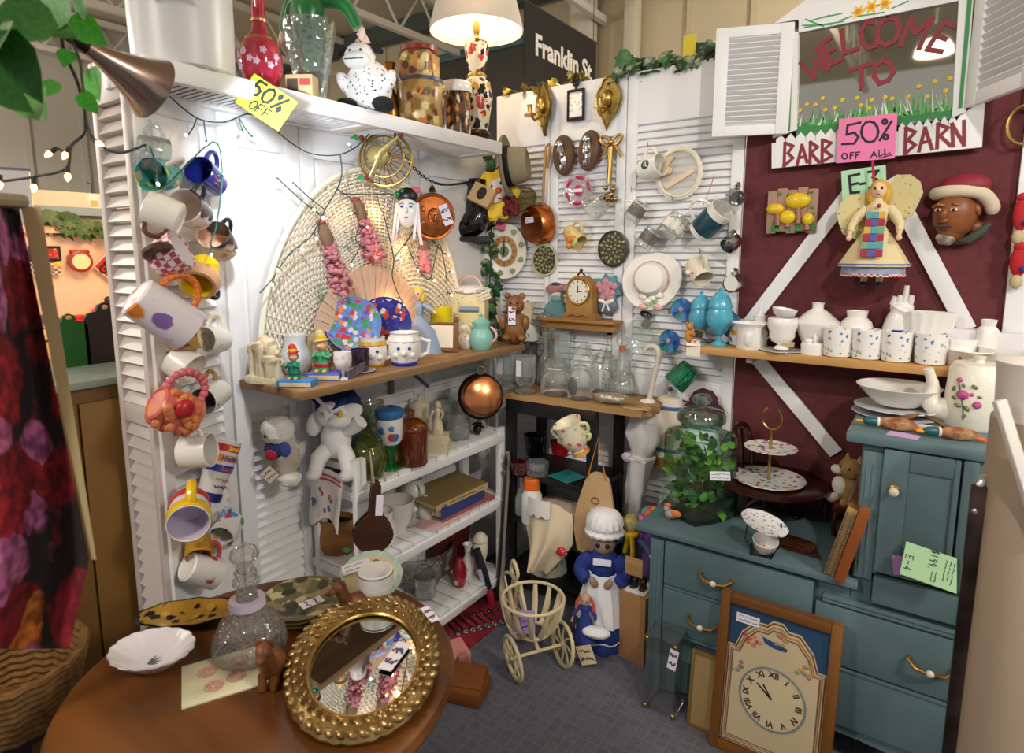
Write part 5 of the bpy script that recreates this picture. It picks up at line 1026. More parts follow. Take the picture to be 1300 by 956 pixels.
t,k = BW('lady_plaque','painted lady in a pink bonnet and teal cape left of the arched clock','plaque',707,383,.01); o = [(-20,-22),(12,-22),(14,-8),(6,2),(-4,4),(-14,-4)]
part('cape',MB().prism([(k*x,k*y) for x,y in o],k*4),C('6a9aa4',.5),t); part('collar',MB().ball(k*8,k*5,k*3,(k*1,k*4,k*4),10),C('7aa8a8',.5),t); part('face',MB().ball(k*7,k*8,k*3,(0,k*11,k*3),12),C('efdcd4',.5),t); part('bonnet',MB().ball(k*14,k*7,k*3,(-k*1,k*17,k*4),16,zr(.2)),C('b07a80',.5),t,'dusty pink bonnet'); part('plume',MB().ball(k*8,k*3,k*2,(k*1,k*22,k*5),8),C('3a4460',.6),t)
t,k = BW('bouquet_plaque','pink rose bouquet plaque with white bow right of the arched clock','plaque',772,376,.01)
part('leaves',MB().prism([(k*(16+5*(i % 2))*cos(i*pi/9),k*(10+(14+5*(i % 2))*sin(i*pi/9))) for i in range(18)],k*3),C('5898a4',.5),t,'teal leaves')
m = MB(); rnd = random.Random(3)
for i in range(11): a = i*2.4; q = k*13*sqrt(i/11); m.ball(k*5,k*5,k*3.4,(q*cos(a),k*9+q*sin(a),k*4),10); m.tube([(q*cos(a)+k*2.6*cos(b),k*9+q*sin(a)+k*2.6*sin(b),k*7) for b in (0,1,2,3,4)],k*.7,5)
part('roses',m,C('cf909c',.5),t,kind='stuff'); part('vase',MB().ball(k*14,k*12,k*5,(0,-k*12,k*1),16),C('6a7080',.4),t); part('bow',MB().ball(k*6,k*3,k*2,(-k*6,-k*6,k*6),8,zr(-.4)).ball(k*6,k*3,k*2,(k*6,-k*6,k*6),8,zr(.4)).tube([(0,-k*6,k*7),(-k*5,-k*19,k*6)],k*1.3,6).tube([(0,-k*6,k*7),(k*5,-k*18,k*6)],k*1.3,6),C('ecebea',.6),t,'white bow')
# right hand door: cups and hat
t = hmug('white mug with a round black and green emblem hanging top left',827,213,'b',.05,(.97,.2,.25),(.1,1,0),.085,.041,CW1,name='emblem_mug'); e = part('emblem',bent(MB().lathe([(0,0),(.017,0),(.017,.0008),(0,.0008)],26),.0405,.045,1.4),C('1a1e1e',.4),t,'round black emblem'); part('emblem_ring',bent(MB().lathe([(.013,.001),(.0165,.001),(.0165,.0016),(.013,.0016)],26),.0405,.045,1.4),C('1e7a5a',.4),e,'green ring'); part('emblem_lettering',bent(MB().box(.016,.004,.0006,(0,.003,.0016)).box(.016,.004,.0006,(0,-.004,.0016)),.0405,.045,1.4),C('e8ecea',.5),e); hook(829,186,'white emblem mug')
t,k = BW('lace_hoop','round hoop of cream lace with peach ribbon hanging behind the emblem mug','hoop',862,220,.01)
part('hoop',MB().tube([(k*27*cos(i*pi/20),k*29*sin(i*pi/20),k*2) for i in range(40)],k*2.2,8,True),C('ece4cc',.7,0,.5,150),t); part('ruffle',MB().lathe([(k*27,k*1),(k*31,k*2),(k*27,k*3)],60,sy=1.07,wob=lambda a,z: 1+.025*sin(a*26)),C('efe8d8',.8),t); part('net',MB().lathe([(0,k*1),(k*27,k*1)],30,sy=1.07),glass('f4f2ec',.6,0,90,.05,.35),t,'sheer net')
part('peach_ribbon',MB().box(k*42,k*6,k*1.5,(k*2,-k*7,k*3),0,zr(.5)),C('e8cdb0',.6),t); part('dried_spray',MB().ball(k*12,k*5,k*3,(-k*14,k*14,k*4),10,zr(.9),.3).ball(k*8,k*6,k*3,(-k*16,k*2,k*4),10,None,.3),C('d8c098',.8),t)
DKB = C('4a3a30',.3,0,0,60,'786858',12)
for px,py,lb in ((808,268,'upper clear glass cup with a dark brown photo sleeve'),(823,302,'lower clear glass cup with a dark brown photo sleeve')):
    t = hmug(lb,px,py,'b',.05,(-.5,-.8,.25),(-.75,.55,0),.078,.032,CG,name='photo_cup',cat='cup',grp='glass cups with dark sleeves'); part('sleeve',MB().lathe([(.027,.018),(.0295,.018),(.0305,.058),(.028,.058)],24),DKB,t,'dark brown photo sleeve'); part('base_disc',MB().lathe([(0,.001),(.026,.001),(.026,.006)],20),C('dcdce4',.3),t); hook(px,py-27,lb[:5]+' dark sleeved cup')
t = hmug('clear glass mug with gold figures and amber base',855,286,'b',.05,(-.5,-.75,.3),(.6,.7,.2),.09,.04,CG,name='gold_figure_mug'); part('gold_figures',MB().lathe([(.0385,.03),(.0405,.03),(.041,.066),(.039,.066)],26),spots('e8e4dc',['c89038','e8e4dc','b07828','e8e4dc'],60,.35,.3),t); hook(859,252,'gold figure mug')
t = hmug('big white mug with a dark teal picture hanging from a pink cord',902,281,'b',.055,(.72,.6,.3),(-.6,.75,.2),.125,.044,CW1,name='teal_picture_mug',taper=.95); part('teal_picture',MB().lathe([(.0435,.022),(.0448,.022),(.0448,.098),(.0435,.098)],30),C('2c5a68',.25,h2='1a3a48',nsc=30),t,'dark teal picture band')
for z in (.02,.1): part('white_band',MB().lathe([(.0445,z-.002),(.0452,z),(.0445,z+.002)],30),CW1,t)
part('pink_cord',MB().tube([(.055,0,.08),(.085,0,.155),(.1,.005,.19)],.0016,6),C('e08898',.7),t)
PEW = C('b4b2ae',.22,1)
hmug('dull pewter baby cup at the top edge of the maroon wall',933,250,'b',.05,(.5,-.3,.75),(-.1,.9,-.3),.05,.028,PEW,name='pewter_cup',cat='cup',grp='pewter baby cups'); hmug('shiny silver baby cup between the pewter cup and the white based cup',929,308,'b',.05,(-.4,-.5,.7),(.3,.8,.2),.052,.029,STEEL,name='pewter_cup',cat='cup',grp='pewter baby cups')
hmug('round silver cup showing its white labelled base',931,360,'b',.055,(.25,.1,-.95),(.1,1,.1),.05,.032,STEEL,name='pewter_cup',cat='cup',grp='pewter baby cups'); c = W('b',928,360,.082); one('base_label','round white paper label on the base of the silver cup','label',MB().lathe([(0,0),(.026,0),(.026,.001),(0,.001)],24),CW1,c,orient('b',(-.25,-.1,.95),(1,0,0)))
t,k = BW('straw_hat','white straw sun hat with pink band and green flowers','hat',828,357,.02,0,-.12,.1); STR = C('f0ece4',.8,0,.35,110)
part('brim',MB().lathe(P(k*37,k*5,(0,0),(.9,.2),(1,.9),(.97,1.1),(.5,.7)),48,sy=1.02,wob=lambda a,z: 1+.05*sin(2*a+.8)+.02*sin(3*a)),STR,t); part('crown',MB().lathe(P(k*22,k*18,(1,.1),(.97,.5),(.8,.85),(.45,1),(0,1.03)),36,(0,k*2,k*2)),STR,t)
part('pink_band',MB().lathe(P(k*23,k*6,(1,.2),(1.02,.6),(.97,1)),36,(0,k*2,k*2)),C('eabcbc',.7),t,'pale pink ribbon')
for x,y in ((-8,-20),(4,-22),(12,-18),(-2,-26)): part('flower',MB().ball(k*5,k*4,k*3,(k*x,k*y,k*8),9,fur=.2),C('f2eee8',.7),t)
m = MB()
for i in range(9): a = i*.75; m.prism([(0,0),(k*4,k*2),(k*11,0),(k*4,-k*2)],k*.6,0,M4((k*1,-k*25,k*7),zr(a)))
part('leaves',m,C('9cc878',.6),t,'pale green leaves',kind='stuff'); part('pink_bow',MB().ball(k*6,k*4,k*3,(-k*8,-k*33,k*7),8).ball(k*6,k*4,k*3,(k*12,-k*33,k*7),8),C('e8b4b0',.7),t)
t = hmug('cream face pitcher with red dots hanging above the aqua jars',887,344,'b',.055,(.55,-.65,.45),(.1,.9,.2),.085,.038,C('e4dac6',.35),name='face_pitcher',cat='pitcher')
for x,z in ((-.012,.05),(.014,.062)): part('red_dot',MB().ball(.005,.003,.004,(x,.037,z),8),C('c82838',.3),t)
part('nose',MB().ball(.009,.012,.012,(0,.04,.045),10),C('e4dac6',.35),t); hook(894,318,'cream face pitcher')
t,k = BW('keyring_charm','small black and brown charm on a hook below the straw hat','charm',820,405,.015); part('cap',MB().ball(k*9,k*5,k*4,(0,k*5,0),12,zr(-.4)),ENB,t); part('block',MB().box(k*10,k*12,k*6,(k*1,-k*6,0),k,zr(-.6)),C('8a6a48',.5),t)
for px,py,lb in ((866,393,'small blue landscape saucer half hidden by the aqua jars'),(850,433,'small blue landscape saucer under the pine shelf end')):
    t,k = BW('blue_saucer',lb,'saucer',px,py,.012,0,0,0,'blue landscape saucers'); part('saucer',MB().lathe(P(k*14,k*12,*PLATE),30,sy=1.05),spots('3a6ab0',['2a4a90','4a8ac8','3a8a58','d8a868','2a4a90'],45,.55,.2),t)
t = hmug('glossy green mug hanging below the pine shelf',866,477,'b',.055,(-.55,-.7,.35),(.75,.6,.2),.095,.044,C('0f6a44',.12,coat=.6),name='green_mug',taper=.85); m = MB()
for z in (.012,.085): m.lathe([(.039+z*.05,z-.002),(.0405+z*.05,z),(.039+z*.05,z+.002)],30)
part('rings',m,C('0c5a3a',.15),t,kind='stuff'); part('red_motif',MB().ball(.008,.002,.006,(0,.0425,.055),8),C('b83a30',.4),t)
# ivy cascade in the corner and garland along the top
LFV = [(0,-.5),(.28,-.42),(.5,-.1),(.3,.05),(.42,.35),(.16,.3),(0,.6),(-.16,.3),(-.42,.35),(-.3,.05),(-.5,-.1),(-.28,-.42)]
def leaf_mesh(mat): 
    m = MB(); n = len(LFV); m.add([(x,y,-.12*abs(x)) for x,y in LFV]+[(0,-.05,.03)],[(i,(i+1) % n,n) for i in range(n)]); return m.mesh('leaf',mat)
IVM = [leaf_mesh(C(a,.5,0,0,60,b,1.6,lo=.45,hi=.7)) for a,b in (('163c22','2c5a30'),('1f4a2a','b4bc98'),('2c6230','5a8a48'))]
def leaves(par,pts,n,size,seed,spread,out,org=V((0,0,0)),mats=IVM,droop=.4):
    rnd = random.Random(seed)
    for i in range(n):
        p = V(pts[rnd.randrange(len(pts))])+V([rnd.uniform(-1,1)*spread for _ in range(3)])
        s = size*rnd.uniform(.7,1.25); R = basis(V(out)+V([rnd.uniform(-.7,.7) for _ in range(3)])) @ zr(pi+rnd.uniform(-1.3,1.3)) 
        o = obj('leaf',mats[rnd.choice((0,0,1,1,2) if len(mats) > 2 else (0,))],par,p-org,R); o.scale = (s,s,s)
pts = spline([W('b',600,205,.05),W('b',603,260,.07),W('b',596,330,.08),W('b',608,370,.09),W('b',628,400,.06),W('b',634,432,.05)],8)
pts = [V((max(q.x,.03),q.y,q.z)) for q in pts]
t = T('ivy_vine','trailing variegated ivy hanging down the corner of the booth','ivy',pts[0]); part('stem',MB().tube([q-pts[0] for q in pts],.003,6),C('4a3a24',.8),t); leaves(t,pts,62,.042,4,.03,(.5,-1,.2),pts[0])
gp = [V((x,.01+.015*sin(x*30),HW+.012+.012*sin(x*23))) for x in [.55+.52*i/30 for i in range(31)]]+[V((1.07+.035*i,.02,HW+.02+.006*i+.01*sin(i))) for i in range(12)]
t = T('ivy_garland','garland of variegated ivy along the top of the louvred doors','ivy',gp[0]); part('stem',MB().tube([q-gp[0] for q in gp],.004,6),C('4a3a24',.8),t); leaves(t,gp,95,.058,9,.028,(.3,-1,.5),gp[0])
gp = [V((.05+.021*i,.012,HW+.006+.012*sin(i*1.3))) for i in range(20)]
t = T('gilded_ivy','gold and green gilded leaf spray behind the table lamp','leaf spray',gp[0]); part('stem',MB().tube([q-gp[0] for q in gp],.003,6),GOLD,t); leaves(t,gp,26,.04,2,.018,(.2,-1,.4),gp[0],[leaf_mesh(C('b08a3c',.35,.6,0,60,'5a6a2c',2))])
one('yellow_card','yellow card standing in the ivy garland','card',MB().box(.045,.004,.1,(0,0,.05)),C('e0c840',.7),V((.83,.03,HW)))
one('wooden_strip','short brown wooden strip lying under the ivy garland','strip',MB().box(.14,.03,.018,(0,0,.009),.002),wood('6a3f24','4a2a16',20),V((.93,.015,HW)))
c = at(706,62,3.6); k = mpp(c); bl,br = on(665,60,c,(1,0,0)),on(757,60,c,(1,0,0)); bw = abs(br.y-bl.y); c = (bl+br)/2; c.z = at(706,62,3.6).z-.03
t = T('street_banner','black hanging banner reading Franklin St behind the booth','banner',c,basis(V((1,0,0)))); part('cloth',MB().box(bw,k*84,.004,(0,0,0)),C('1c191a',.8),t); part('lettering',text('Franklin St',bw*.185,.002,bw*.006),C('e4e0da',.7),t,'white lettering reading Franklin St',(bw*.02,-k*2,.004)); part('rod',MB().tube([(-bw*.52,k*42,0),(bw*.52,k*42,0)],k*1.3,8),C('2a2a2c',.4),t)
for x in (-.45,.45): part('hanging_cord',MB().tube([(bw*x,k*42,0),(bw*x,3.6-c.z,0)],k*.5,5),C('2a2a2c',.6),t)

# ------------------------------------------------------------------ clear glass on the splintered board
Gz = lambda px,py: HZ(px,py,ZG,-1)
JAR = ((0,0),(.85,0),(1,.05),(1,.55),(.8,.72),(.62,.78),(.66,.82),(.6,.84),(.5,.9),(.2,.93),(.3,1),(0,1.0))
FOOT = ((0,0),(.9,0),(.95,.06),(.5,.12),(.45,.18),(.8,.26),(.95,.45),(.9,.75),(1,1),(.93,1),(.8,.5),(0,.3))
GL1 = glass('fdfffe',.04,.3,55,.035); GL2 = glass('fdfffe',.03,.8,75,.06)
for px,py,w,h,pr,m,lb in ((643,496,14,46,FOOT,0,'footed clear jar with a tag at the left end of the glassware board'),(667,499,14,48,FOOT,0,'footed clear jar second from the left on the board'),(700,484,14,74,DECAN,1,'clear decanter behind the round glass bowl'),
    (707,500,21,36,JAR,0,'squat round clear glass jar in the middle of the board'),(728,480,22,62,DECAN,1,'cut glass cruet with a cork behind the oval badge jar'),(736,506,16,48,JAR,0,'clear jar bearing a dark grey oval at the front of the board'),(757,487,15,58,JAR,1,'tall lidded clear jar left of the green lettered bottle'),
    (790,487,16,52,JAR,0,'clear jar right of the green lettered bottle'),(803,494,17,62,DECAN,1,'tall corked clear bottle at the right end of the board'),(656,478,13,44,TUMB,0,'clear tumbler at the back left of the board'),(684,480,15,46,JUG,0,'smoky grey glass pitcher at the back of the board'),
    (625,484,14,40,TUMB,0,'clear tumbler behind the copper pan'),(745,478,12,66,TUMB,0,'tall thin clear vase at the back of the board'),(818,486,13,40,GOBL,0,'clear goblet at the far right of the board')):
    p,k = Gz(px,py); p.y = min(p.y,-.035)
    t = T('clear_glassware',lb,'glassware',p,None,'clear glass on the splintered board'); part('body',MB().lathe(P(k*w,k*h,*pr),28,wob=(lambda a,z: 1+.025*sin(a*16)) if m else None),(glass('b8bcba',.05,0,60,.1) if px == 684 else GL2 if m else GL1),t)
    if 'cork' in lb: part('cork',MB().lathe(P(k*4,k*7,(0,0),(.85,0),(1,1),(0,1)),12,(0,0,k*(h*.84))),C('b07040',.8),t,'cork stopper'); part('ball_stopper',MB().ball(k*8,k*8,k*8,(0,0,k*(h*.84+14)),14),GL1,t)
    if 'tag' in lb or 'second' in lb: part('price_tag',MB().box(k*8,k*.5,k*20,(0,-k*15,k*34)),C('ece8f0',.8),t,'white price tag')
    if 'oval' in lb and 'badge' not in lb: part('oval_badge',MB().ball(k*7,k*2,k*12,(-k*2,-k*15.4,k*18),14),C('5a5c58',.5),t,'dark grey oval badge')
    if px == 707: part('label',MB().box(k*18,k*6,k*.6,(0,-k*8,k*33)),C('e8e8ee',.8),t)
    if px == 700: part('ball_stopper',MB().ball(k*12,k*12,k*10,(0,0,k*80),16),glass('f2f6f6',.03,.9,100,.2),t)
p,k = Gz(773,494); t = T('pourer_bottle','clear oil bottle with green lettering and a black pourer','bottle',p); part('body',MB().lathe(P(k*9,k*70,(0,0),(.95,0),(1,.03),(1,.55),(.5,.78),(.45,1),(.3,1),(.8,.5),(0,.05)),22),GL1,t); part('green_print',MB().lathe(P(k*9.2,k*38,(.9,.1),(1,.1),(1,.9),(.9,.9)),22),spots('dde8e0',['3a8a4a','dde8e0','dde8e0','4a9a58'],90,.4,.4),t); part('pourer',MB().lathe(P(k*4,k*16,(0,0),(1,0),(.6,.2),(1,.3),(.6,.5),(1,.6),(.4,.8),(.25,1),(0,1)),12,(0,0,k*70)),ENB,t,'black ribbed stopper'); part('spout',MB().tube([(0,0,k*86),(0,0,k*112)],k*1.4,6),STEEL,t)
p,k = Gz(776,512); t = T('shell_dish','small cut glass dish of shells at the front of the board','dish',p); part('dish',MB().lathe(P(k*23,k*10,*BOWL),30,wob=lambda a,z: 1+.05*sin(a*12),sy=.7),GL2,t); m = MB(); rnd = random.Random(6)
for i in range(16): m.ball(k*rnd.uniform(2,4),k*2,k*1.6,(k*rnd.uniform(-14,14),k*rnd.uniform(-8,8),k*6),6,zr(i))
part('shells',m,C('e4d8c4',.5),t,kind='stuff')
c = W('b',818,425,.03); k = mpp(c); one('big_glass_plate','large clear glass plate standing against the louvres above the corked bottle','plate',MB().lathe(P(k*24,k*22,*PLATE),40),glass('f2f6f4',.04,.5,50,.06),c,fb('b',0,-.1))

# ------------------------------------------------------------------ dark glass and linen in the black stand
S1,S2,S3 = .545,.355,.128
def Q(px,py,z): return HZ(px,py,z,-1)
p,k = Q(660,600,S1); L('red_ashtray','red pressed glass dish at the left of the black stand','dish',p,k*12,k*16,TUMB,glass('b02838',.05,.5,80,.2))
p,k = Q(682,602,S1); L('glass_ashtray','clear cut crystal ashtray on the black stand','ashtray',p,k*14,k*17,((0,0),(.9,0),(.95,.1),(1,.9),(.98,1),(.7,1),(.65,.4),(0,.35)),GL2,32,lambda a,z: 1+.05*sin(a*14))
p,k = Q(672,580,S1); L('black_bowl','black glass bowl at the back of the black stand','bowl',p+V((0,.04,0)),k*14,k*26,TUMB,C('0c0c10',.1,coat=.6))
p,k = Q(704,580,S1); pot('fondue_pot','red and black enamel pot with a tall black knob','pot',p+V((0,.06,0)),k*15,k*18,TUMB,C('b01820',.25),None,.98,lm=C('141416',.3)); part('lid_knob',MB().tube([(0,0,k*21),(0,0,k*40)],k*3,8),ENB,[o for o in bpy.data.objects if o.name == 'fondue_pot'][0])
p,k = Q(720,606,S1); one('teal_glass_plates','square teal glass plate','plate',MB().lathe(P(k*25,k*8,*PLATE),4),C('148a88',.12,coat=.6),p,zr(.5)); one('blue_dish','small cobalt blue dish at the far left of the black stand','dish',MB().lathe(P(k*10,k*6,*BOWL),18),C('1c3ca8',.15),V((.30,-.2,S1)))
c = on(729,556,(0,-.31,0),(0,1,0)); k = mpp(c); R = orient('b',(-.3,.85,.3),(.8,.3,0)); t = T('two_handled_vase','cream flowered vase with looped handles tilting in front of the black stand','vase',c-R@V((0,0,k*22)),R)
part('body',MB().lathe(P(k*19,k*46,(0,0),(.55,0),(.6,.05),(.45,.14),(.8,.3),(1,.55),(.9,.85),(1,1),(.9,1),(.8,.85),(0,.4)),26),spots('e6dcc0',['d86a58','8aa868','e6dcc0','e6dcc0','c8c8a0'],38,.32,.35),t); part('orange_foot',MB().lathe(P(k*12,k*5,(0,0),(1,0),(.95,1),(0,1)),20,(0,0,-k*.5)),C('d8944a',.4),t)
for s in (-1,1): part('handle',MB().tube(spline([(s*k*16,0,k*40),(s*k*26,0,k*38),(s*k*24,0,k*28),(s*k*17,0,k*26),(s*k*24,0,k*22),(s*k*18,0,k*16)],4),k*2.2,8),C('d8d8a0',.4),t,'pale green looped handle')
p,k = Q(658,655,S2); t = T('checked_bottle','dark bottle with white checks on the lower stand shelf','bottle',p+V((0,.03,0))); part('body',MB().lathe(P(k*10,k*46,(0,0),(.9,0),(1,.05),(1,.5),(.4,.75),(.4,1),(0,1)),20),check('1c2030','d8d4cc',190),t); part('cap',MB().lathe(P(k*5,k*8,(0,0),(1,0),(1,1),(0,1)),14,(0,0,k*46)),C('c8c8cc',.3,.7),t)
p,k = Q(675,662,S2); t = T('orange_lid_bottle','white plastic bottle with an orange screw cap','bottle',p+V((0,.0,0))); part('body',MB().lathe(P(k*13,k*45,(0,0),(.95,0),(1,.05),(1,.78),(.75,.92),(.7,1),(0,1)),24),C('e8e8e6',.35),t); part('cap',MB().lathe(P(k*10.5,k*14,(1,0),(1,.4),(.9,.45),(.97,.5),(.97,.9),(.9,1),(0,1)),28,(0,0,k*44),wob=lambda a,z: 1+.02*sin(a*24)),C('e06a1c',.4),t,'orange screw cap')
t = T('cream_linen','cream linen cloth with lace draped out of the black stand','linen',V((.47,-.27,S2+.05))); k = mpp(t.location)
def drape(u,v): 
    w = 1-.62*max(0,v-.45)/.55; return ((u-.5)*.21*w+.015*sin(v*4)-.02*v,-.03-.055*sin(pi*u)*(.4+v)+.012*sin(u*17)*v-.01,.07-.265*v-.03*abs(u-.45)+.01*sin(u*11))
part('cloth',MB().grid(drape,30,24),C('e2cfb0',.9,0,.1,60),t); part('back',MB().box(.2,.12,.05,(0,.06,.0),.02),C('d8c4a4',.9),t)
part('lace',MB().grid(lambda u,v: (-.07+.10*u,-.075-.012*sin(pi*u),.085-.06*v-.012*abs(sin(u*9))*v),24,6),C('ece6de',.9,0,.6,160),t,'white lace edge')
part('red_trim',MB().ball(.022,.012,.018,(.075,-.06,-.105),12,None,.25),spots('c02034',['ece0dc','c02034'],120,.3,.7),t,'red printed cloth corner')
p,k = Q(696,722,S3); t = T('decorated_tin','pale green decorated tin with dark figures on the lowest stand shelf','tin',p); part('body',MB().lathe(P(k*24,k*34,(0,0),(1,0),(1.01,.03),(.99,.05),(.99,.93),(1.01,.95),(1,1),(0,1)),30),spots('ccd4bc',['ccd4bc','4a5a58','ccd4bc','a88a60','8aa8b8'],26,.3,.4),t)
one('brass_dish','brass dish glinting at the back of the lowest stand shelf','dish',MB().lathe(P(.05,.03,*BOWL),24),GOLD,V((.345,-.1,S3)),Euler((.3,0,0)).to_matrix() if False else None)
c = on(756,648,(0,-.292,0),(0,1,0)); k = mpp(c); t = T('paddle_board','pale wooden paddle cutting board hanging by an orange cord','cutting board',c,RBk @ Matrix.Rotation(-.05,3,'Z') @ Matrix.Rotation(.12,3,'Y'))
o = [(-20,-58),(-27,-30),(-25,0),(-16,36),(-12,46),(-4,51),(6,51),(14,46),(18,34),(26,0),(27,-30),(20,-58),(0,-63)]
part('board',MB().prism([(k*x,k*y) for x,y in o],k*5,-k*2),wood('c9a77c','b08c60',10,1,.55),t); part('burnt_mark',MB().tube([(k*5*cos(i*pi/8),k*(14+4*sin(i*pi/8)),k*3.2) for i in range(16)],k*1,5,True),C('7a5638',.8),t); ticket(t,k*13,k*8,(k*2,0,k*3.6),zr(.15),seed=9)
part('hanging_cord',MB().tube([(-k*12,k*42,k*4),(-k*2,k*96,k*2),(k*12,k*44,k*4)],k*1,6),C('c87a30',.7),t,'orange cord')

# ------------------------------------------------------------------ pine shelf: milk glass and mugs
MILK = C('f3f1ee',.18,coat=.4,h2='ece9e4',nsc=10); AQ = C('3f9fc0',.25,coat=.5,h2='5cb4cf',nsc=25,bump=.3,bsc=90)
Rs = lambda px,py: HZ(px,py,ZR,-1)
def fix(p,y0=-.14,y1=-.035): p.y = max(min(p.y,y1),y0); return p
def rs(px,off):
    p = on(px,440,(0,-off,0),(0,1,0)); p.z = ZR; return p,mpp(p)
AJ = ((0,0),(.62,0),(.66,.02),(.16,.1),(.14,.17),(.5,.22),(.95,.4),(1,.48),(.82,.64),(.86,.66),(.84,.7),(.7,.82),(.3,.92),(.12,.94),(.16,.98),(0,1))
for px,off,w,h,lb in ((888,.05,15,64,'aqua blue covered glass jar at the back left of the pine shelf'),(912,.1,16.5,73,'aqua blue footed candy jar at the front left of the pine shelf'),(928,.04,13,42,'dark aqua glass jar behind the footed candy jar')):
    p,k = rs(px,off); t = T('aqua_jar',lb,'jar',p,None,'aqua glass jars'); part('jar',MB().lathe(P(k*w,k*h,*[q for q in AJ if q[1] < .65]+[(0,.65)]),28),AQ if w > 14 else C('1a6a88',.2,coat=.5),t); part('lid',MB().lathe(P(k*w,k*h,(.82,.64),*[q for q in AJ if q[1] > .65]),28,wob=lambda a,z: 1+.02*abs(sin(a*6))),AQ if w > 14 else C('1a6a88',.2,coat=.5),t)
p,k = rs(879,.135); t = T('teacher_bear','tiny tan bear figurine with a chalkboard on a white dish','figurine',p); TAN = C('c8803c',.5)
part('dish',MB().lathe(P(k*15,k*4,*PLATE),20),MILK,t); part('bear',MB().ball(k*5.5,k*5,k*9,(-k*5,0,k*11),12).ball(k*4.6,at=(-k*4,-k*1,k*23),n=12).ball(k*1.6,at=(-k*8,0,k*27),n=6).ball(k*1.6,at=(-k*1,0,k*27),n=6).tube([(-k*2,-k*4,k*15),(k*4,-k*5,k*14)],k*2,6),TAN,t); b = part('chalkboard',MB().box(k*13,k*1.5,k*12,(k*7,k*1,k*14),0,Euler((0,.15,0)).to_matrix()),C('8a5a30',.5),t); part('slate',MB().box(k*10,k*1.7,k*9,(k*7,k*.8,k*14),0,Euler((0,.15,0)).to_matrix()),C('22302c',.7),b); part('books',MB().box(k*10,k*6,k*5,(k*6,-k*5,k*5),k*.5),spots('e8dcc8',['c83a30','e8dcc8','4a6aa0'],150,.5),t)
c = on(880,444,(0,-.163,0),(0,1,0)); one('hanging_tag','cream paper tag hanging over the edge of the pine shelf below the bear','tag',MB().box(k*18,.001,k*17),C('ece2cc',.8),c)
p,k = rs(941,.05); t = mug('white mug with a yellow flower panel behind the milk glass hat',p,None,k*32,k*16,MILK,name='flower_mug',hs=0); part('flower_panel',MB().lathe(P(k*16.3,k*22,(.98,.25),(1,.25),(1,.95),(.98,.95)),26),spots('e4e0d8',['e09a20','e8b840','5a5a78','e4e0d8'],42,.5,.3),t)
p,k = rs(963,.06); pot('milk_cruet','white milk glass cruet with a beaded stopper','cruet',p,k*10,k*40,((0,0),(.9,0),(1,.05),(1,.5),(.7,.6),(.75,.95),(.9,1),(0,1)),MILK,.7,.55)
p,k = rs(950,.12); t = T('milk_glass_hat','white milk glass top hat vase with a drooping brim','vase',p); part('hat',MB().lathe(P(k*15,k*33,(0,0),(.95,0),(1,.03),(.98,.7),(1.05,.85),(1.42,1),(1.38,1.03),(1,.92),(.9,.8),(0,.5)),28,sy=.8,wob=lambda a,z: 1+.05*sin(2*a)*(z > k*24)),MILK,t); part('daisy_relief',MB().ball(k*5,k*2,k*9,(k*2,-k*12,k*14),9,fur=.2),MILK,t)
p,k = rs(992,.11); t = T('milk_plate','square crimped milk glass plate under the footed compote','plate',p); part('plate',MB().lathe(P(k*26,k*12,*PLATE),24,wob=lambda a,z: 1+.05*cos(4*a)),MILK,t); part('paper_tag',MB().box(k*14,k*8,k*.8,(k*9,-k*6,k*10),0,Euler((-.8,0,.3)).to_matrix()),C('dcc09a',.8),t)
t = T('milk_compote','footed milk glass compote standing on the crimped plate','compote',p+V((0,0,k*3))); part('compote',MB().lathe(P(k*17.5,k*40,(0,0),(.5,0),(.5,.05),(.25,.14),(.7,.25),(.85,.4),(.85,.55),(1,.72),(1,.95),(.92,1),(.85,.8),(0,.5)),28,wob=lambda a,z: 1+.03*abs(sin(a*5))),MILK,t)
one('milk_bowl','small milk glass bowl tipped on top of the compote','bowl',MB().lathe(P(k*15,k*12,*BOWL),26),MILK,p+V((0,0,k*42)),Euler((0,.14,0)).to_matrix())
p,k = rs(1031,.12); t = T('trinket_box','tiny oval milk glass trinket box with a bow lid','box',p); part('box',MB().lathe(P(k*13.5,k*15,(0,0),(1,0),(.95,.3),(1,.8),(.9,1),(0,1)),24,sy=.75),MILK,t); part('bow_knob',MB().ball(k*5,k*3,k*3,(-k*4,0,k*17),8).ball(k*3,k*3,k*7,(k*3,0,k*20),8),MILK,t)
p,k = rs(1035,.055); L('diamond_vase','wide diamond shaped milk glass vase with a narrow neck','vase',p,k*28,k*62,((0,0),(.42,0),(.44,.04),(.98,.55),(1,.6),(.45,.82),(.24,.88),(.24,.97),(.28,1),(.2,1),(.2,.88),(0,.7)),MILK,12)
p,k = rs(1085,.05); L('milk_vase','rounded milk glass vase with a wide gilt lip behind the floral mugs','vase',p,k*20,k*56,((0,0),(.6,0),(.7,.05),(.95,.4),(1,.55),(.85,.75),(.55,.85),(.62,1),(.55,1),(.45,.86),(0,.6)),MILK)
p,k = rs(1084,.085); L('milk_vase_small','small milk glass vase in front of the rounded vase','vase',p,k*11,k*36,VASE,MILK)
p,k = rs(1112,.075); t = T('cobalt_jar','short cobalt blue jar with a brass lid','jar',p); part('jar',MB().lathe(P(k*10,k*24,(0,0),(1,0),(1,.9),(.9,1),(0,1)),20),C('182a9a',.1,coat=.6),t); part('lid',MB().lathe(P(k*10.5,k*5,(1,0),(1,.8),(.9,1),(0,1)),20,(0,0,k*24)),C('b09a6a',.4,.6),t)
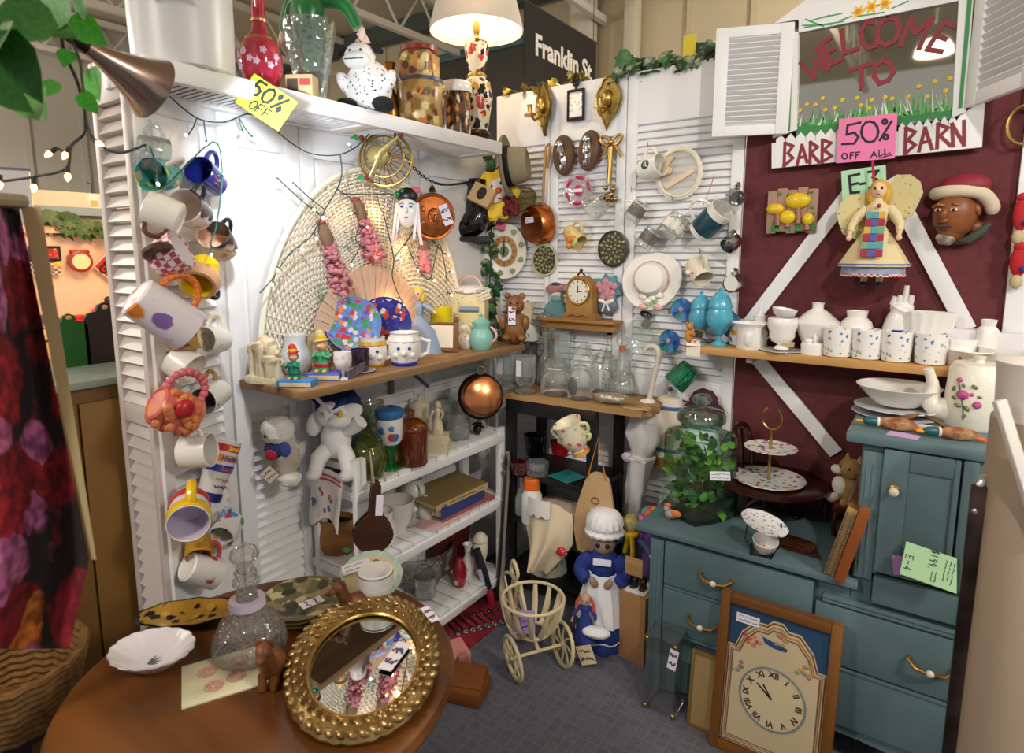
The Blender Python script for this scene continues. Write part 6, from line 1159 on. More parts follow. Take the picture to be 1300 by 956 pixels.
p,k = rs(1137,.085); L('cobalt_bottle','cobalt blue glass bottle neck behind the third floral mug','bottle',p,k*8,k*38,((0,0),(1,0),(1,.45),(.65,.6),(.6,.85),(.75,.9),(.7,1),(0,1)),C('1420b0',.08,coat=.8))
p,k = rs(1137,.05); t = T('hand_vase','white china hand vase with an upright cuff and finger','vase',p); part('body',MB().tube(spline([(-k*2,0,0),(-k*3,0,k*30),(k*1,0,k*52),(k*5,0,k*62)],5),[k*16-k*.3*i for i in range(10)]+[k*13,k*12,k*12,k*13,k*14,k*13],18),MILK,t)
part('palm',MB().ball(k*13,k*9,k*10,(k*3,0,k*64),16),MILK,t)
for i,(x,l) in enumerate(((-7,10),(-1,12),(5,24),(11,12))): part('finger',MB().tube([(k*x,-k*2,k*68),(k*(x+1),-k*4,k*(68+l*.5)),(k*(x+1.5),-k*5,k*(68+l))],[k*3.6,k*3.4,k*2.6],8),MILK,t)
p,k = rs(1174,.055); L('ribbed_planter','tall ribbed white planter with a scalloped rim','planter',p,k*29,k*62,((0,0),(.68,0),(.72,.03),(.8,.4),(1,1),(.95,1),(.74,.3),(0,.25)),MILK,60,lambda a,z: 1+.09*abs(sin(a*8)),sy=.6)
BF = spots('f1efec',['3a74b8','4a8ccc','2a5aa0','a8b098','f1efec'],62,.27,.25)
for px,lb in ((1063,'leftmost of the four blue flowered white mugs'),(1100,'second from the left of the four blue flowered white mugs'),(1138,'third from the left of the four blue flowered white mugs'),(1182,'rightmost of the four blue flowered white mugs with its handle showing')):
    p,k = rs(px,.118); mug(lb,p,zr(.4 if px == 1182 else 1.1),.089,.040,BF,hm=MILK,inner=MILK,grp='blue flowered white mugs on the pine shelf',taper=.93,hr=.005)
for px,off,lb in ((1221,.045,'plain white square canister behind the black and white cup'),(1282,.05,'plain white square canister at the right end of the pine shelf')):
    p,k = rs(px,off); one('white_canister',lb,'canister',MB().box(k*36,k*26,k*44,(0,0,k*22),k*2),C('e6e2ea',.4),p)
p,k = rs(1218,.085); t = mug('white tapered cup with a curved black and red swirl',p,None,k*34,k*18,MILK,name='swirl_cup',cat='cup',hs=0,taper=.8); part('swirl',bent(MB().prism([(k*x,k*y) for x,y in ((-12,6),(-2,5),(4,-2),(6,-10),(2,-6),(-4,1))],.0006),k*17,k*20,-1.4),ENB,t); part('red_mark',bent(MB().prism([(k*x,k*y) for x,y in ((-2,-4),(4,-8),(4,-11),(-3,-9))],.0008),k*16.6,k*18,-1.4),C('c84a50',.4),t)
p,k = rs(1252,.075); L('twisted_bud_vase','slim white bud vase with twisted ribs','vase',p,k*12,k*60,((0,0),(.7,0),(.8,.05),(1,.5),(.95,.78),(.6,.86),(.7,1),(.6,1),(0,.8)),MILK,24,lambda a,z: 1+.05*sin(a*5+z*60))
p,k = rs(1274,.1); L('fluted_bowl','white fluted bowl at the right end of the pine shelf','bowl',p,k*25,k*28,BOWL,MILK,32,lambda a,z: 1+.04*abs(sin(a*6)))
p,k = rs(1236,.12); L('pedestal_dish','white pedestal dish right of the floral mugs','dish',p,k*24,k*22,((0,0),(.5,0),(.45,.5),(.6,.75),(1,1),(.98,1.05),(.5,.85),(0,.8)),MILK)

# ------------------------------------------------------------------ maroon wall
t,k = BW('mushroom_plaque','square ceramic plaque of yellow mushrooms on brown planks','plaque',1006,268,.008)
part('backing',MB().box(k*58,k*53,k*5,(0,0,k*1.5),k*1.5),C('7a5a48',.6),t); PLK = C('b08c78',.5,0,.4,30,'8c6856',14,(1,.15,1)); pm = MB().box(k*11.6,k*54,k*7,(0,0,k*3),k*1.5).mesh('plank',PLK)
for i in range(5): obj('plank',pm,t,(k*(-23.5+11.8*i),k*(1.5 if i % 2 else -1),0))
YM = C('e6c41c',.3,coat=.4)
for x,y,w,h in ((7,12,15,10),(-19,3,11,7),(-4,-8,10,9),(20,-11,7,8)): part('mushroom_cap',MB().ball(k*w,k*h,k*6,(k*x,k*y,k*8),16),YM,t,'glossy yellow mushroom cap')
for x,y,y2 in ((8,4,-16),(-16,-2,-18),(-4,-14,-20),(19,-17,-24)): part('mushroom_stem',MB().tube([(k*x,k*y,k*8),(k*(x+1),k*y2,k*8)],[k*3,k*3.6],8),C('a0705a',.5),t)
m = MB(); rnd = random.Random(1)
for i in range(26):
    x = rnd.choice((-20,-14,4,8,22))+rnd.uniform(-5,5); h = rnd.uniform(6,15); m.prism([(k*(x-1.2),-k*25),(k*(x+1.2),-k*25),(k*(x+rnd.uniform(-4,4)),k*(-25+h))],k*2,k*6)
part('grass',m,C('3a8a34',.5),t,'green grass blades',kind='stuff'); m = MB()
for x,y in ((-14,22),(-4,20),(22,22),(24,4),(26,-4)): m.ball(k*2.5,k*1.6,k*1.5,(k*x,k*y,k*8),7,zr(x))
part('painted_leaf',m,C('4a9a3c',.5),t,kind='stuff')
# angel doll
c = W('b',1106,362,.09); k = mpp(c); t = T('angel_doll','cream gowned angel doll with quilted apron and spread wings','doll',c); h = k*132
GWN = C('e2d2a4',.8,0,.2,90)
figure(t,h,GWN,C('ecc8a8',.5),C('d8a83c',.6),.30,((-.2,-.16,.46),(.2,-.14,.46)),None,lambda a,z: 1+.05*sin(a*9),GWN,hs=.8)
part('underskirt',MB().lathe(P(h*.27,h*.1,(.96,0),(1,0),(.98,1),(0,1)),30,(0,0,h*.1),sy=.8),C('8a96b8',.8,h2='a8b0c8',nsc=40),t,'blue print underskirt'); part('red_hem',MB().lathe(P(h*.275,h*.025,(.98,0),(1,0),(1,1),(.98,1)),30,(0,0,h*.085),sy=.8),check('b82838','ece4d8',130),t,'red and white hem'); part('blue_hem_band',MB().lathe(P(h*.304,h*.012,(.98,0),(1,0),(1,1),(.98,1)),30,(0,0,h*.195),sy=.85,wob=lambda a,z: 1+.05*sin(a*9)),C('5a78b8',.7),t,'blue hem band')
ap = T('apron',None,None,(0,0,0)); ap.parent = t; cc = ('a83850','6aa888','5a5aa8','d8a848','8a4a98','58a0a8')
def apz(v): return V((0,-h*(.30-.2*v)*.86-.004,h*(.27+.42*v)))
for j in range(6):
    for i in range(3):
        if i == 1 or True:
            v = (j+.5)/6; q = apz(v); wq = h*(.062-.012*v); part('patch',MB().box(wq*.96,.003,h*.068,(0,0,0)),C(cc[(i*2+j*(1 if i != 1 else 3)) % 6] if i == 1 or j % 2 else 'a02c48',.8),ap,None,q+V(((i-1)*wq,-.001,0)),Euler((-.42,0,0)).to_matrix())
for s in (-1,1):
    o = [(0,-.1),(.12,-.16),(.26,-.1),(.3,.0),(.33,.1),(.3,.2),(.22,.27),(.1,.28),(0,.1)]; o = [(s*x*h,(y if s > 0 else y-.16)*h) for x,y in o]
    part('wing',MB().prism(o if s > 0 else o[::-1],.006,0,M4((s*h*.03,h*.09,h*.75),Matrix.Rotation(pi/2,3,'X') @ Matrix.Rotation(-s*.25,3,'Y'))),spots('d8cc98',['4a6aa8','a04858','8a8a58'],70,.16,.8),t,'dotted cream wing')
for s in (-1,1): part('shoe',MB().ball(h*.035,h*.06,h*.028,(s*h*.066,-h*.05,h*.012),10),ENB,t,'black shoe')
part('red_bead_wreath',MB().ball(h*.02,at=(h*.02,-h*.12,h*.74),n=8),C('a82838',.4),t); part('hanging_ribbon',MB().box(k*3,k*1,k*28,(-k*8,k*2,k*140),0,Euler((0,-.12,0)).to_matrix()),C('b82030',.6),t,'red hanging ribbon')
# head plaque
t,k = BW('head_plaque','painted brown bearded head plaque in a red and white turban','plaque',1221,268,.012,0,.12,-.12)
FLS = C('96582e',.42,0,.25,50,'7a4420',18); part('head',MB().ball(k*24,k*30,k*22,(-k*6,-k*4,k*8),26).ball(k*15,k*14,k*14,(-k*8,-k*24,k*10),16).ball(k*10,k*8,k*8,(k*14,-k*20,k*2),12),FLS,t)
part('nose',MB().ball(k*5,k*9,k*7,(-k*15,-k*2,k*28),12,zr(-.2)).ball(k*6,k*4,k*5,(-k*15,-k*9,k*28),10),FLS,t); part('ear',MB().ball(k*4,k*8,k*5,(k*17,k*2,k*12),10,zr(.3)),FLS,t)
for x in (-22,-5): part('eye',MB().ball(k*4.4,k*2.6,k*2.4,(k*x,k*4,k*(24 if x < -9 else 29)),8),C('d8c8b0',.3),t); part('pupil',MB().ball(k*2,k*2.2,k*1.4,(k*x,k*4,k*(25.6 if x < -9 else 30.6)),8),C('1c1008',.3),t); part('brow',MB().tube([(k*(x-6),k*8,k*23),(k*x,k*11,k*27),(k*(x+7),k*9,k*26)],k*2.2,8),FLS,t)
part('moustache',MB().ball(k*11,k*3,k*5,(-k*14,-k*16,k*25),10,None,.15),C('4a3a30',.9),t); part('mouth',MB().ball(k*6,k*1.6,k*2,(-k*14,-k*20,k*24.5),8),C('6a2c20',.5),t); part('beard',MB().ball(k*11,k*9,k*8,(-k*12,-k*32,k*16),14,None,.15),C('b0a498',.9,0,.5,120,'6a5a50',40),t,'grey tufted beard')
part('turban_cloth',MB().tube(spline([(-k*31,k*22,k*4),(-k*20,k*25,k*16),(k*2,k*26,k*18),(k*20,k*21,k*12),(k*30,k*8,k*6),(k*31,-k*4,k*3)],5),[k*6,k*7,k*8]+[k*8]*17+[k*8,k*8,k*8,k*7,k*6,k*5],12),C('d8cbb0',.8,0,.3,60),t,'cream turban wrap'); part('turban_crown',MB().ball(k*27,k*16,k*18,(k*2,k*31,k*4),20),C('8a2036',.6),t,'dark red turban crown'); part('collar',MB().tube([(-k*6,-k*38,k*6),(k*10,-k*36,k*10),(k*24,-k*24,k*4),(k*28,-k*18,k*0)],[k*4,k*6,k*6,k*4],10),C('3c4438',.7),t,'dark green collar'); part('plume',MB().ball(k*8,k*4,k*4,(k*22,k*34,k*6),8,zr(-.6)),C('3a443c',.7),t)

# ------------------------------------------------------------------ painted window sign
SO = W('b',1000,212,.022); SC = mpp(SO)
def sq(cx,cy): d = W('b',970+cx/3.939,cy/3.9375,.030)-SO; return (d.x,d.z)
def quad(t,name,mat,pts,thick=.004,z=0.0,lb=None): return part(name,MB().prism([sq(*p) for p in pts][::-1],thick,z),mat,t,lb)
t = T('welcome_sign','white painted window frame sign reading Welcome to Barb Barn','sign',SO-V((0,0,0)),RBk)
RP = C('86202f',.5); GP = C('2f8a44',.5)
quad(t,'bottom_board',WHITE,[(38,715),(165,712),(940,625),(1005,560),(1105,500),(1090,735),(38,842)],.016,-.008)
quad(t,'left_stile',WHITE,[(52,120),(175,100),(165,650),(45,690)],.02,-.006); quad(t,'right_stile',WHITE,[(975,-20),(1050,-60),(1010,560),(940,590)],.02,-.006); quad(t,'top_rail',WHITE,[(52,120),(220,-5),(1060,-190),(1060,-60),(980,5),(175,165)],.02,-.006)
mir = quad(t,'mirror',C('c8c8bc',.03,1),[(170,160),(985,-5),(940,590),(160,690)],.006,-.004,'mirror pane reflecting the hall')
quad(t,'green_strip',GP,[(130,158),(148,155),(132,655),(118,658)],.003,.0145); quad(t,'green_strip',GP,[(1018,-10),(1042,-15),(990,540),(972,545)],.003,.0145)
quad(t,'painted_lawn',GP,[(165,615),(940,530),(935,600),(905,575),(862,610),(822,585),(785,620),(745,600),(700,640),(655,610),(610,640),(560,615),(520,650),(470,630),(425,660),(370,640),(345,670),(318,655),(290,675),(255,658),(220,685),(195,668),(165,690)],.0006,.0030,'painted green lawn band')
m = {0: MB(),1: MB(),2: MB()}; rnd = random.Random(12)
for i in range(190):
    x = rnd.uniform(168,938); yb = 632-(x-165)*.11+rnd.uniform(-4,8); h = rnd.uniform(40,120)*(.75 if x < 500 else 1); d = rnd.uniform(-26,26)
    m[0 if rnd.random() < .45 else 1 if rnd.random() < .6 else 2].prism([sq(x-5,yb),sq(x+d,yb-h),sq(x+5,yb)][::-1],.0005,.0031+.0002*(i % 5))
for i,col in enumerate(('3f9a48','6ab858','dfe6dc')): part('grass_blades',m[i],C(col,.5),t,'painted grass blades',kind='stuff')
fl = MB(); [fl.lathe([(0,0),(SC*2.6,0),(SC*1.6,.0006),(0,.001)],6,sq(x,y)+(.0045,)) for x,y in ((180,550),(213,520),(256,522),(292,490),(305,548),(352,540),(392,498),(465,488),(482,525),(538,498),(525,540),(605,485),(640,492),(722,480),(773,430),(818,480),(855,405),(908,452),(930,390))]
part('yellow_flowers',fl,C('e8b828',.5),t,'small painted yellow flowers',kind='stuff')
for x,y in ((472,62),(538,38),(606,22)):
    q = sq(x,y); part('daffodil',MB().prism([(q[0]+SC*(8.5 if i % 2 == 0 else 4)*cos(i*pi/6),q[1]+SC*(8.5 if i % 2 == 0 else 4)*sin(i*pi/6)) for i in range(12)],.001,.0142),C('ecc030',.5),t,'painted yellow daffodil'); part('daffodil_cup',MB().lathe([(0,0),(SC*3,0),(0,.0015)],10,q+(.0152,)),C('d88a20',.5),t)
m = MB()
for a,b,c2,d in ((195,130,340,125),(205,140,400,110),(240,105,330,80),(300,90,390,70),(380,105,440,85),(640,45,720,10),(470,85,600,65),(740,-5,860,-20),(210,100,300,135)): m.seg(sq(a,b),sq(c2,d),SC*1.5,.0008,.0146)
part('painted_stems',m,C('4aa058',.5),t,'thin painted green stems',kind='stuff')
WORDS = {'W': (0,[(182,312,248,392,255,305,318,345,262,238)]),'E': (0,[(335,185,285,215,335,320,392,290),(310,262,350,242)]),'L': (0,[(385,150,400,265,470,240)]),'C': (0,[(550,112,510,110,482,160,490,215,520,238,555,228)]),'O': (0,[(615,90,660,92,680,135,660,195,610,225,568,205,565,150,590,105,615,90)]),
  'M': (0,[(680,225,735,88,755,165,840,88,775,240)]),'E2': (0,[(960,135,905,105,815,245,888,255),(860,175,908,192)]),'T': (0,[(425,350,540,315),(487,332,485,440)]),'O2': (0,[(595,300,635,320,645,360,620,400,575,415,550,380,555,330,595,300)]),
  'B': (1,[(105,715,100,830,145,790,120,765,145,730,105,715)]),'A': (1,[(165,825,190,725,215,810),(175,790,210,780)]),'R': (1,[(230,815,232,710,268,735,235,765,275,810)]),'B2': (1,[(290,810,292,700,335,715,300,750,338,780,290,810)]),
  'B3': (1,[(710,640,705,770,755,725,720,700,755,660,710,640)]),'A2': (1,[(775,755,805,640,840,745),(785,715,830,705)]),'R2': (1,[(865,740,870,620,920,640,880,680,930,725)]),'N': (1,[(945,730,940,620,1000,725,1000,605)])}
for ch,(row,sts) in WORDS.items():
    m = MB()
    for st in sts:
        pp = [sq(st[i],st[i+1]) for i in range(0,len(st),2)]
        for a,b in zip(pp,pp[1:]): m.seg(a,b,SC*(4.8 if row == 0 else 3.6),.0012,.0046 if row == 0 else .0092)
    part('letter',m,RP,t,'dark red painted letter '+ch[0])
for i in range(7): x = 60+i*50; quad(t,'picket',C('f2f2f4',.5),[(x,700-i*6),(x+24,672-i*6),(x+48,700-i*6),(x+48,815-i*5),(x,820-i*5)],.0008,.008)
for i in range(8): x = 672+i*42; quad(t,'picket',C('f2f2f4',.5),[(x,640-i*6),(x+20,612-i*6),(x+40,640-i*6),(x+40,765-i*5),(x,768-i*5)],.0008,.008)
def card(name,lb,col,pts,off,lines):
    c = T(name,lb,'sign',SO+V((0,-off,0)),RBk); quad(c,'card',C(col,.7),pts,.001)
    for nm,w,sts in lines:
        m = MB()
        for st in sts:
            pp = [sq(st[i],st[i+1]) for i in range(0,len(st),2)]
            for a,b in zip(pp,pp[1:]): m.seg(a,b,SC*w,.0006,.0012)
        part('lettering',m,C('1c1c24',.6),c,'black hand lettering '+nm)
circ = lambda x,y,rx,ry: [v for i in range(13) for v in (x+rx*cos(i*pi/6),y+ry*sin(i*pi/6))]
card('discount_card','pink card reading 50 percent off all under the window sign','f283b8',[(380,600),(670,570),(655,795),(365,820)],.026,[('50%',2.6,[(485,618,422,632,417,678,455,668,475,690,455,722,395,725),circ(532,664,42,52),(640,612,582,706),circ(606,614,10,11),circ(612,690,10,11)]),('OFF',1.5,[circ(407,785,13,14),(435,798,436,768,452,766),(436,782,448,780),(462,796,464,766,482,764),(463,780,476,778)]),('ALL',1.3,[(535,795,552,762,568,790),(542,782,562,778),(578,755,578,786,600,776),(606,750,607,780,632,768),(580,795,640,778)])])
card('booth_card','pale green card reading E-3 above the angel doll','b4e6c0',[(388,858),(610,826),(615,978),(395,1010)],.018,[('E-3',3.0,[(478,872,428,882,436,966,476,962),(432,926,470,918),(482,922,505,918),(525,862,572,856,546,888,576,906,562,938,530,940)])])
def shutter(nm,lb,hinge,h,w,out,side,n):
    """small louvred shutter swung on its hinge, whose lower end is seen at that picture point"""
    R = basis(V(out)); t = T(nm,lb,'shutter',W('b',*hinge,.035)+R @ V((side*w/2,h/2,0)),R,'white shutters beside the window sign'); f = w*.17
    for x in (-w/2+f/2,w/2-f/2): part('stile',MB().box(f,h,.02,(x,0,0),.002),WHITE,t)
    for y in (-h/2+f*.4,h/2-f*.4): part('rail',MB().box(w-2*f,f*.8,.019,(0,y,0),.002),WHITE,t)
    sl = MB().box(w-2*f+.004,h/n*.95,.004,(0,0,0),0,Matrix.Rotation(.9,3,'X')).mesh('slat',WHITE)
    for i in range(n): obj('slat',sl,t,(0,-h/2+f*.8+(h-1.6*f)*(i+.5)/n,0))
    part('back',MB().box(w-2*f,h-1.5*f,.003,(0,0,-.009)),C('9a9498',.7),t)
shutter('window_shutter','small white louvred shutter left of the window sign',(1000,170),.335,.232,(.34,-.94,0),-1,17)
shutter('window_shutter','larger white louvred shutter at the top right corner',(1229,137),.42,.26,(-.873,-.488,0),1,17)
# right edge
c = on(1292,158,(1.80,0,0),(0,1,0)); t = T('gold_hoop','gold hoop hanging on the white post at the right edge','hoop',W('b',1300,158,.03),RBk); part('hoop',MB().tube([(.035*cos(i*pi/12),.05*sin(i*pi/12),0) for i in range(24)],.0045,8,True),GOLD,t); part('cord',MB().tube([(0,.05,0),(0,.11,0)],.001,5),GOLD,t)
for px,py,w,h,lb in ((1297,272,9,52,'upper red knitted toy hanging on the white post'),(1294,332,10,46,'lower red toy in a blue and gold coat hanging on the white post')):
    t,k = BW('red_toy',lb,'toy',px,py,.035); part('body',MB().ball(k*w,k*w*.7,k*h*.42,(0,0,0),16,Matrix.Rotation(pi/2,3,'X'),.03),C('b81c28',.8),t); part('hat',MB().ball(k*w*.8,k*w*.7,k*w*.6,(0,k*h*.4,0),12),C('b81c28',.8),t); part('trim',MB().ball(k*4,at=(k*4,-k*h*.2,k*6),n=8),C('2a3a8a',.6),t); part('foot',MB().ball(k*7,k*10,k*6,(-k*1,-k*h*.55,0),10),C('c8b490',.8),t)

# ------------------------------------------------------------------ things on the sideboard
Lo = lambda px,py: HZ(px,py,LT,-1)
To = lambda px,py: HZ(px,py,TT,-1)
p,k = Lo(885,652); GT = glass('e6f4ee',.03,.08,12,.05,.012); t = T('terrarium_jar','big lidded square glass jar terrarium filled with green plants','terrarium',p,zr(.25))
def sqr(a,z): return 1/max(abs(cos(a-pi/4)),abs(sin(a-pi/4)))**.72 if z < k*112 else 1
part('jar',MB().lathe(P(k*34,k*130,(0,0),(.95,0),(1,.03),(1,.78),(.9,.84),(.72,.865),(.68,.9),(.75,.95),(.7,.95),(.62,.9),(.66,.87)),32,wob=sqr),GT,t)
part('neck_ring',MB().lathe(P(k*26,k*10,(.95,0),(1.02,.5),(.95,1),(.9,.5),(.95,0)),32,(0,0,k*116)),glass('b8dccc',.03,0,90,.25),t,'green tinted neck ring'); part('lid',MB().lathe(P(k*29,k*38,(.85,0),(1,.1),(1.0,.3),(.9,.42),(.5,.52),(.2,.54),(.18,.6),(.38,.7),(.42,.82),(.3,.95),(0,1)),32,(0,0,k*118)),glass('d4ece2',.03,.2,20,.14,.03),t)
part('soil',MB().lathe(P(k*30,k*14,(0,0),(1,0),(1,.9),(0,1)),24,(0,0,k*5),wob=sqr),C('4a3a28',.95,0,.5,80,'2c3a20',30),t)
pl = T('plants',None,None,(0,0,k*8)); pl.parent = t; rnd = random.Random(11); TM = [MB().add([(0,0,0),(.3,.25,.04),(.28,.6,.02),(0,1,-.06),(-.28,.6,.02),(-.3,.25,.04),(0,.5,.1)],[(0,1,6),(1,2,6),(2,3,6),(3,4,6),(4,5,6),(5,0,6)]).mesh('leaf',C(a,.5)) for a in ('4a8a22','7ab83a','2f6a1c','5a7a2a')]
for i in range(280):
    z = k*rnd.uniform(4,88); q = k*31*sqrt(rnd.random()); a = rnd.uniform(0,6.28); s = k*rnd.uniform(11,20); o = obj('leaf',TM[rnd.choice((0,0,1,2,2,3))],pl,(q*cos(a),q*sin(a),z),Euler((rnd.uniform(-.6,1.6),rnd.uniform(-1,1),rnd.uniform(0,6.28))).to_matrix()); o.scale = (s,s,s)
m = MB()
for i in range(26): q = k*24*sqrt(rnd.random()); a = rnd.uniform(0,6.28); m.tube([(q*cos(a),q*sin(a),0),(q*cos(a)+k*rnd.uniform(-9,9),q*sin(a)+k*rnd.uniform(-9,9),k*rnd.uniform(40,78))],k*.8,5)
part('stems',m,C('5a5a2c',.7),pl,kind='stuff'); ticket(t,k*23,k*11,(k*26,-k*36.5,k*66),Matrix.Rotation(pi/2,3,'X') @ zr(.1),seed=22)
p,k = Lo(851,660); t = T('bird_ornament','tiny grey and orange bird ornament in front of the terrarium','ornament',V((p.x,p.y-.0,LT))); part('body',MB().ball(k*8,k*6,k*6,(0,0,k*8),12).ball(k*4.5,at=(-k*5,0,k*14),n=10),C('a89a90',.5),t); part('wing',MB().ball(k*7,k*3,k*5,(k*8,-k*3,k*11),10),C('d8783c',.5),t); part('crest',MB().ball(k*5,k*3,k*3,(-k*4,0,k*19),8),C('d8642a',.5),t); part('foot',MB().tube([(-k*2,0,k*4),(-k*2,0,0)],k*1.4,6),C('d8783c',.5),t)
# doll's table and chairs
MAH = wood('3c1512','260c0a',12,0,.22); p,k = Lo(990,632); p.y = -.16; k = mpp(p); t = T('dolls_table','small round mahogany pedestal table on the sideboard','table',p)
tz = .128; part('tabletop',MB().lathe([(0,tz-.012),(k*64,tz-.012),(k*68,tz-.008),(k*69,tz-.003),(k*67,tz),(0,tz)],48),MAH,t); part('pedestal',MB().lathe([(0,.03),(.02,.03),(.025,.045),(.012,.06),(.02,.08),(.03,tz-.012),(0,tz-.012)],20),MAH,t)
for i in range(4): a = i*pi/2-1.2; part('leg',MB().tube(spline([(.015*cos(a),.015*sin(a),.06),(.05*cos(a),.05*sin(a),.045),(.075*cos(a),.075*sin(a),.012),(.09*cos(a),.09*sin(a),.007)],3),[.012,.012,.011,.01,.009,.008,.007,.007,.007,.008],8),MAH,t)
q = p+V((.0,-.012,tz)); t = T('tiered_plate_stand','two tier floral plate stand with a gold rod and ring','plate stand',q); FLO = spots('eef0ea',['c04a78','d87898','5a9a58','d8a848','8a5aa0','4a7a58','eef0ea'],46,.36,.2)
part('plate',MB().lathe(P(k*43,k*26,*PLATE),40,wob=lambda a,z: 1+.015*sin(a*14)),FLO,t,'larger lower plate'); part('plate',MB().lathe(P(k*31,k*22,*PLATE),36,(0,0,k*40),wob=lambda a,z: 1+.02*sin(a*12)),FLO,t,'smaller upper plate'); part('rod',MB().tube([(0,0,k*1),(0,0,k*66)],k*2,8),GOLD,t); part('ring',MB().tube([(k*12*cos(a),0,k*(80+14*sin(a))) for a in [radians(-240+300*i/14) for i in range(15)]],k*1.3,6),GOLD,t)
def dchair(lb,px,py,y,rz):
    p = on(px,py,(0,y,0),(0,1,0)); p.z = LT; k = mpp(p); t = T('dolls_chair',lb,'chair',p,zr(rz),'mahogany dolls chairs')
    part('seat',MB().box(k*46,k*44,k*5,(0,0,k*34),k),MAH,t); part('cushion',MB().box(k*40,k*38,k*5,(0,0,k*38),k*2),C('6a1420',.8),t,'dark red seat cushion')
    for x in (-20,20):
        part('leg',MB().tube([(k*x,-k*18,k*32),(k*x*1.08,-k*20,k*18),(k*x,-k*18,k*2)],[k*4,k*3,k*3],8),MAH,t); part('leg',MB().tube(spline([(k*x,k*18,k*2),(k*x,k*18,k*44),(k*x*1.1,k*22,k*84),(k*x*.7,k*26,k*104)],4),k*3,8),MAH,t)
    part('back_splat',MB().tube([(0,k*20,k*46),(0,k*22,k*80),(0,k*26,k*102)],[k*5,k*3,k*6],8,flat=.5),MAH,t); part('top_rail',MB().tube(spline([(-k*16,k*26,k*102),(-k*6,k*27,k*107),(k*6,k*27,k*107),(k*16,k*26,k*102)],3),k*3.4,8),MAH,t); return p,k
dchair('mahogany dolls chair left of the dolls table',960,640,-.13,1.35); pc,kc = dchair('mahogany dolls chair right of the dolls table with red cushion',1076,632,-.13,-1.2)
t = T('plush_cat','tan and white plush cat slumped on the right dolls chair','plush toy',pc+V((0,0,kc*40)),zr(-.5)); CT = C('8a683c',.95,0,.7,160,'b08c58',40); CWH = C('e8e4dc',.95,0,.5,160); k = kc
part('body',MB().ball(k*15,k*12,k*20,(0,0,k*16),18,None,.06),CT,t); part('head',MB().ball(k*15,k*13,k*13,(k*4,-k*4,k*44),18,None,.06),CT,t); part('muzzle',MB().ball(k*8,k*6,k*6,(-k*8,-k*13,k*41),10),CWH,t); part('chest',MB().ball(k*10,k*6,k*12,(-k*6,-k*9,k*20),12),CWH,t)
for s in (-1,1): part('ear',MB().lathe([(k*5,0),(0,k*10)],8,(k*4+s*k*8,0,k*53)),CT,t); part('leg',MB().ball(k*6,k*12,k*6,(s*k*9,-k*14,k*4),10),CWH if s < 0 else CT,t); part('eye',MB().ball(k*1.5,at=(k*4+s*k*6,-k*16,k*47),n=6),ENB,t)
# autoharp leaning on the cupboard
a = on(1062,728,(0,-.43,0),(0,1,0)); t = T('autoharp','brown wooden autoharp with rows of metal pins leaning on the cupboard','autoharp',V((1.447,-.445,LT)),Euler((0,.22,0)).to_matrix()); HW2 = wood('a5602c','84451c',12,2,.35)
part('side_board',MB().box(.026,.05,.215,(.0245,.0,.1085),.002),HW2,t); part('sound_box',MB().box(.03,.33,.20,(.0,.19,.102),.004),wood('a06a30','7a4c1e',10,2,.35),t); part('pin_block',MB().box(.026,.012,.20,(-.002,-.006,.102),.002),C('b08c54',.4),t)
pm = MB().tube([(0,0,0),(0,-.014,0)],.0024,6).mesh('tuning_pin',STEEL)
for j in range(2):
    for i in range(22): obj('tuning_pin',pm,t,(-.010+.014*j,-.011,.012+.0085*i))
for i in range(14): obj('string_pin',pm,t,(-.016,.0+.022*i,.205),Matrix.Rotation(-pi/2,3,'X'))
p,k = Lo(1015,695); t = T('wooden_trivet','flat dark wooden trivet with carved stripes on the sideboard','trivet',p,zr(-.1)); part('board',MB().prism([(-k*26,-k*17),(k*28,-k*18),(k*10,k*20),(-k*24,k*22)],.008),wood('4a2418','2c140e',26,0,.4),t)
for i in range(4): part('carved_bar',MB().box(k*38,k*4,.003,(-k*2,-k*11+k*7*i,.0085),.001),wood('6a3a22','3a1c12',30,0,.4),t)
p,k = Lo(958,716); p.y = max(p.y,-.43); t = T('cup_stand','tilted floral saucer and teacup in a black wire display stand','teacup',V((p.x,-.42,LT)),zr(.1)); BL = spots('eeeef0',['7080b8','8898c8','a090a8'],80,.3,.2)
R = Euler((.05,.26,0)).to_matrix(); part('saucer',MB().lathe(P(k*30,k*20,*PLATE),36,(0,0,k*38),R,wob=lambda a,z: 1+.02*sin(a*8)),BL,t); part('cup',MB().lathe(P(k*16,k*18,*BOWL),26,(k*3,-k*8,k*6),Euler((.3,.1,0)).to_matrix()),spots('e8e4e0',['d88a70','e8e4e0','98b078'],60,.35,.25),t)
w = MB()
for s in (-1,1): w.tube([(s*k*20,k*10,k*40),(s*k*22,-k*2,k*14),(s*k*10,-k*14,k*3),(s*k*12,-k*18,k*1),(s*k*16,k*14,k*1)],k*1.2,6)
part('wire_stand',w.tube([(-k*12,-k*16,k*2),(k*12,-k*16,k*2)],k*1.2,6),IRON,t)
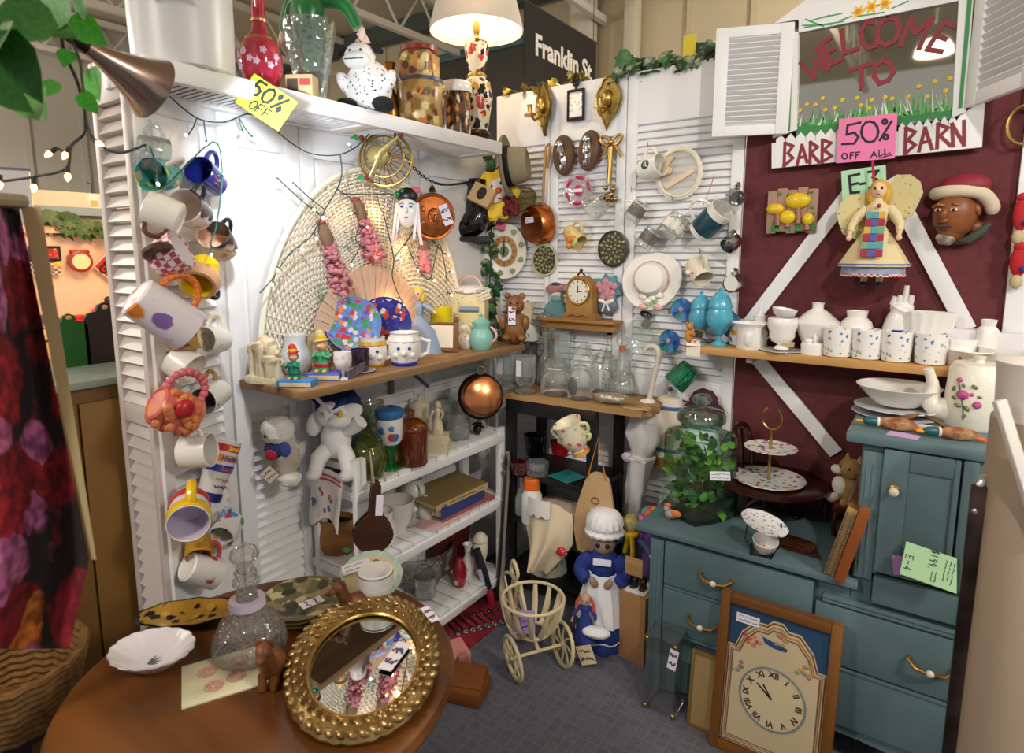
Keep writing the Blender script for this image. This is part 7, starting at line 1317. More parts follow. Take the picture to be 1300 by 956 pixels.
# cupboard top
p,k = To(1142,512); p.y = -.2; k = mpp(p)
for i,(w,h,z,lb) in enumerate(((50,20,0,'large grey rimmed plate at the bottom of the stack on the cupboard'),(48,22,8,'white plate in the middle of the stack on the cupboard'))): L('stacked_plate',lb,'plate',p+V((0,0,k*z)),k*w,k*h,PLATE,C('c8ccd4' if i == 0 else 'dedfe2',.25),grp='plates stacked on the cupboard')
t = T('serving_bowl','wide white serving bowl with green sprays on top of the plate stack','bowl',p+V((0,0,k*14))); part('bowl',MB().lathe(P(k*47,k*24,(0,0),(.5,0),(.55,.06),(.82,.6),(1,1),(.97,1.02),(.75,.55),(.5,.15),(0,.12)),40),C('e0dedc',.25),t)
m = MB()
for i in range(8): m.tube([(k*(-4+i*3),k*(4+i),k*5),(k*(i*5-8),k*(12+i*2),k*12)],k*.8,5)
part('green_spray',m,C('7a8a68',.5),t,kind='stuff')
p,k = To(1222,530); p.y = -.22; p.x = on(1240,500,(0,-.22,0),(0,1,0)).x; k = mpp(p); t = T('coffee_pot','tall white basket weave coffee pot with a magenta rose spray','coffee pot',p); CPM = C('ece8dc',.3,0,.6,120)
part('body',MB().lathe(P(k*34,k*78,(0,0),(.92,0),(1,.04),(.98,.5),(.9,.95),(.8,1),(0,1)),36,wob=lambda a,z: 1+.006*sin(z/k*1.6)),CPM,t); part('lid',MB().lathe(P(k*28,k*14,(1,0),(.95,.3),(.2,.4),(.16,.6),(.24,.9),(0,1)),28,(0,0,k*77)),CPM,t); part('spout',MB().tube(spline([(-k*28,-k*4,k*16),(-k*46,-k*6,k*26),(-k*46,-k*6,k*48),(-k*53,-k*8,k*70)],5),[k*14,k*14,k*14,k*14,k*13,k*12,k*11,k*10,k*9,k*8,k*7,k*7,k*6,k*6,k*6,k*6],14),CPM,t); part('handle',MB().tube(spline([(k*30,0,k*66),(k*52,0,k*60),(k*52,0,k*28),(k*31,0,k*18)],4),k*4,8),CPM,t)
r = T('rose_spray',None,None,(0,0,0)); r.parent = t
def onpot(x,y,s=1.0): a = -pi/2-.42+x/34; return V((k*34*s*cos(a),k*34*s*sin(a),k*y))
for x,y,w in ((-2,44,7),(14,34,5.5),(-8,62,3.5),(8,46,3)): part('rose',MB().ball(k*w,k*w,k*w*.9,onpot(x,y,.93),10,None,.15),C('b84a88' if w > 3 else 'c06898',.5),r,'magenta rose')
for x,y,w in ((-6,30,5),(4,28,5),(-14,50,4),(10,56,4),(2,18,4),(-12,38,4),(16,44,3),(-2,56,3)): part('rose_leaf',MB().ball(k*w,k*w*.8,k*w*.55,onpot(x,y,.955),8,Euler((0,x,0)).to_matrix()),C('6a7a48',.5),r,'olive green leaf')
part('stem',MB().tube([onpot(2,12,.98),onpot(0,30,.99),onpot(-8,60,.98)],k*.8,5),C('5a6a38',.5),r)
def duck(lb,px,py,rz,y,wing):
    p = on(px,py,(0,y,0),(0,1,0)); p.z = TT; k = mpp(p); t = T('duck_ornament',lb,'ornament',p,zr(rz),'mallard ornaments lying on the cupboard'); BR = C('8a4c26',.5,h2='c8a878',nsc=40,lo=.4,hi=.75)
    part('body',MB().ball(k*23,k*9,k*8.5,(0,0,k*8.5),18),BR,t); part('neck_ring',MB().tube([(-k*20,k*5*cos(i*pi/6),k*9+k*5*sin(i*pi/6)) for i in range(12)],k*1.6,6,True),C('f0ece4',.5),t,'white neck ring'); part('head',MB().ball(k*11,k*6,k*6,(-k*28,0,k*9),14),C('1c5a64',.35),t,'dark teal head'); part('bill',MB().lathe([(0,-k*1),(k*3.4,0),(k*2.6,k*8),(0,k*9)],10,(-k*37,0,k*8),Matrix.Rotation(-pi/2,3,'Y'),sx=.6),C('e0a428',.4),t,'yellow bill')
    for s in (-1,1): part('foot',MB().tube([(k*16,s*k*3,k*6),(k*30,s*k*4,k*3)],k*2,6),C('e0602a',.5),t,'orange foot')
    part('wing',MB().lathe([(0,0),(k*9,k*6),(k*8,k*22),(k*3,k*34),(0,k*36)],12,(-k*4,k*8,k*10),Euler((-.5,wing,0)).to_matrix(),sx=.35),wood('9a6a40','5a3a22',40,2),t,'brown feathered wing')
duck('mallard ornament pointing left in front of the plate stack',1140,524,.1,-.385,1.25); duck('smaller mallard ornament lying in front of the coffee pot',1218,534,.25,-.395,-1.1)
p,k = To(1150,539); one('lilac_ticket','lilac price ticket lying by the left mallard','price tag',MB().box(k*32,k*22,.001),C('c8a8dc',.8),V((p.x,-.425,TT+.0008)),zr(-.15)); p,k = To(1170,526); one('white_disc','small white scalloped disc between the two mallards','coaster',MB().lathe(P(k*13,k*3,(0,0),(1,0),(1,1),(0,1)),24,wob=lambda a,z: 1+.05*sin(a*8)),C('ece4e4',.6),V((p.x+.01,-.33,TT)))
# papers on the cupboard drawer
c = on(1178,713,(0,YF-.03,0),(0,1,0)); k = mpp(c); t = T('green_price_sheet','pale green handwritten price sheet hanging from the cupboard drawer','sign',c+V((0,-.02,0)),RBk @ Euler((-.5,0,-.12)).to_matrix()); part('sheet',MB().prism([(-k*27,k*20),(k*27,k*19),(k*34,-k*22),(-k*26,-k*22)][::-1],.0008),C('b4e0b0',.8),t)
m = MB(); write(m,'$199.',-k*18,k*3,k*4,k*9,k*1.2,k*1.1,.0004,.001)
mm = MB(); mm.add([(y*.9-k*2,-x+k*2,z) for x,y,z in m.v],m.f); part('lettering',mm,C('26264a',.7),t,'handwritten price'); mm = MB(); m = scribble(k*16,k*9,2,k*.9,19); mm.add([(y+k*8,-x-k*12,z+.0006) for x,y,z in m.v],m.f); part('writing',mm,C('26264a',.7),t); mm = MB(); m = write(MB(),'E-4',-k*6,0,k*5,k*8,k*2,k*1,.0004,.001); mm.add([(y-k*24,-x-k*2,z) for x,y,z in m.v],m.f); part('lettering',mm,C('26264a',.7),t,'handwritten E-4')
mm = MB(); m = scribble(k*34,k*14,3,k*.9,14); mm.add([(y+k*22,-x-k*1,z+.0006) for x,y,z in m.v],m.f); part('writing',mm,C('26264a',.7),t)
one('purple_ticket','purple price ticket tucked beside the green price sheet','price tag',MB().box(k*17,k*26,.001),C('a878b4',.8),on(1143,718,(0,YF-.035,0),(0,1,0)),RBk @ zr(.2))

# ------------------------------------------------------------------ on the floor by the sideboard
BK = H(802,842,0); k = mpp(BK); t = T('cardboard_box','tall brown cardboard box beside the rag doll','box',BK+V((0,.055,0)),zr(-.12)); hb = .25
part('carton',MB().box(.1,.1,hb,(0,0,hb/2),.002),C('a97c50',.8,h2='9c7048',nsc=5),t); part('seam',MB().box(.101,.002,.004,(0,0,hb)),C('8a6440',.8),t)
t = T('doll_boots','pair of small brown doll boots on a white cloth on the cardboard box','doll boots',BK+V((-.005,.05,hb))); part('cloth',MB().box(.075,.07,.004,(0,0,.002),.001),C('ece8e8',.9),t)
for s in (-1,1): b = part('boot',MB().tube([(s*.016,.01,.045),(s*.016,.008,.014),(s*.017,-.018,.011)],[.011,.012,.009],10),C('3a2418',.5),t); part('lace',MB().tube([(s*.016-.006,-.002,.03),(s*.016+.006,-.002,.036)],.0014,5),C('8a7058',.7),b)
part('white_pompom',MB().ball(.013,at=(.03,.02,.018),n=10,fur=.15),C('efeaea',.95),t)
cr = T('wicker_crate','brown wicker crate behind the cardboard box holding two dolls','crate',V((.805,-.235,0))); part('crate',MB().box(.14,.11,.21,(0,0,.105),.006),C('6e4426',.7,0,.8,120,'523018',60),cr); part('rim',MB().box(.146,.116,.012,(0,0,.21),.004),C('7a5030',.6),cr)
one('wooden_plaque','small tan wooden plaque with burnt lettering beside the sideboard','plaque',MB().box(.062,.008,.062,(0,0,.031),.002).add(*(lambda q: ([(x,-.0045-z,y+.036) for x,y,z in q.v],q.f))(scribble(.05,.04,3,.002,31))),wood('b8905c','9a7444',30,0),V((.862,-.395,.335)))
def bib(t,h): part('knit_cap',MB().lathe(P(h*.115,h*.17,(1,0),(1.05,.2),(.95,.6),(.5,.95),(0,1)),18,(0,0,h*.9)),C('b8a860',.9,0,.4,120,'8a8a58',60),t,'tan knitted cap'); part('yellow_scarf',MB().tube([(h*.1*cos(i*pi/7),h*.1*sin(i*pi/7),h*.79) for i in range(14)],h*.04,8,True).tube([(h*.03,-h*.12,h*.79),(h*.05,-h*.16,h*.6),(h*.05,-h*.17,h*.48)],h*.04,8,flat=.6).tube([(-h*.03,-h*.12,h*.79),(-h*.06,-h*.16,h*.55)],h*.04,8,flat=.6),C('e0b818',.9),t,'yellow scarf')
t = T('scarf_doll','doll in a tan knitted cap and yellow scarf standing in the wicker crate','doll',V((.782,-.25,.216)),zr(.35)); figure(t,.245,C('4a6488',.8),C('d8a488',.5),C('a8642c',.8),.26,((-.32,-.16,.5),(.32,-.16,.5)),bib)
def motley(t,h):
    m = part('hat_brim',MB().lathe(P(h*.17,h*.06,(0,0),(1,0),(1,.6),(0,1)),20,(0,0,h*.95)),C('e878b0',.8),t,'pink hat brim')
    for i,c in enumerate(('2a80c8','e8b020','d83a78','28a8a8','e86028','7a4ab8')): a = i*1.05; part('hat_patch',MB().ball(h*.075,at=(h*.07*cos(a),h*.07*sin(a),h*1.04),n=10),C(c,.8),t)
t = T('motley_doll','doll in a bright multicoloured patch hat behind the scarf doll','doll',V((.85,-.225,.216)),zr(.3)); figure(t,.265,C('5a3a7a',.8),C('dca890',.5),None,.2,((-.22,-.1,.5),(.22,-.1,.5)),motley)
# rag dolls
NV = C('1e2f78',.85,0,.3,60,'2a3f94',26); APW = C('ecebee',.9,0,.3,40)
p = H(757,816,0); k = mpp(p); p += V((.012,.02,0)); t = T('bonnet_doll','large rag doll in navy dress white apron and white mob cap','doll',p,zr(.35)); h = k*162; RAG = C('a08674',.9,0,.3,150)
part('dress',MB().lathe(P(h*.2,h*.62,(0,0),(.95,0),(1,.06),(.95,.25),(.7,.6),(.42,.92),(.46,1),(0,1)),30,wob=lambda a,z: 1+.06*sin(a*8+z*9)),NV,t); part('bodice',MB().ball(h*.12,h*.09,h*.13,(0,0,h*.66),18),NV,t)
part('apron',MB().lathe(P(h*.2,h*.38,(.96,0),(1.0,.02),(.84,.5),(.55,1),(.5,1)),30,(0,-h*.012,h*.22),wob=lambda a,z: 1+.05*sin(a*10)),APW,t,'white gathered apron'); part('hem_braid',MB().tube([(h*.206*cos(i*pi/16),h*.206*sin(i*pi/16),h*(.1+.012*sin(i*1.6))) for i in range(32)],h*.006,5,True),C('d8d8e4',.8),t,'white hem braid'); part('lace_bib',MB().box(h*.14,h*.02,h*.05,(0,-h*.1,h*.71),h*.008,Euler((-.4,0,0)).to_matrix()),C('dcdce8',.9,0,.5,120),t,'white lace yoke')
part('head',MB().ball(h*.09,h*.085,h*.09,(0,-h*.015,h*.83),18),RAG,t)
for s in (-1,1): part('eye',MB().ball(h*.018,h*.01,h*.02,(s*h*.036,-h*.098,h*.84),10),ENB,t); part('sleeve',MB().tube(spline([(s*h*.09,0,h*.71),(s*h*.17,-h*.03,h*.61),(s*h*.12,-h*.1,h*.55)],4),[h*.05,h*.06,h*.065,h*.065,h*.06,h*.058,h*.055,h*.05,h*.045],12),NV,t); part('hand',MB().ball(h*.03,h*.026,h*.055,(s*h*.055,-h*.145,h*.565),12,Euler((.3,s*.5,0)).to_matrix()),RAG,t)
part('mob_cap',MB().lathe(P(h*.145,h*.16,(1.0,-.18),(1.05,-.06),(.82,.04),(.98,.25),(.9,.65),(.55,.95),(0,1)),48,(0,h*.02,h*.925),wob=lambda a,z: 1+.045*sin(a*16)),APW,t,'white gathered mob cap')
t = T('braided_doll','small rag doll with red braids and navy dress sitting on the large dolls skirt','doll',p+V((-.005,-h*.2-.03,h*.16)),zr(.3)); h2 = h*.36; figure(t,h2,NV,C('c09c84',.9),None,.24,((-.24,-.18,.5),(.24,-.18,.5)),hs=1.3)
for s in (-1,1): part('braid',MB().tube([(s*h2*.1,0,h2*.95),(s*h2*.17,-h2*.05,h2*.84),(s*h2*.18,-h2*.08,h2*.7)],h2*.03,8),C('c04a34',.9),t,'red braid')
part('apron',MB().ball(h2*.3,h2*.16,h2*.12,(h2*.25,-h2*.12,h2*.28),14,None,.06),APW,t); ticket(t,k*19,k*24,(h2*.1,-h2*.36,-h2*.1),Matrix.Rotation(pi/2,3,'X') @ zr(.35),'ddc8a0',5)
# tricycle planter
p = H(672,836,0); k = mpp(p); t = T('tricycle_planter','cream wire tricycle planter with a lilac price tag','planter',p,zr(-.55)); CRW = C('d8c8a0',.5)
b = T('basket',None,None,(k*10,0,k*44)); b.parent = t
for z,r in ((44,38),(0,18)): part('ring',MB().tube([(k*r*cos(i*pi/16),k*r*sin(i*pi/16),k*z) for i in range(32)],k*2.2,8,True),CRW,b)
for i in range(12): a = i*pi/6; part('strip',MB().tube([(k*18*cos(a),k*18*sin(a),0),(k*32*cos(a),k*32*sin(a),k*20),(k*38*cos(a),k*38*sin(a),k*44)],[k*3.4,k*4,k*2.6],6,flat=.35),CRW,b)
def wheel(x,y,r,tilt=0):
    w = T('wheel',None,None,(x,y,r),Matrix.Rotation(pi/2+tilt,3,'X')); w.parent = t; part('rim',MB().tube([(r*.95*cos(i*pi/14),r*.95*sin(i*pi/14),0) for i in range(28)],k*2.4,8,True),CRW,w); part('hub',MB().ball(k*4,k*4,k*4,n=10),CRW,w); m = MB()
    for i in range(8): a = i*pi/4; m.tube([(0,0,0),(r*.45*cos(a+.25),r*.45*sin(a+.25),0),(r*.93*cos(a),r*.93*sin(a),0)],k*1.3,6)
    part('spokes',m,CRW,w,kind='stuff')
wheel(-k*52,0,k*44); wheel(k*26,-k*34,k*27,.1); wheel(k*26,k*34,k*27,-.1)
part('axle',MB().tube([(k*26,-k*34,k*27),(k*26,k*34,k*27)],k*2,8),CRW,t); part('fork',MB().tube(spline([(-k*52,k*4,k*44),(-k*44,0,k*80),(-k*36,0,k*96),(-k*50,0,k*108),(-k*58,0,k*94),(-k*50,0,k*88)],4),k*2.4,8),CRW,t,'curled front fork'); part('frame',MB().tube(spline([(-k*40,0,k*78),(-k*20,0,k*60),(k*6,0,k*42),(k*26,0,k*27)],4),k*2.4,8),CRW,t); ticket(t,k*27,k*28,zr(.55) @ (at(665,790,mpp(p)*FPX-.10)-p),zr(.55) @ VB,'b490d0',17,label='lilac price tag')
# spoon display mat
a,b2,c2,d2 = H(563,800,0),H(604,745,0),H(652,778,0),H(592,828,0); o = (a+c2)/2; t = T('spoon_mat','dark red felt mat spread with souvenir spoons in front of the shelf unit','mat',o); part('felt',MB().prism([(q.x-o.x,q.y-o.y) for q in (a,d2,c2,b2)],.004),C('8a1c2c',.95,0,.3,200),t)
for i in range(8):
    q = a.lerp(c2,.1+.105*i)+V((0,0,.0045)); dr = (d2-a).normalized(); s = T('souvenir_spoon','%s souvenir spoon from the left on the red felt mat' % ('first second third fourth fifth sixth seventh eighth'.split()[i]),'spoon',q,zr(atan2(dr.y,dr.x)),'souvenir spoons on the red felt mat'); s.scale = (1.7,1.7,1.7)
    part('bowl',MB().ball(.011,.0075,.0025,(.028,0,.002),10),STEEL,s); part('stem',MB().tube([(.018,0,.002),(-.02,0,.002)],.0022,6),C('8a8480',.3,1),s); part('crest',MB().ball(.008,.006,.0025,(-.026,0,.002),8),C('6a5a50',.3,.8),s)
p = H(580,838,0); t = T('pink_box','pink and green box with a rolled end on the floor under the table edge','box',p,zr(-.5)); part('box',MB().box(.1,.07,.05,(0,0,.025),.006),C('d88a88',.7),t); part('green_base',MB().box(.1,.072,.012,(0,0,.007),.002),C('6a9488',.7),t); part('rolled_end',MB().lathe(P(.02,.03,(0,0),(1,0),(1,1),(.5,1),(0,.6)),18,(.05,0,.045),Matrix.Rotation(pi/2,3,'Y')),C('b87a70',.6),t)
one('leather_purse','brown leather purse on the floor at the bottom of the picture','purse',MB().box(.16,.12,.05,(0,0,.025),.018).box(.14,.1,.03,(0,.01,.05),.012,Euler((.2,0,.1)).to_matrix()),C('7a4414',.5,0,.5,30),H(588,880,0),zr(.3))
# walking sticks beside the black stand
for i,(x0,y0,x1,y1,col,lb) in enumerate(((.225,-.315,.255,-.285,'6a5a48','brown walking stick leaning against the black stand'),(.245,-.335,.262,-.287,'2a2426','black cane leaning against the black stand'),(.27,-.345,.272,-.287,'8a8078','grey metal rod leaning against the black stand'))):
    one('walking_stick',lb,'walking stick',MB().tube([V((x0,y0,.006)),V((x1,y1,.52+.04*i)),V((x1,y1-.012,.545+.04*i))],[.006,.007,.009],8),C(col,.4),group='sticks leaning on the black stand')
c = V((.25,-.37,0)); t = T('folded_umbrella','short dark folded umbrella with a red and white tip by the shelf post','umbrella',c,Euler((.08,-.28,0)).to_matrix()); part('folds',MB().lathe(P(.018,.18,(.4,0),(.9,.1),(1,.5),(.8,1),(0,1)),16,(0,0,.06),wob=lambda a,z: 1+.12*sin(a*6)),C('1c2030',.6),t); part('red_band',MB().lathe(P(.016,.07,(.3,0),(1,.2),(1,1),(0,1)),14),C('a82838',.5),t,'red lower end'); part('white_label',MB().box(.02,.002,.06,(0,-.018,.13)),C('d0d4e4',.7),t)
# white umbrella, canister and felt hat behind the terrarium
W3 = lambda px,py,off: W('b',px,py,off)
t = T('lace_parasol','white lace trimmed parasol hooked over the splintered board','parasol',W3(812,590,.09)); k = mpp(t.location); WH = C('e8e2e0',.85,0,.3,60)
part('canopy',MB().lathe([(k*r,k*z) for r,z in ((2,-95),(8,-80),(13,-30),(15,5),(17,10),(12,14),(22,40),(20,62),(10,84),(3,88))],28,(0,0,0),Euler((0,.12,0)).to_matrix(),wob=lambda a,z: 1+.13*sin(a*6+z*26)),WH,t); part('lace_frill',MB().ball(k*19,k*16,k*24,(k*6,0,k*48),18,None,.14),C('ece6e6',.9),t); part('ribbon_tie',MB().tube([(k*(17*cos(i*pi/8))+k*1,k*14*sin(i*pi/8),k*11) for i in range(16)],k*3,8,True).ball(k*7,k*4,k*6,(-k*12,-k*14,k*12),8,None,.2),C('d8ccd0',.8),t,'pale ribbon tie')
part('handle',MB().tube(spline([(k*9,0,k*80),(k*14,0,k*110),(k*20,0,k*140),(k*16,0,k*152),(k*6,0,k*152),(k*2,0,k*146)],4),k*3.6,10),C('d4cabc',.5),t,'curved white handle')
one('small_ledge','short mustard wooden ledge under the striped stoneware canister','ledge',MB().box(.14,.055,.045,(0,-.03,0),.003),wood('a8742c','86581e',16,0),W3(843,582,0))
p = W3(848,568,.03); p.z = W3(843,582,0).z+.0225; k = mpp(p); t = T('stoneware_canister','cream stoneware canister with blue stripes and lid on the mustard ledge','canister',p); part('body',MB().lathe(P(k*18,k*70,(0,0),(.95,0),(1,.05),(1,.95),(.9,1),(0,1)),26,sy=.7),C('dcd0bc',.4),t)
for z in (8,62): part('blue_stripe',MB().lathe(P(k*18.4,k*5,(.98,0),(1,.2),(1,.8),(.98,1)),26,(0,0,k*z),sy=.7),C('48689a',.4),t)
part('lid',MB().lathe(P(k*17,k*16,(1,0),(.9,.35),(.4,.6),(.12,.65),(.14,.95),(0,1)),24,(0,0,k*70),sy=.7),C('dcd0bc',.4),t); part('knob',MB().ball(k*3.5,at=(0,0,k*87),n=10),C('48689a',.4),t)
t,k = BW('blue_ring_plate','blue rimmed plate on the louvres half hidden by the parasol','plate',826,545,.012); part('plate',MB().lathe(P(k*19,k*18,*PLATE),32,sy=1.5),C('d8ccb8',.4),t); part('blue_rim',MB().tube([(k*19*cos(i*pi/16),k*28*sin(i*pi/16),k*3) for i in range(32)],k*2,6,True),C('5a78a0',.4),t)
t,k = BW('feather_hat','plum felt hat with a feather puff and red lining behind the terrarium lid','hat',894,520,.03); part('feather_puff',MB().ball(k*18,k*15,k*9,(0,k*12,k*2),18,None,.14),C('4a2438',.95,0,.8,120),t)
for s in (-1,1): part('felt_lobe',MB().ball(k*14,k*13,k*8,(s*k*12,-k*2,0),14),C('4e1e34',.9),t)
part('red_lining',MB().ball(k*9,k*8,k*6,(k*2,-k*6,k*5),12),C('b02430',.7),t)
one('pink_slip','pink slip of paper behind the parasol','slip',MB().box(.016,.001,.05),C('d890a0',.8),W3(800,590,.02))
# acrylic stand and frames against the sideboard
c = on(847,820,(0,-.50,0),(0,1,0)); k = mpp(c); t = T('acrylic_stand','clear acrylic display cube with brass corner studs in front of the sideboard','display stand',V((c.x-.002,-.50,0)),zr(.0)); AC = glass('ffffff',.03,0,90,.02,.005)
for nm,sx,sy,sz,q in (('front_pane',.095,.003,.245,(0,-.048,.125)),('back_pane',.095,.003,.245,(0,.048,.125)),('top_pane',.1,.1,.004,(0,0,.249)),('side_pane',.003,.093,.245,(-.047,0,.125)),('side_pane',.003,.093,.245,(.047,0,.125))): part(nm,MB().box(sx,sy,sz,q),AC,t)
for x,y,z in ((-.045,-.052,.24),(.045,-.052,.24),(-.045,-.052,.012),(.045,-.052,.012)): part('brass_stud',MB().ball(.008,.005,.008,(x,y,z),10),GOLD,t)
ticket(t,k*11,k*27,(.04,-.053,.2),Matrix.Rotation(pi/2,3,'X') @ zr(-.15),seed=27)
c = on(900,828,(0,-.49,0),(0,1,0)); t = T('backed_picture','small gold edged frame turned to its tan backing beside the clock picture','frame',V((c.x+.015,-.535,0)),Euler((-.1,0,0)).to_matrix()); hh = c.z+.01; part('backing',MB().box(.1,.008,hh-.014,(0,0,hh/2)),C('a08458',.8),t)
for x,z,w,h in ((-.052,hh/2,.01,hh),(.052,hh/2,.01,hh),(0,hh-.005,.095,.01),(0,.005,.095,.01)): part('frame_rail',MB().box(w,.014,h,(x,0,z),.002),C('9a7c48',.4,.5),t)
tl,tr = on(918,757,(0,-.5,0),(0,1,0)),on(1072,796,(0,-.5,0),(0,1,0)); w = (tr-tl).length; hh = tl.z+.03; t = T('clock_picture','wood framed needlepoint clock picture with blue corners leaning on the sideboard','picture',V(((tl.x+tr.x)/2,-.565,0)),Euler((-.14,0,atan2(tr.y-tl.y,tr.x-tl.x))).to_matrix() @ Matrix.Rotation(pi/2,3,'X'))
FRW = wood('8a5a24','6a4016',14,0,.3); FRV = wood('8a5a24','6a4016',14,1,.3)
for x in (-w/2+.014,w/2-.014): part('frame_rail',MB().box(.028,hh,.036,(x,hh/2,0),.005),FRV,t)
for y in (.014,hh-.014): part('frame_rail',MB().box(w-.054,.028,.036,(0,y,0),.005),FRW,t)
part('blue_ground',MB().box(w-.05,hh-.05,.004,(0,hh/2,.002)),C('1f4466',.8),t); iw = w/2-.028
ar = [(-iw,.03),(iw,.03),(iw,hh*.68),(iw*.84,hh*.68),(iw*.72,hh*.78),(iw*.45,hh*.865),(iw*.22,hh*.865),(iw*.1,hh*.9),(-iw*.1,hh*.9),(-iw*.22,hh*.865),(-iw*.45,hh*.865),(-iw*.72,hh*.78),(-iw*.84,hh*.68),(-iw,hh*.68)]
part('cream_field',MB().prism(ar,.001,.004),C('cdbb98',.9,0,.3,300),t,'cream stitched field'); 
for s,col in ((.97,'7a4a40'),(.92,'a88850'),(.88,'8a5a50')): part('stitched_border',MB().tube([(x*s,(y-hh*.4)*s+hh*.4,.0052) for x,y in ar],.0022,4,True),C(col,.9),t)
cy = hh*.42; dr = iw*.66; part('dial',MB().lathe([(0,.0055),(dr,.0055)],40,(0,cy,0)),C('d8c8a4',.9),t); part('dial_ring',MB().tube([(dr*cos(i*pi/20),cy+dr*sin(i*pi/20),.006) for i in range(40)],.003,5,True),C('7a8890',.8),t)
for i,s in enumerate('XII I II III IV V VI VII VIII IX X XI'.split()): part('numeral',text(s,dr*.26,.0006,.0008),C('4a2c28',.8),t,'roman numeral '+s,(dr*.8*sin(i*pi/6),cy+dr*.8*cos(i*pi/6),.0062),zr(-i*pi/6))
for a,l in ((.9,.62),(.62,.5)): part('hand',MB().box(.004,dr*l,.0008,(-dr*l/2*sin(a),cy+dr*l/2*cos(a),.0066),0,zr(a)),ENB,t)
part('blue_boat',MB().prism([(-iw*.3,hh*.785),(iw*.22,hh*.755),(iw*.2,hh*.735),(-iw*.05,hh*.735),(-iw*.24,hh*.75)][::-1],.0008,.0055),C('284a7a',.9),t,'blue boat motif'); rnd = random.Random(3)
for cols,x0,y0,n in ((('b04a58','c87060','d88a5a'),-.5,.74,9),(('b07a88','a89a58','c89048'),.05,.8,9),(('b08088','8a9a68','c8a050'),.55,.66,9),(('8a8a98','a87078','7a8a60'),-.8,.55,6)):
    for i in range(n): part('stitched_flower',MB().ball(.007,.006,.0012,(iw*(x0+rnd.uniform(-.16,.16)),hh*(y0+rnd.uniform(-.035,.035)),.0058),7),C(cols[i % 3],.9),t)
ticket(t,.062,.026,(-iw*.62,hh*.86,.008),zr(0),seed=33)

# ------------------------------------------------------------------ foreground table
Tz = lambda px,py: HZ(px,py,TZ,-1)
t = T('oval_mirror','ornate gold framed oval mirror lying on the round table','mirror',V((.742,-1.455,TZ+.008)),Matrix.Rotation(radians(2),3,CR) @ zr(pi/4)); r1,r2 = .15,.21
OG = C('b69a66',.32,.9,.9,60,'86683c',40)
def oval(prof,mat,nm,lb=None,wob=None,n=72): part(nm,MB().lathe([(r,z) for r,z in prof],n,sx=r1,sy=r2,wob=wob),mat,t,lb)
oval([(.72,.004),(.98,.004),(1,.012),(.97,.024),(.9,.03),(.84,.022),(.78,.016),(.72,.012)],OG,'gold_frame',None,lambda q,z: 1+(.012*sin(q*30) if z > .01 else 0))
m = MB()
for ring,n,s,z in ((.955,46,.013,.022),(.87,40,.011,.026),(.79,36,.008,.018)):
    for i in range(n): q = 2*pi*i/n; m.ball(s,s*.6,s*.6,(ring*r1*cos(q),ring*r2*sin(q),z),7,zr(q+.9))
part('leaf_relief',m,C('c8ae7c',.3,.95,.4,90,'94764a',60),t,'raised gold leaves',kind='stuff')
part('inner_rim',MB().tube([(.72*r1*cos(i*pi/24),.72*r2*sin(i*pi/24),.012) for i in range(48)],.004,6,True),GOLD,t)
oval([(0,.006),(.72,.006)],C('d8dcd8',.02,1),'mirror_glass'); ticket(t,.03,.085,(.06,.0,.012),zr(-.5),seed=41); ticket(t,.02,.06,(.135,.1,.03),zr(.4),seed=42)
p,k = Tz(318,826); CRY = glass('e8eaec',.04,1.0,110,.16,.1); t = T('crystal_decanter','cut crystal decanter with a faceted stopper on the round table','decanter',p)
part('body',MB().lathe(P(k*45,k*112,(0,0),(.9,0),(1,.06),(.97,.2),(.75,.38),(.42,.52),(.3,.6),(.26,.78),(.36,.82),(.36,.86),(.28,.88),(.3,.96),(.26,.97)),40,wob=lambda q,z: 1+.012*sin(q*20)),CRY,t); part('stopper',MB().lathe(P(k*18,k*36,(.4,0),(.55,.1),(.55,.25),(.4,.32),(.9,.5),(1,.65),(.85,.85),(.4,1),(0,1)),12,(0,0,k*106),wob=lambda q,z: 1+.05*sin(q*6)),glass('f0f0f2',.03,1.0,70,.22,.12),t); part('lilac_collar',MB().lathe(P(k*22,k*12,(.8,0),(1,.2),(.95,1),(.6,1)),24,(0,0,k*60)),C('cfc4dc',.8),t,'lilac paper collar')
p,k = Tz(385,772)
for i in range(3): t = T('landscape_plate',('bottom','middle','topmost')[i]+' of the three dark landscape plates stacked on the round table','plate',p+V((0,0,k*5*i)),zr(.7),'landscape plates stacked on the table'); part('plate',MB().lathe(P(k*51,k*34,*PLATE),44),spots('a89878',['4a4a34','6a6a4a','3a3c34','c8b890','8a7a5a'],36,.7,.25,edge=.12),t); part('gold_edge',MB().tube([(k*51*cos(j*pi/20),k*51*sin(j*pi/20),k*5.3) for j in range(40)],k*.8,5,True),GOLD,t)
ticket(t,k*16,k*28,(k*14,-k*14,k*5.6),zr(-.9),seed=44)
p,k = Tz(240,790); t = T('leaf_dish','navy and gold leaf shaped dish at the back left of the table','dish',p,zr(.75)); part('dish',MB().lathe([(0,.004),(.045,.004),(.06,.012),(.098,.024),(.1,.026),(.06,.018),(0,.010)],44,sx=1.05,sy=.62,wob=lambda q,z: 1+.06*cos(q*2)+.04*sin(q*9)),C('11142c',.12,coat=.6),t)
m = spots('c89a3c',['14162e','14162e','e0b458','c89a3c'],42,.42,.2,.5); part('gilding',MB().lathe([(0,.0106),(.058,.0185),(.094,.0262)],44,sx=1.03,sy=.6,wob=lambda q,z: 1+.06*cos(q*2)+.04*sin(q*9)),m,t,'gilded leaf pattern')
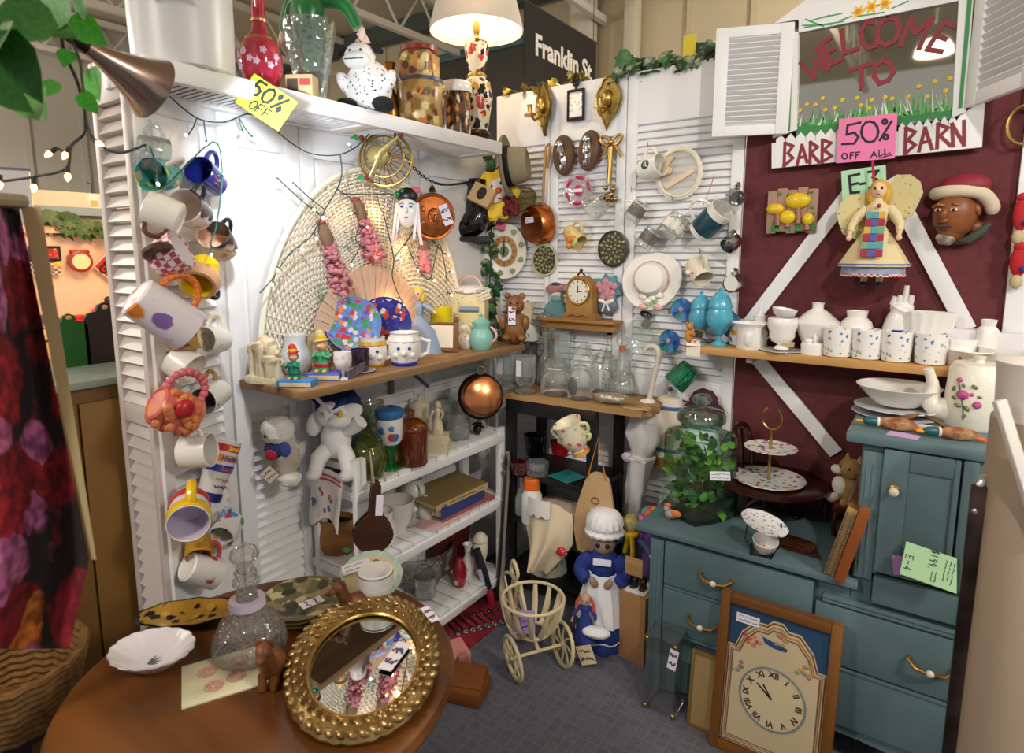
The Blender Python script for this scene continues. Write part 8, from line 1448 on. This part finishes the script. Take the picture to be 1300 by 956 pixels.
p,k = Tz(195,845); t = T('shell_plate','white shell shaped dish with grey leaf print at the front left of the table','dish',p,zr(.5)); part('dish',MB().lathe(P(k*50,k*26,(0,0),(.4,0),(.5,.1),(1,.9),(.99,1),(.5,.3),(0,.2)),72,sy=.8,wob=lambda q,z: 1+.05*abs(sin(q*8))),C('e6e2ea',.2,coat=.4),t); m = MB()
for i in range(7): q = i*.45-1.2; m.prism([(0,0),(k*8,k*2),(k*19,0),(k*8,-k*2)],k*.3,k*5.6+k*.1*i,M4((-k*4,-k*6,0),zr(q)))
part('leaf_print',m,C('5a6a70',.4),t,'grey green leaf print',kind='stuff')
p,k = Tz(285,858); t = T('rose_napkin','cream paper napkin printed with pink roses on the table','napkin',p,zr(1.1)); part('napkin',MB().box(.15,.13,.004,(0,0,.002),.001),C('e4e0c0',.9),t); m = MB()
for x,y in ((-.03,.02),(.02,-.02),(.03,.03),(-.02,-.03)):
    for j in range(3): m.tube([((x+.009*(j+1)*cos(i*pi/5)*.6),(y+.009*(j+1)*sin(i*pi/5)*.6),.0043) for i in range(10)],.0022,4,True,.3)
part('printed_roses',m,C('d89898',.9),t,kind='stuff')
DOG = wood('8a5226','4e2a12',30,2,.45,.4)
for px,py,h,rz,lb in ((345,868,62,.7,'carved brown wooden dog figurine in front of the decanter'),(447,782,46,-.3,'dark carved wooden horse figurine behind the oval mirror')):
    p,k = Tz(px,py); k *= h/60; t = T('wooden_animal',lb,'figurine',p,zr(rz),'carved wooden animals on the table'); part('body',MB().ball(k*15,k*24,k*15,(0,k*6,k*24),16),DOG,t); part('neck',MB().tube([(0,-k*8,k*28),(0,-k*14,k*44),(0,-k*18,k*54)],[k*11,k*10,k*9],12),DOG,t); part('head',MB().ball(k*10,k*12,k*10,(0,-k*20,k*58),14).ball(k*6,k*9,k*6,(0,-k*31,k*54),10),DOG,t)
    for s in (-1,1): part('ear',MB().ball(k*3,k*3,k*7,(s*k*8,-k*16,k*66),8),DOG,t); part('foreleg',MB().tube([(s*k*7,-k*10,k*20),(s*k*7,-k*13,k*2)],[k*6,k*5],8),DOG,t); part('hind_leg',MB().tube([(s*k*8,k*18,k*18),(s*k*9,k*12,k*8),(s*k*8,k*16,k*2)],[k*7,k*5,k*4],8),DOG,t)
    part('tail',MB().tube([(0,k*28,k*28),(0,k*36,k*20),(0,k*35,k*8)],k*2.4,6),DOG,t)
p,k = Tz(478,768); t = mug('white ribbed beaker with a blue rim line beside the oval mirror',p,zr(2.6),k*48,k*22,C('e6e4e0',.4),name='beaker',cat='beaker',taper=.72,hr=.005,hs=.5); part('rim_line',MB().tube([(k*22*cos(i*pi/14),k*22*sin(i*pi/14),k*45) for i in range(28)],k*.7,5,True),C('3a4a6a',.4),t); part('rib',MB().tube([(k*21.5*cos(i*pi/14),k*21.5*sin(i*pi/14),k*30) for i in range(28)],k*.8,5,True),C('dedad6',.4),t)
p,k = Tz(470,745); t = T('oval_platter','cream platter with a pale teal scalloped border standing behind the beaker','platter',p+V((0,.0,k*2)),basis(V((.3,-.35,1.1)))); part('platter',MB().lathe(P(k*40,k*26,*PLATE),44,(0,k*12,0),wob=lambda q,z: 1+.015*sin(q*14)),C('d8ccaa',.3),t); part('teal_border',MB().lathe([(k*31,k*2.9),(k*39,k*4.5)],44,(0,k*12,0),wob=lambda q,z: 1+.015*sin(q*14)),spots('a8ccc0',['8ab4d0','c8dcc8'],50,.35,.3),t,'pale teal border'); part('green_leaf',MB().ball(k*5,k*4,k*1,(k*4,k*34,k*2.8),8),C('4a7a48',.5),t); ticket(t,k*36,k*16,(-k*20,k*26,k*5),zr(.35),seed=47)
# floral quilt on a rack, wicker basket
def quilt(u,v): return at(-60+(84+112*v-240*max(0,v-.80))*u,262+562*v,.92+.035*sin(u*9+v*2)+.10*u)
t = T('floral_quilt','quilt of pink and red blooms on black hanging at the left edge','quilt',at(20,560,1.0)); org = t.location.copy(); m = MB().grid(lambda u,v: quilt(u,v)-org,26,40); part('cloth',m,spots('1c1216',['c06494','98182a','b86a9c','84141e','a01c2c','b06090','c8742a'],9.5,.62,.9,edge=.05,pet=1),t)
m2 = MB().grid(lambda u,v: quilt(1.0,v*.8)+CR*(.034*u*(1-v*.75))-CF*(-.004)-org,3,40); part('lining',m2,C('a8946c',.9,0,.3,90),t,'tan lining edge'); part('rack_rail',MB().tube([at(-150,240,.90)-org,at(-60,250,.93)-org,at(30,256,1.04)-org],.012,8),C('8a7a60',.6),t); a = at(-150,240,.90); part('rack_post',MB().tube([a-org,V((a.x,a.y,0))-org],.014,8),C('8a7a60',.6),t)
p = at(2,826,1.36); p.z -= .04; t = T('wicker_basket','brown wicker basket at the bottom left corner','basket',V((p.x,p.y,p.z-.12))); WB = C('6a4622',.8,0,.5,90,'8a6434',60)
for i in range(9): part('wicker_band',MB().tube([((.12+.004*i)*cos(j*pi/18),(.12+.004*i)*sin(j*pi/18),.008+.016*i+.003*(-1)**j) for j in range(36)],.009,6,True),WB,t)
part('base',MB().lathe([(0,.0),(.115,0),(.115,.006),(0,.006)],28),WB,t); one('basket_stool','low dark stool under the wicker basket','stool',MB().box(.2,.2,.03,(0,0,p.z-.135),.004).box(.05,.05,p.z-.15,(0,0,(p.z-.15)/2)).box(.18,.18,.02,(0,0,.01)),DARKW,V((p.x,p.y,0)))
# clip lamp with ivy and café lights
tip,mo = at(98,52,1.10),at(190,110,1.22); ax = (mo-tip).normalized(); R = ax.to_track_quat('Z','Y').to_matrix(); Lh = (mo-tip).length; k = mpp(mo); BRN2 = C('b09a90',.22,1,.05,30)
t = T('clip_lamp','brushed metal trumpet shaped clip lamp lighting the left wall','lamp',tip,R)
part('shade',MB().lathe([(k*9,Lh*.12),(k*12,Lh*.3),(k*19,Lh*.55),(k*29,Lh*.82),(k*40,Lh*1.04),(k*41,Lh*1.05),(k*38,Lh*1.04),(k*28,Lh*.82),(k*17,Lh*.5)],44),BRN2,t); part('neck',MB().tube([(0,0,-.02),(0,0,Lh*.2)],[k*7,k*9],14),C('241c1a',.35,.5),t,'dark socket neck'); part('lamp_bulb',MB().ball(k*9,k*9,k*11,(0,0,Lh*.72),14),C('fff0d8',.4,emit=10),t); part('arm',MB().tube([(0,0,-.02),R.transposed() @ (at(40,32,1.12)-tip),R.transposed() @ (at(-60,20,1.15)-tip)],.009,8),C('b08a70',.35,.8),t,'coppery arm')
lv = [leaf_mesh(C(a,.45,h2=b,nsc=9)) for a,b in (('2a7a1c','3f9a28'),('1c5a18','2f7a20'))]
PL2 = MB().add([(0,-.45,0),(.3,-.38,.03),(.42,-.1,.02),(.3,.2,-.02),(0,.6,-.1),(-.3,.2,-.02),(-.42,-.1,.02),(-.3,-.38,.03),(0,-.3,-.02),(0,.1,-.05)],[(0,1,8),(1,2,8),(2,9,8),(2,3,9),(3,4,9),(4,5,9),(5,6,9),(6,8,9),(6,7,8),(7,0,8)])
lvm = [PL2.mesh('leaf',C(a,.4,h2=b,nsc=12)) for a,b in (('3a9a20','58b838'),('24701a','3c8c28'),('1c5414','2c6c1e'))]
st = [at(x,y,d) for x,y,d in ((-20,10,.9),(60,18,.95),(95,60,1.0),(105,110,1.0),(108,165,1.02))]; t = T('ivy_branch','broad leaved green ivy branch hanging at the top left corner','ivy',st[1]); part('stem',MB().tube([q-st[1] for q in spline(st,4)],.0022,6),C('2c2a20',.7),t)
for i,(x,y,s,a,mi,d) in enumerate(((30,25,105,2.2,2,.85),(20,80,120,3.4,2,.82),(-5,55,110,2.6,2,.8),(62,12,80,1.2,1,.95),(110,38,62,3.9,0,1.0),(40,130,85,3.7,1,.9),(118,104,60,3.4,0,1.02),(112,130,40,3.6,0,1.0),(62,112,44,2.6,1,.95),(54,138,40,3.4,1,.95),(10,118,80,3.9,2,.86),(84,72,38,3.2,1,1.0),(8,5,90,1.2,2,.88),(100,8,50,1.0,1,.98),(78,40,46,4.4,2,.95))):
    q = at(x,y,d); sz = s*.72*mpp(q); ob = obj('leaf',lvm[mi],t,q-st[1],VB @ Matrix.Rotation(.5*sin(i*2.1),3,'X') @ Matrix.Rotation(.5*cos(i*1.7),3,'Y') @ zr(a)); ob.scale = (sz,sz,sz)
def lights(name,lb,cat,pts,bulbs,wire,r,br,emit,col='ffb870',sock='1c1c1e',n=5,glow=0):
    t = T(name,lb,cat,pts[0]); o = pts[0]; sp = spline(pts,n); m = MB().tube([q-o for q in sp],r,6)
    for q,d in bulbs:
        b = min(sp,key=lambda s: (s-q).length); m.tube([b-o,(b+q)/2-o+V((0,0,-.004)),q-o],r*.9,5)
    part('wire',m,C(wire,.5),t)
    if glow:                                      # the little lamps' own warm light
        for q,d in bulbs[::2]:
            ld = bpy.data.lights.new('bulb_light','POINT'); ld.energy = glow; ld.color = (1,.6,.28); ld.shadow_soft_size = .01; lo = bpy.data.objects.new('bulb_light',ld); COL.objects.link(lo); lo.location = q+V(d).normalized()*.02
    for q,d in bulbs:
        d = V(d).normalized(); s = part('socket',MB().tube([q-o,q-o+d*br*2.2],[br*.75,br*.85],8),C(sock,.5),t); part('lamp_bulb',MB().lathe([(0,0),(br*.7,br*.2),(br*.95,br*1.2),(br*.5,br*2.4),(0,br*2.9)],10,q-o+d*br*2.1,d.to_track_quat('Z','Y').to_matrix()),C(col,.3,emit=emit),s,'glowing bulb')
    return t
D = -CU
aa = lambda x,y,d=1.25: at(x,y,d)
lights('cafe_lights','black string of warm cafe bulbs at the upper left','string lights',[aa(75,-5,1.0),aa(80,60,1.05),aa(100,110,1.1),aa(108,165),aa(90,186),aa(84,214),aa(45,224),aa(20,228),aa(-10,232)],[(aa(72,188),(-CR*.7+D*.5)),(aa(86,212),D),(aa(43,226),D),(aa(88,186),(-CR*.5+D)),(aa(0,222),D)],'1c1c1c',.003,.006,7)
lights('cafe_light_branch','black cafe light cord swinging to the louvred panel','string lights',[aa(106,140),aa(118,176),aa(150,194,1.3),aa(185,184,1.35)],[(aa(116,176),CR*.8+D*.5)],'1e3a34',.003,.006,7)
# green fairy lights over the left wall
WL = lambda x,y,o=.075: W('l',x,y,o)
def fairy(lb,pts,bulbs,off=.075,glow=0):
    t = lights('fairy_lights',lb,'string lights',[WL(x,y,off) for x,y in pts],[(WL(x,y,off),RB @ V((dx,-dy,.4))) for x,y,dx,dy in bulbs],'1c4a48',.0019,.0036,14,'ffc890','1c6a64',4,glow); return t
fairy('green fairy light cord swagged under the high shelf',((215,122),(250,150),(285,155),(322,145),(365,178),(395,195),(432,196),(460,180),(482,148)),((240,170,-1,.4),(262,178,-.3,1),(308,165,-1,1),(318,172,.8,.3),(445,184,-1,-.1)))
fairy('green fairy light cord dropping from the swag to the wicker fan',((432,196),(434,220),(428,240),(415,262),(408,275)),((410,272,-.3,1),(372,232,-.8,-.3),(395,262,.5,.8),(352,226,-1,-.2)))
fairy('green fairy light cord trailing down the left edge of the wicker fan',((408,275),(395,300),(372,318),(358,335),(345,355),(330,372)),((380,312,.4,.7),(352,338,-.2,1),(348,358,-.8,.6),(400,298,.2,1)))
fairy('green fairy light cord winding down the middle of the wicker fan',((428,240),(448,256),(455,285),(452,305),(465,318),(478,326)),((448,270,-1,.2),(462,288,1,.1),(468,316,1,.4),(446,332,-.2,1)),.075,.07)
fairy('green fairy light cord looping across the top of the wicker fan',((432,246),(470,247),(500,247),(520,262),(545,300),(560,318)),((485,270,-1,.1),(566,322,1,.6),(514,310,.2,1),(500,328,1,-.1)),.06,.11)
fairy('green fairy light cord dangling to the blue gown lady',((486,268),(494,300),(500,330),(498,350),(505,372),(512,385)),((510,384,.3,1),(505,330,1,-.2),(503,378,-.6,.4)),.09,.11)
fairy('green fairy light cord dangling beside the cookie jar',((520,318),(530,340),(545,355),(552,330),(558,310),(566,345),(568,375)),((530,340,-.3,.6),(548,354,.6,.5),(570,345,1,-.1),(570,372,.5,.6)),.09,.11)
t = lights('fairy_lights','green fairy light cord hung among the top mugs','string lights',[W('p',x,y,.12) for x,y in ((190,185),(200,215),(205,240),(270,180),(282,215),(280,250),(274,290),(268,312),(290,318))],[(W('p',x,y,.12),NB*.3+CR*dx-CU*dy) for x,y,dx,dy in ((280,222,1,-.3),(268,318,-.2,1),(198,228,.2,1),(296,318,1,.1))],'1c5a58',.0018,.0034,9,'ffd8b0','2a8a84',4)
# right foreground: white post with a chrome rail
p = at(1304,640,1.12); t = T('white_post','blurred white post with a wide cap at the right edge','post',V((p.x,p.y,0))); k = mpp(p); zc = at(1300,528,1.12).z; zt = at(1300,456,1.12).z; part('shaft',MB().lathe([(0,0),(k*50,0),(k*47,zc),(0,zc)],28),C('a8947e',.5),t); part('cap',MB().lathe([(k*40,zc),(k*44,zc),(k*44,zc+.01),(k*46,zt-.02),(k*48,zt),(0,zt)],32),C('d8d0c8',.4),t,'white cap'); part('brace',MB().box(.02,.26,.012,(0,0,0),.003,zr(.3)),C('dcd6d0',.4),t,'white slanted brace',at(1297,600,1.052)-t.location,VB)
one('mauve_ornament','small rounded mauve ornament on top of the white post','ornament',MB().ball(.024,.014,.010,(0,0,.010),14),C('8a4a5a',.5),V((p.x,p.y,zt)) + CR*.012)
a,b = at(1236,600,1.2),at(1214,880,1.2); t = T('chrome_rail','dark chrome display rail in front of the blue cupboard','rail',V((b.x,b.y,0))); CHR = C('6a5a50',.18,1,.1,20,'3a2c26',12); part('upright',MB().box(.026,.02,a.z,(0,0,a.z/2),.005),CHR,t); part('top_bend',MB().tube(spline([(0,0,a.z-.004),V((0,0,a.z+.012))+CR*.012,V((0,0,a.z-.02))+CR*.04],4),.009,10),STEEL,t); part('second_upright',MB().box(.012,.012,a.z-.05,(.022,.012,(a.z-.05)/2),.003),CHR,t); part('screw',MB().ball(.006,.004,.006,(-.004,-.011,a.z-.05),10),STEEL,t); part('foot',MB().box(.12,.12,.012,(0,0,.006),.003),CHR,t)

# ------------------------------------------------------------------ neighbour's booth and hall fittings
PX = -1.5; pw = lambda x,y,o=.0: on(x,y,(PX+o,0,0),(1,0,0)); RL2 = basis(V((1,0,0)))
def pegmat():
    mt,nt,b = _base('pegboard'); b.inputs['Roughness'].default_value = .8; co = _co(nt,(1,1,1)); v = nt.nodes.new('ShaderNodeTexVoronoi'); v.inputs['Scale'].default_value = 40; v.inputs['Randomness'].default_value = 0; nt.links.new(co,v.inputs['Vector']); nt.links.new(_ramp(nt,v.outputs['Distance'],[(.18,'6a4a3c'),(.26,'e8c8b4')]),b.inputs['Base Color']); return mt
zs = pw(100,410).z; zp = pw(100,296).z
struct('wall_pegboard',MB().box(.02,1.6,zp-zs+.02,(0,0,0)),pegmat(),'pink beige pegboard wall of the neighbouring booth','wall',(PX-.01,-1.0,(zp+zs)/2)); struct('pegboard_cap',MB().box(.05,1.6,.03),C('e0b8a0',.7),'pale pink cap board over the pegboard','trim',(PX,-1.0,zp+.012)); struct('wall_neighbour',MB().box(.03,1.7,.9,(0,0,0)),C('c8bcaa',.8),'pale board above the pegboard','wall',(PX-.06,-1.0,zp-.27)); struct('blue_ledge',MB().box(.1,1.7,.035),C('7c929c',.7),'blue grey ledge over the neighbouring booth','trim',(PX-.06,-1.0,pw(100,268).z))
t = T('display_counter','warm lit display counter under the pegboard','counter',(PX+.18,-1.0,0)); part('counter_top',MB().box(.36,1.5,.02,(0,0,zs-.01),.003),C('e8c090',.6),t); part('counter_front',MB().box(.02,1.5,zs-.03,(.16,0,(zs-.03)/2)),C('e0b078',.7),t)
lamp('counter_lamp','AREA',(PX+.5,-1.05,zp+.35),(PX,-1.0,zs),5,(1,.62,.34),.3); lamp('counter_front_lamp','AREA',(PX+.75,-1.2,zs+.1),(PX+.3,-1.1,zs-.25),1.6,(1,.66,.36),.2)
def pk(name,lb,cat,x,y,o=.02): c = pw(x,y,o); return T(name,lb,cat,c,RL2),mpp(c)
t,k = pk('race_print','dark framed print of a red racing car on the pegboard','picture',57,322); part('frame',MB().box(k*34,k*19,.01),ENB,t); part('print',MB().box(k*28,k*13,.012),spots('8a2a24',['c83a30','4a3a40','e0b8a0'],60,.5,.5),t)
t,k = pk('checked_card','checkered racing card with yellow corners below the car print','card',57,341); part('card',MB().box(k*34,k*16,.006),check('d8ccc4','5a4a50',90),t); part('picture',MB().box(k*20,k*9,.008),C('9a7a88',.6),t); part('yellow_corner',MB().lathe([(0,0),(k*4,0),(0,.006)],12,(k*14,k*5,.003)),C('e0b838',.6),t)
t,k = pk('red_clock','round red clock with a cream dial on the pegboard','clock',101,332); part('case',MB().lathe(P(k*13.5,k*6,(0,0),(1,0),(1,.8),(.85,1),(0,.9)),28),C('9a2a24',.4),t); part('dial',MB().lathe([(0,k*6),(k*10,k*6.2)],24),C('efe0b8',.5),t); part('bell',MB().ball(k*6,k*3,k*3,(-k*6,k*12,k*2),10).ball(k*6,k*3,k*3,(k*6,k*12,k*2),10),C('9a2a24',.4),t,kind='stuff')
t,k = pk('red_diamond_sign','red diamond road sign half hidden by the louvred panel','sign',143,338); part('plate',MB().box(k*32,k*32,.006,(0,0,0),0,zr(pi/4)),C('d8d0c8',.5),t); part('red_face',MB().box(k*29,k*29,.008,(0,0,0),0,zr(pi/4)),C('b82a28',.5),t); part('lettering',text('GE',k*13,.001,k*.4),C('1c1412',.5),t,'black sign lettering GE',(-k*9,-k*2,.006),zr(.85))
def ct(x,o=.12): c = pw(x,405,o); c.z = zs; return c,mpp(c)
p,k = ct(92); t = T('race_car_model','red model racing car on the display counter','model car',p,zr(pi/2)); part('body',MB().box(k*48,k*14,k*6,(0,0,k*6),k*2).box(k*18,k*9,k*6,(k*4,0,k*11),k*2),C('b8281e',.35),t); part('wing',MB().box(k*6,k*18,k*2,(k*24,0,k*14)),ENB,t)
for x in (-15,17):
    for y in (-8,8): part('wheel',MB().lathe(P(k*6,k*5,(0,0),(1,0),(1,1),(0,1)),14,(k*x,k*y,k*6),Matrix.Rotation(pi/2,3,'X')),ENB,t)
p,k = ct(126); t = T('small_doll','small blonde doll in pink on the display counter','doll',p,zr(1.2)); figure(t,k*28,C('c8408a',.6),C('e0b090',.5),C('e8c050',.6),.22)
p,k = ct(140); t = T('toy_figure','little toy figure with a black head beside the blonde doll','toy',p); part('body',MB().lathe(P(k*5,k*24,(0,0),(1,0),(.7,.6),(.4,1),(0,1)),12),spots('c8a080',['3a4a8a','c8a038','c8a080'],60,.5),t); part('head',MB().ball(k*5,at=(0,0,k*29),n=12),ENB,t)
p,k = ct(54); one('blue_box','small blue picture box at the left end of the display counter','box',MB().box(k*14,k*12,k*18,(0,0,k*9)),spots('3a3a78',['d86a4a','3a3a78','d8c8c0'],40,.45),p)
gp = [V((PX+.03,pw(x,290).y,zp+.03+.01*sin(x))) for x in range(40,150,12)]; t = T('booth_ivy','dark artificial ivy along the top of the pegboard','ivy',gp[0]); part('stem',MB().tube([q-gp[0] for q in gp],.004,5),C('2a3a22',.8),t); leaves(t,gp,34,.07,6,.03,(1,-.3,.3),gp[0],[leaf_mesh(C('2f4a28',.6,h2='4a6a3a',nsc=6))])
c = pw(120,262,-.05); t = T('white_tub','white tub with an orange label on the blue grey ledge','tub',V((PX-.06,c.y,pw(100,268).z+.018))); k = mpp(t.location); part('tub',MB().lathe(P(k*10,k*16,(0,0),(.9,0),(1,1),(0,1)),18),C('d8d8d4',.5),t); part('label',MB().box(.003,k*8,k*7,(k*9.6,-k*2,k*6)),C('d8a040',.6),t); part('hook',MB().tube([(0,0,k*16),(0,0,k*30),(0,-k*5,k*32)],k*.8,5),ENB,t)
c = at(10,250,2.2); k = mpp(c); t = T('white_sign_board','white framed sign board partly behind the floral quilt','sign',c,basis(V((.9,-.5,0)))); part('board',MB().box(k*50,k*70,.01),C('dcdce0',.6),t); part('edge',MB().box(k*54,k*3,.014,(0,k*35,0)),C('6a748a',.6),t)
# boards on top of the mustard cabinet
for x,y,w,h,col,lb in ((93,479,40,68,'0c5a1c','dark green arched tray standing on the mustard cabinet'),(139,478,48,76,'241014','dark brown arched tray standing on the mustard cabinet beside the green one')):
    c = on(x,y,(-.40,0,0),(1,0,0)); c.z = czt; k = mpp(c); t = T('standing_tray',lb,'tray',c,RL2); o = [(-w/2,0),(w/2,0),(w/2,h*.72),(w*.42,h*.82),(w*.2,h*.86),(w*.16,h*.95),(0,h),(-w*.16,h*.95),(-w*.2,h*.86),(-w*.42,h*.82),(-w/2,h*.72)]; part('board',MB().prism([(k*q,k*r) for q,r in o],.012),C(col,.5),t); part('handle_hole',MB().ball(k*3.6,k*3,.004,(0,h*k*.92,.012),10),C('d8a878',.8),t)
# pendant lamps of the hall
for i,(x,y) in enumerate(((.3,-3.4),(3.4,-1.6),(-1.6,-3.2),(-3.5,-2.2),(2.0,1.2))):
    t = T('pendant_lamp','white glass pendant lamp, '+('nearest above the aisle','over the right of the aisle','over the left of the aisle','far down the hall at the left','behind the maroon wall')[i],'pendant lamp',(x,y,2.45),None,'pendant lamps of the hall'); part('dome',MB().lathe([(.24,0),(.23,.06),(.18,.15),(.08,.2),(.05,.21),(.07,.19),(.17,.14),(.22,.06)],28),C('fff2dc',.4,emit=2.2),t); part('cord',MB().tube([(0,0,.2),(0,0,1.15)],.008,6),IRON,t)
r = ray(1185,70); r.y *= -1; p = W('b',1185,66,.03); q = p+r*((2.75-p.z)/r.z); f = 20*((q-p).length*.86+mpp(p)*FPX)/FPX/.22; t = T('pendant_lamp','white glass pendant lamp mirrored in the window sign','pendant lamp',q,None,'pendant lamps of the hall'); part('dome',MB().lathe([(f*x,f*z) for x,z in ((.22,0),(.21,.08),(.15,.17),(.06,.2),(.0,.21))],28),C('fff4e0',.4,emit=3),t); part('cord',MB().tube([(0,0,.2),(0,0,3.6-q.z)],.008,6),C('d0ccc4',.5),t)
t = T('wall_box','tan electrical box high on the hall wall behind the plush cow','box',on(525,22,(0,2.33,0),(0,1,0)),None); k = mpp(t.location); part('box',MB().box(k*38,k*14,k*38,(0,0,0),k),C('c0ac88',.7),t)
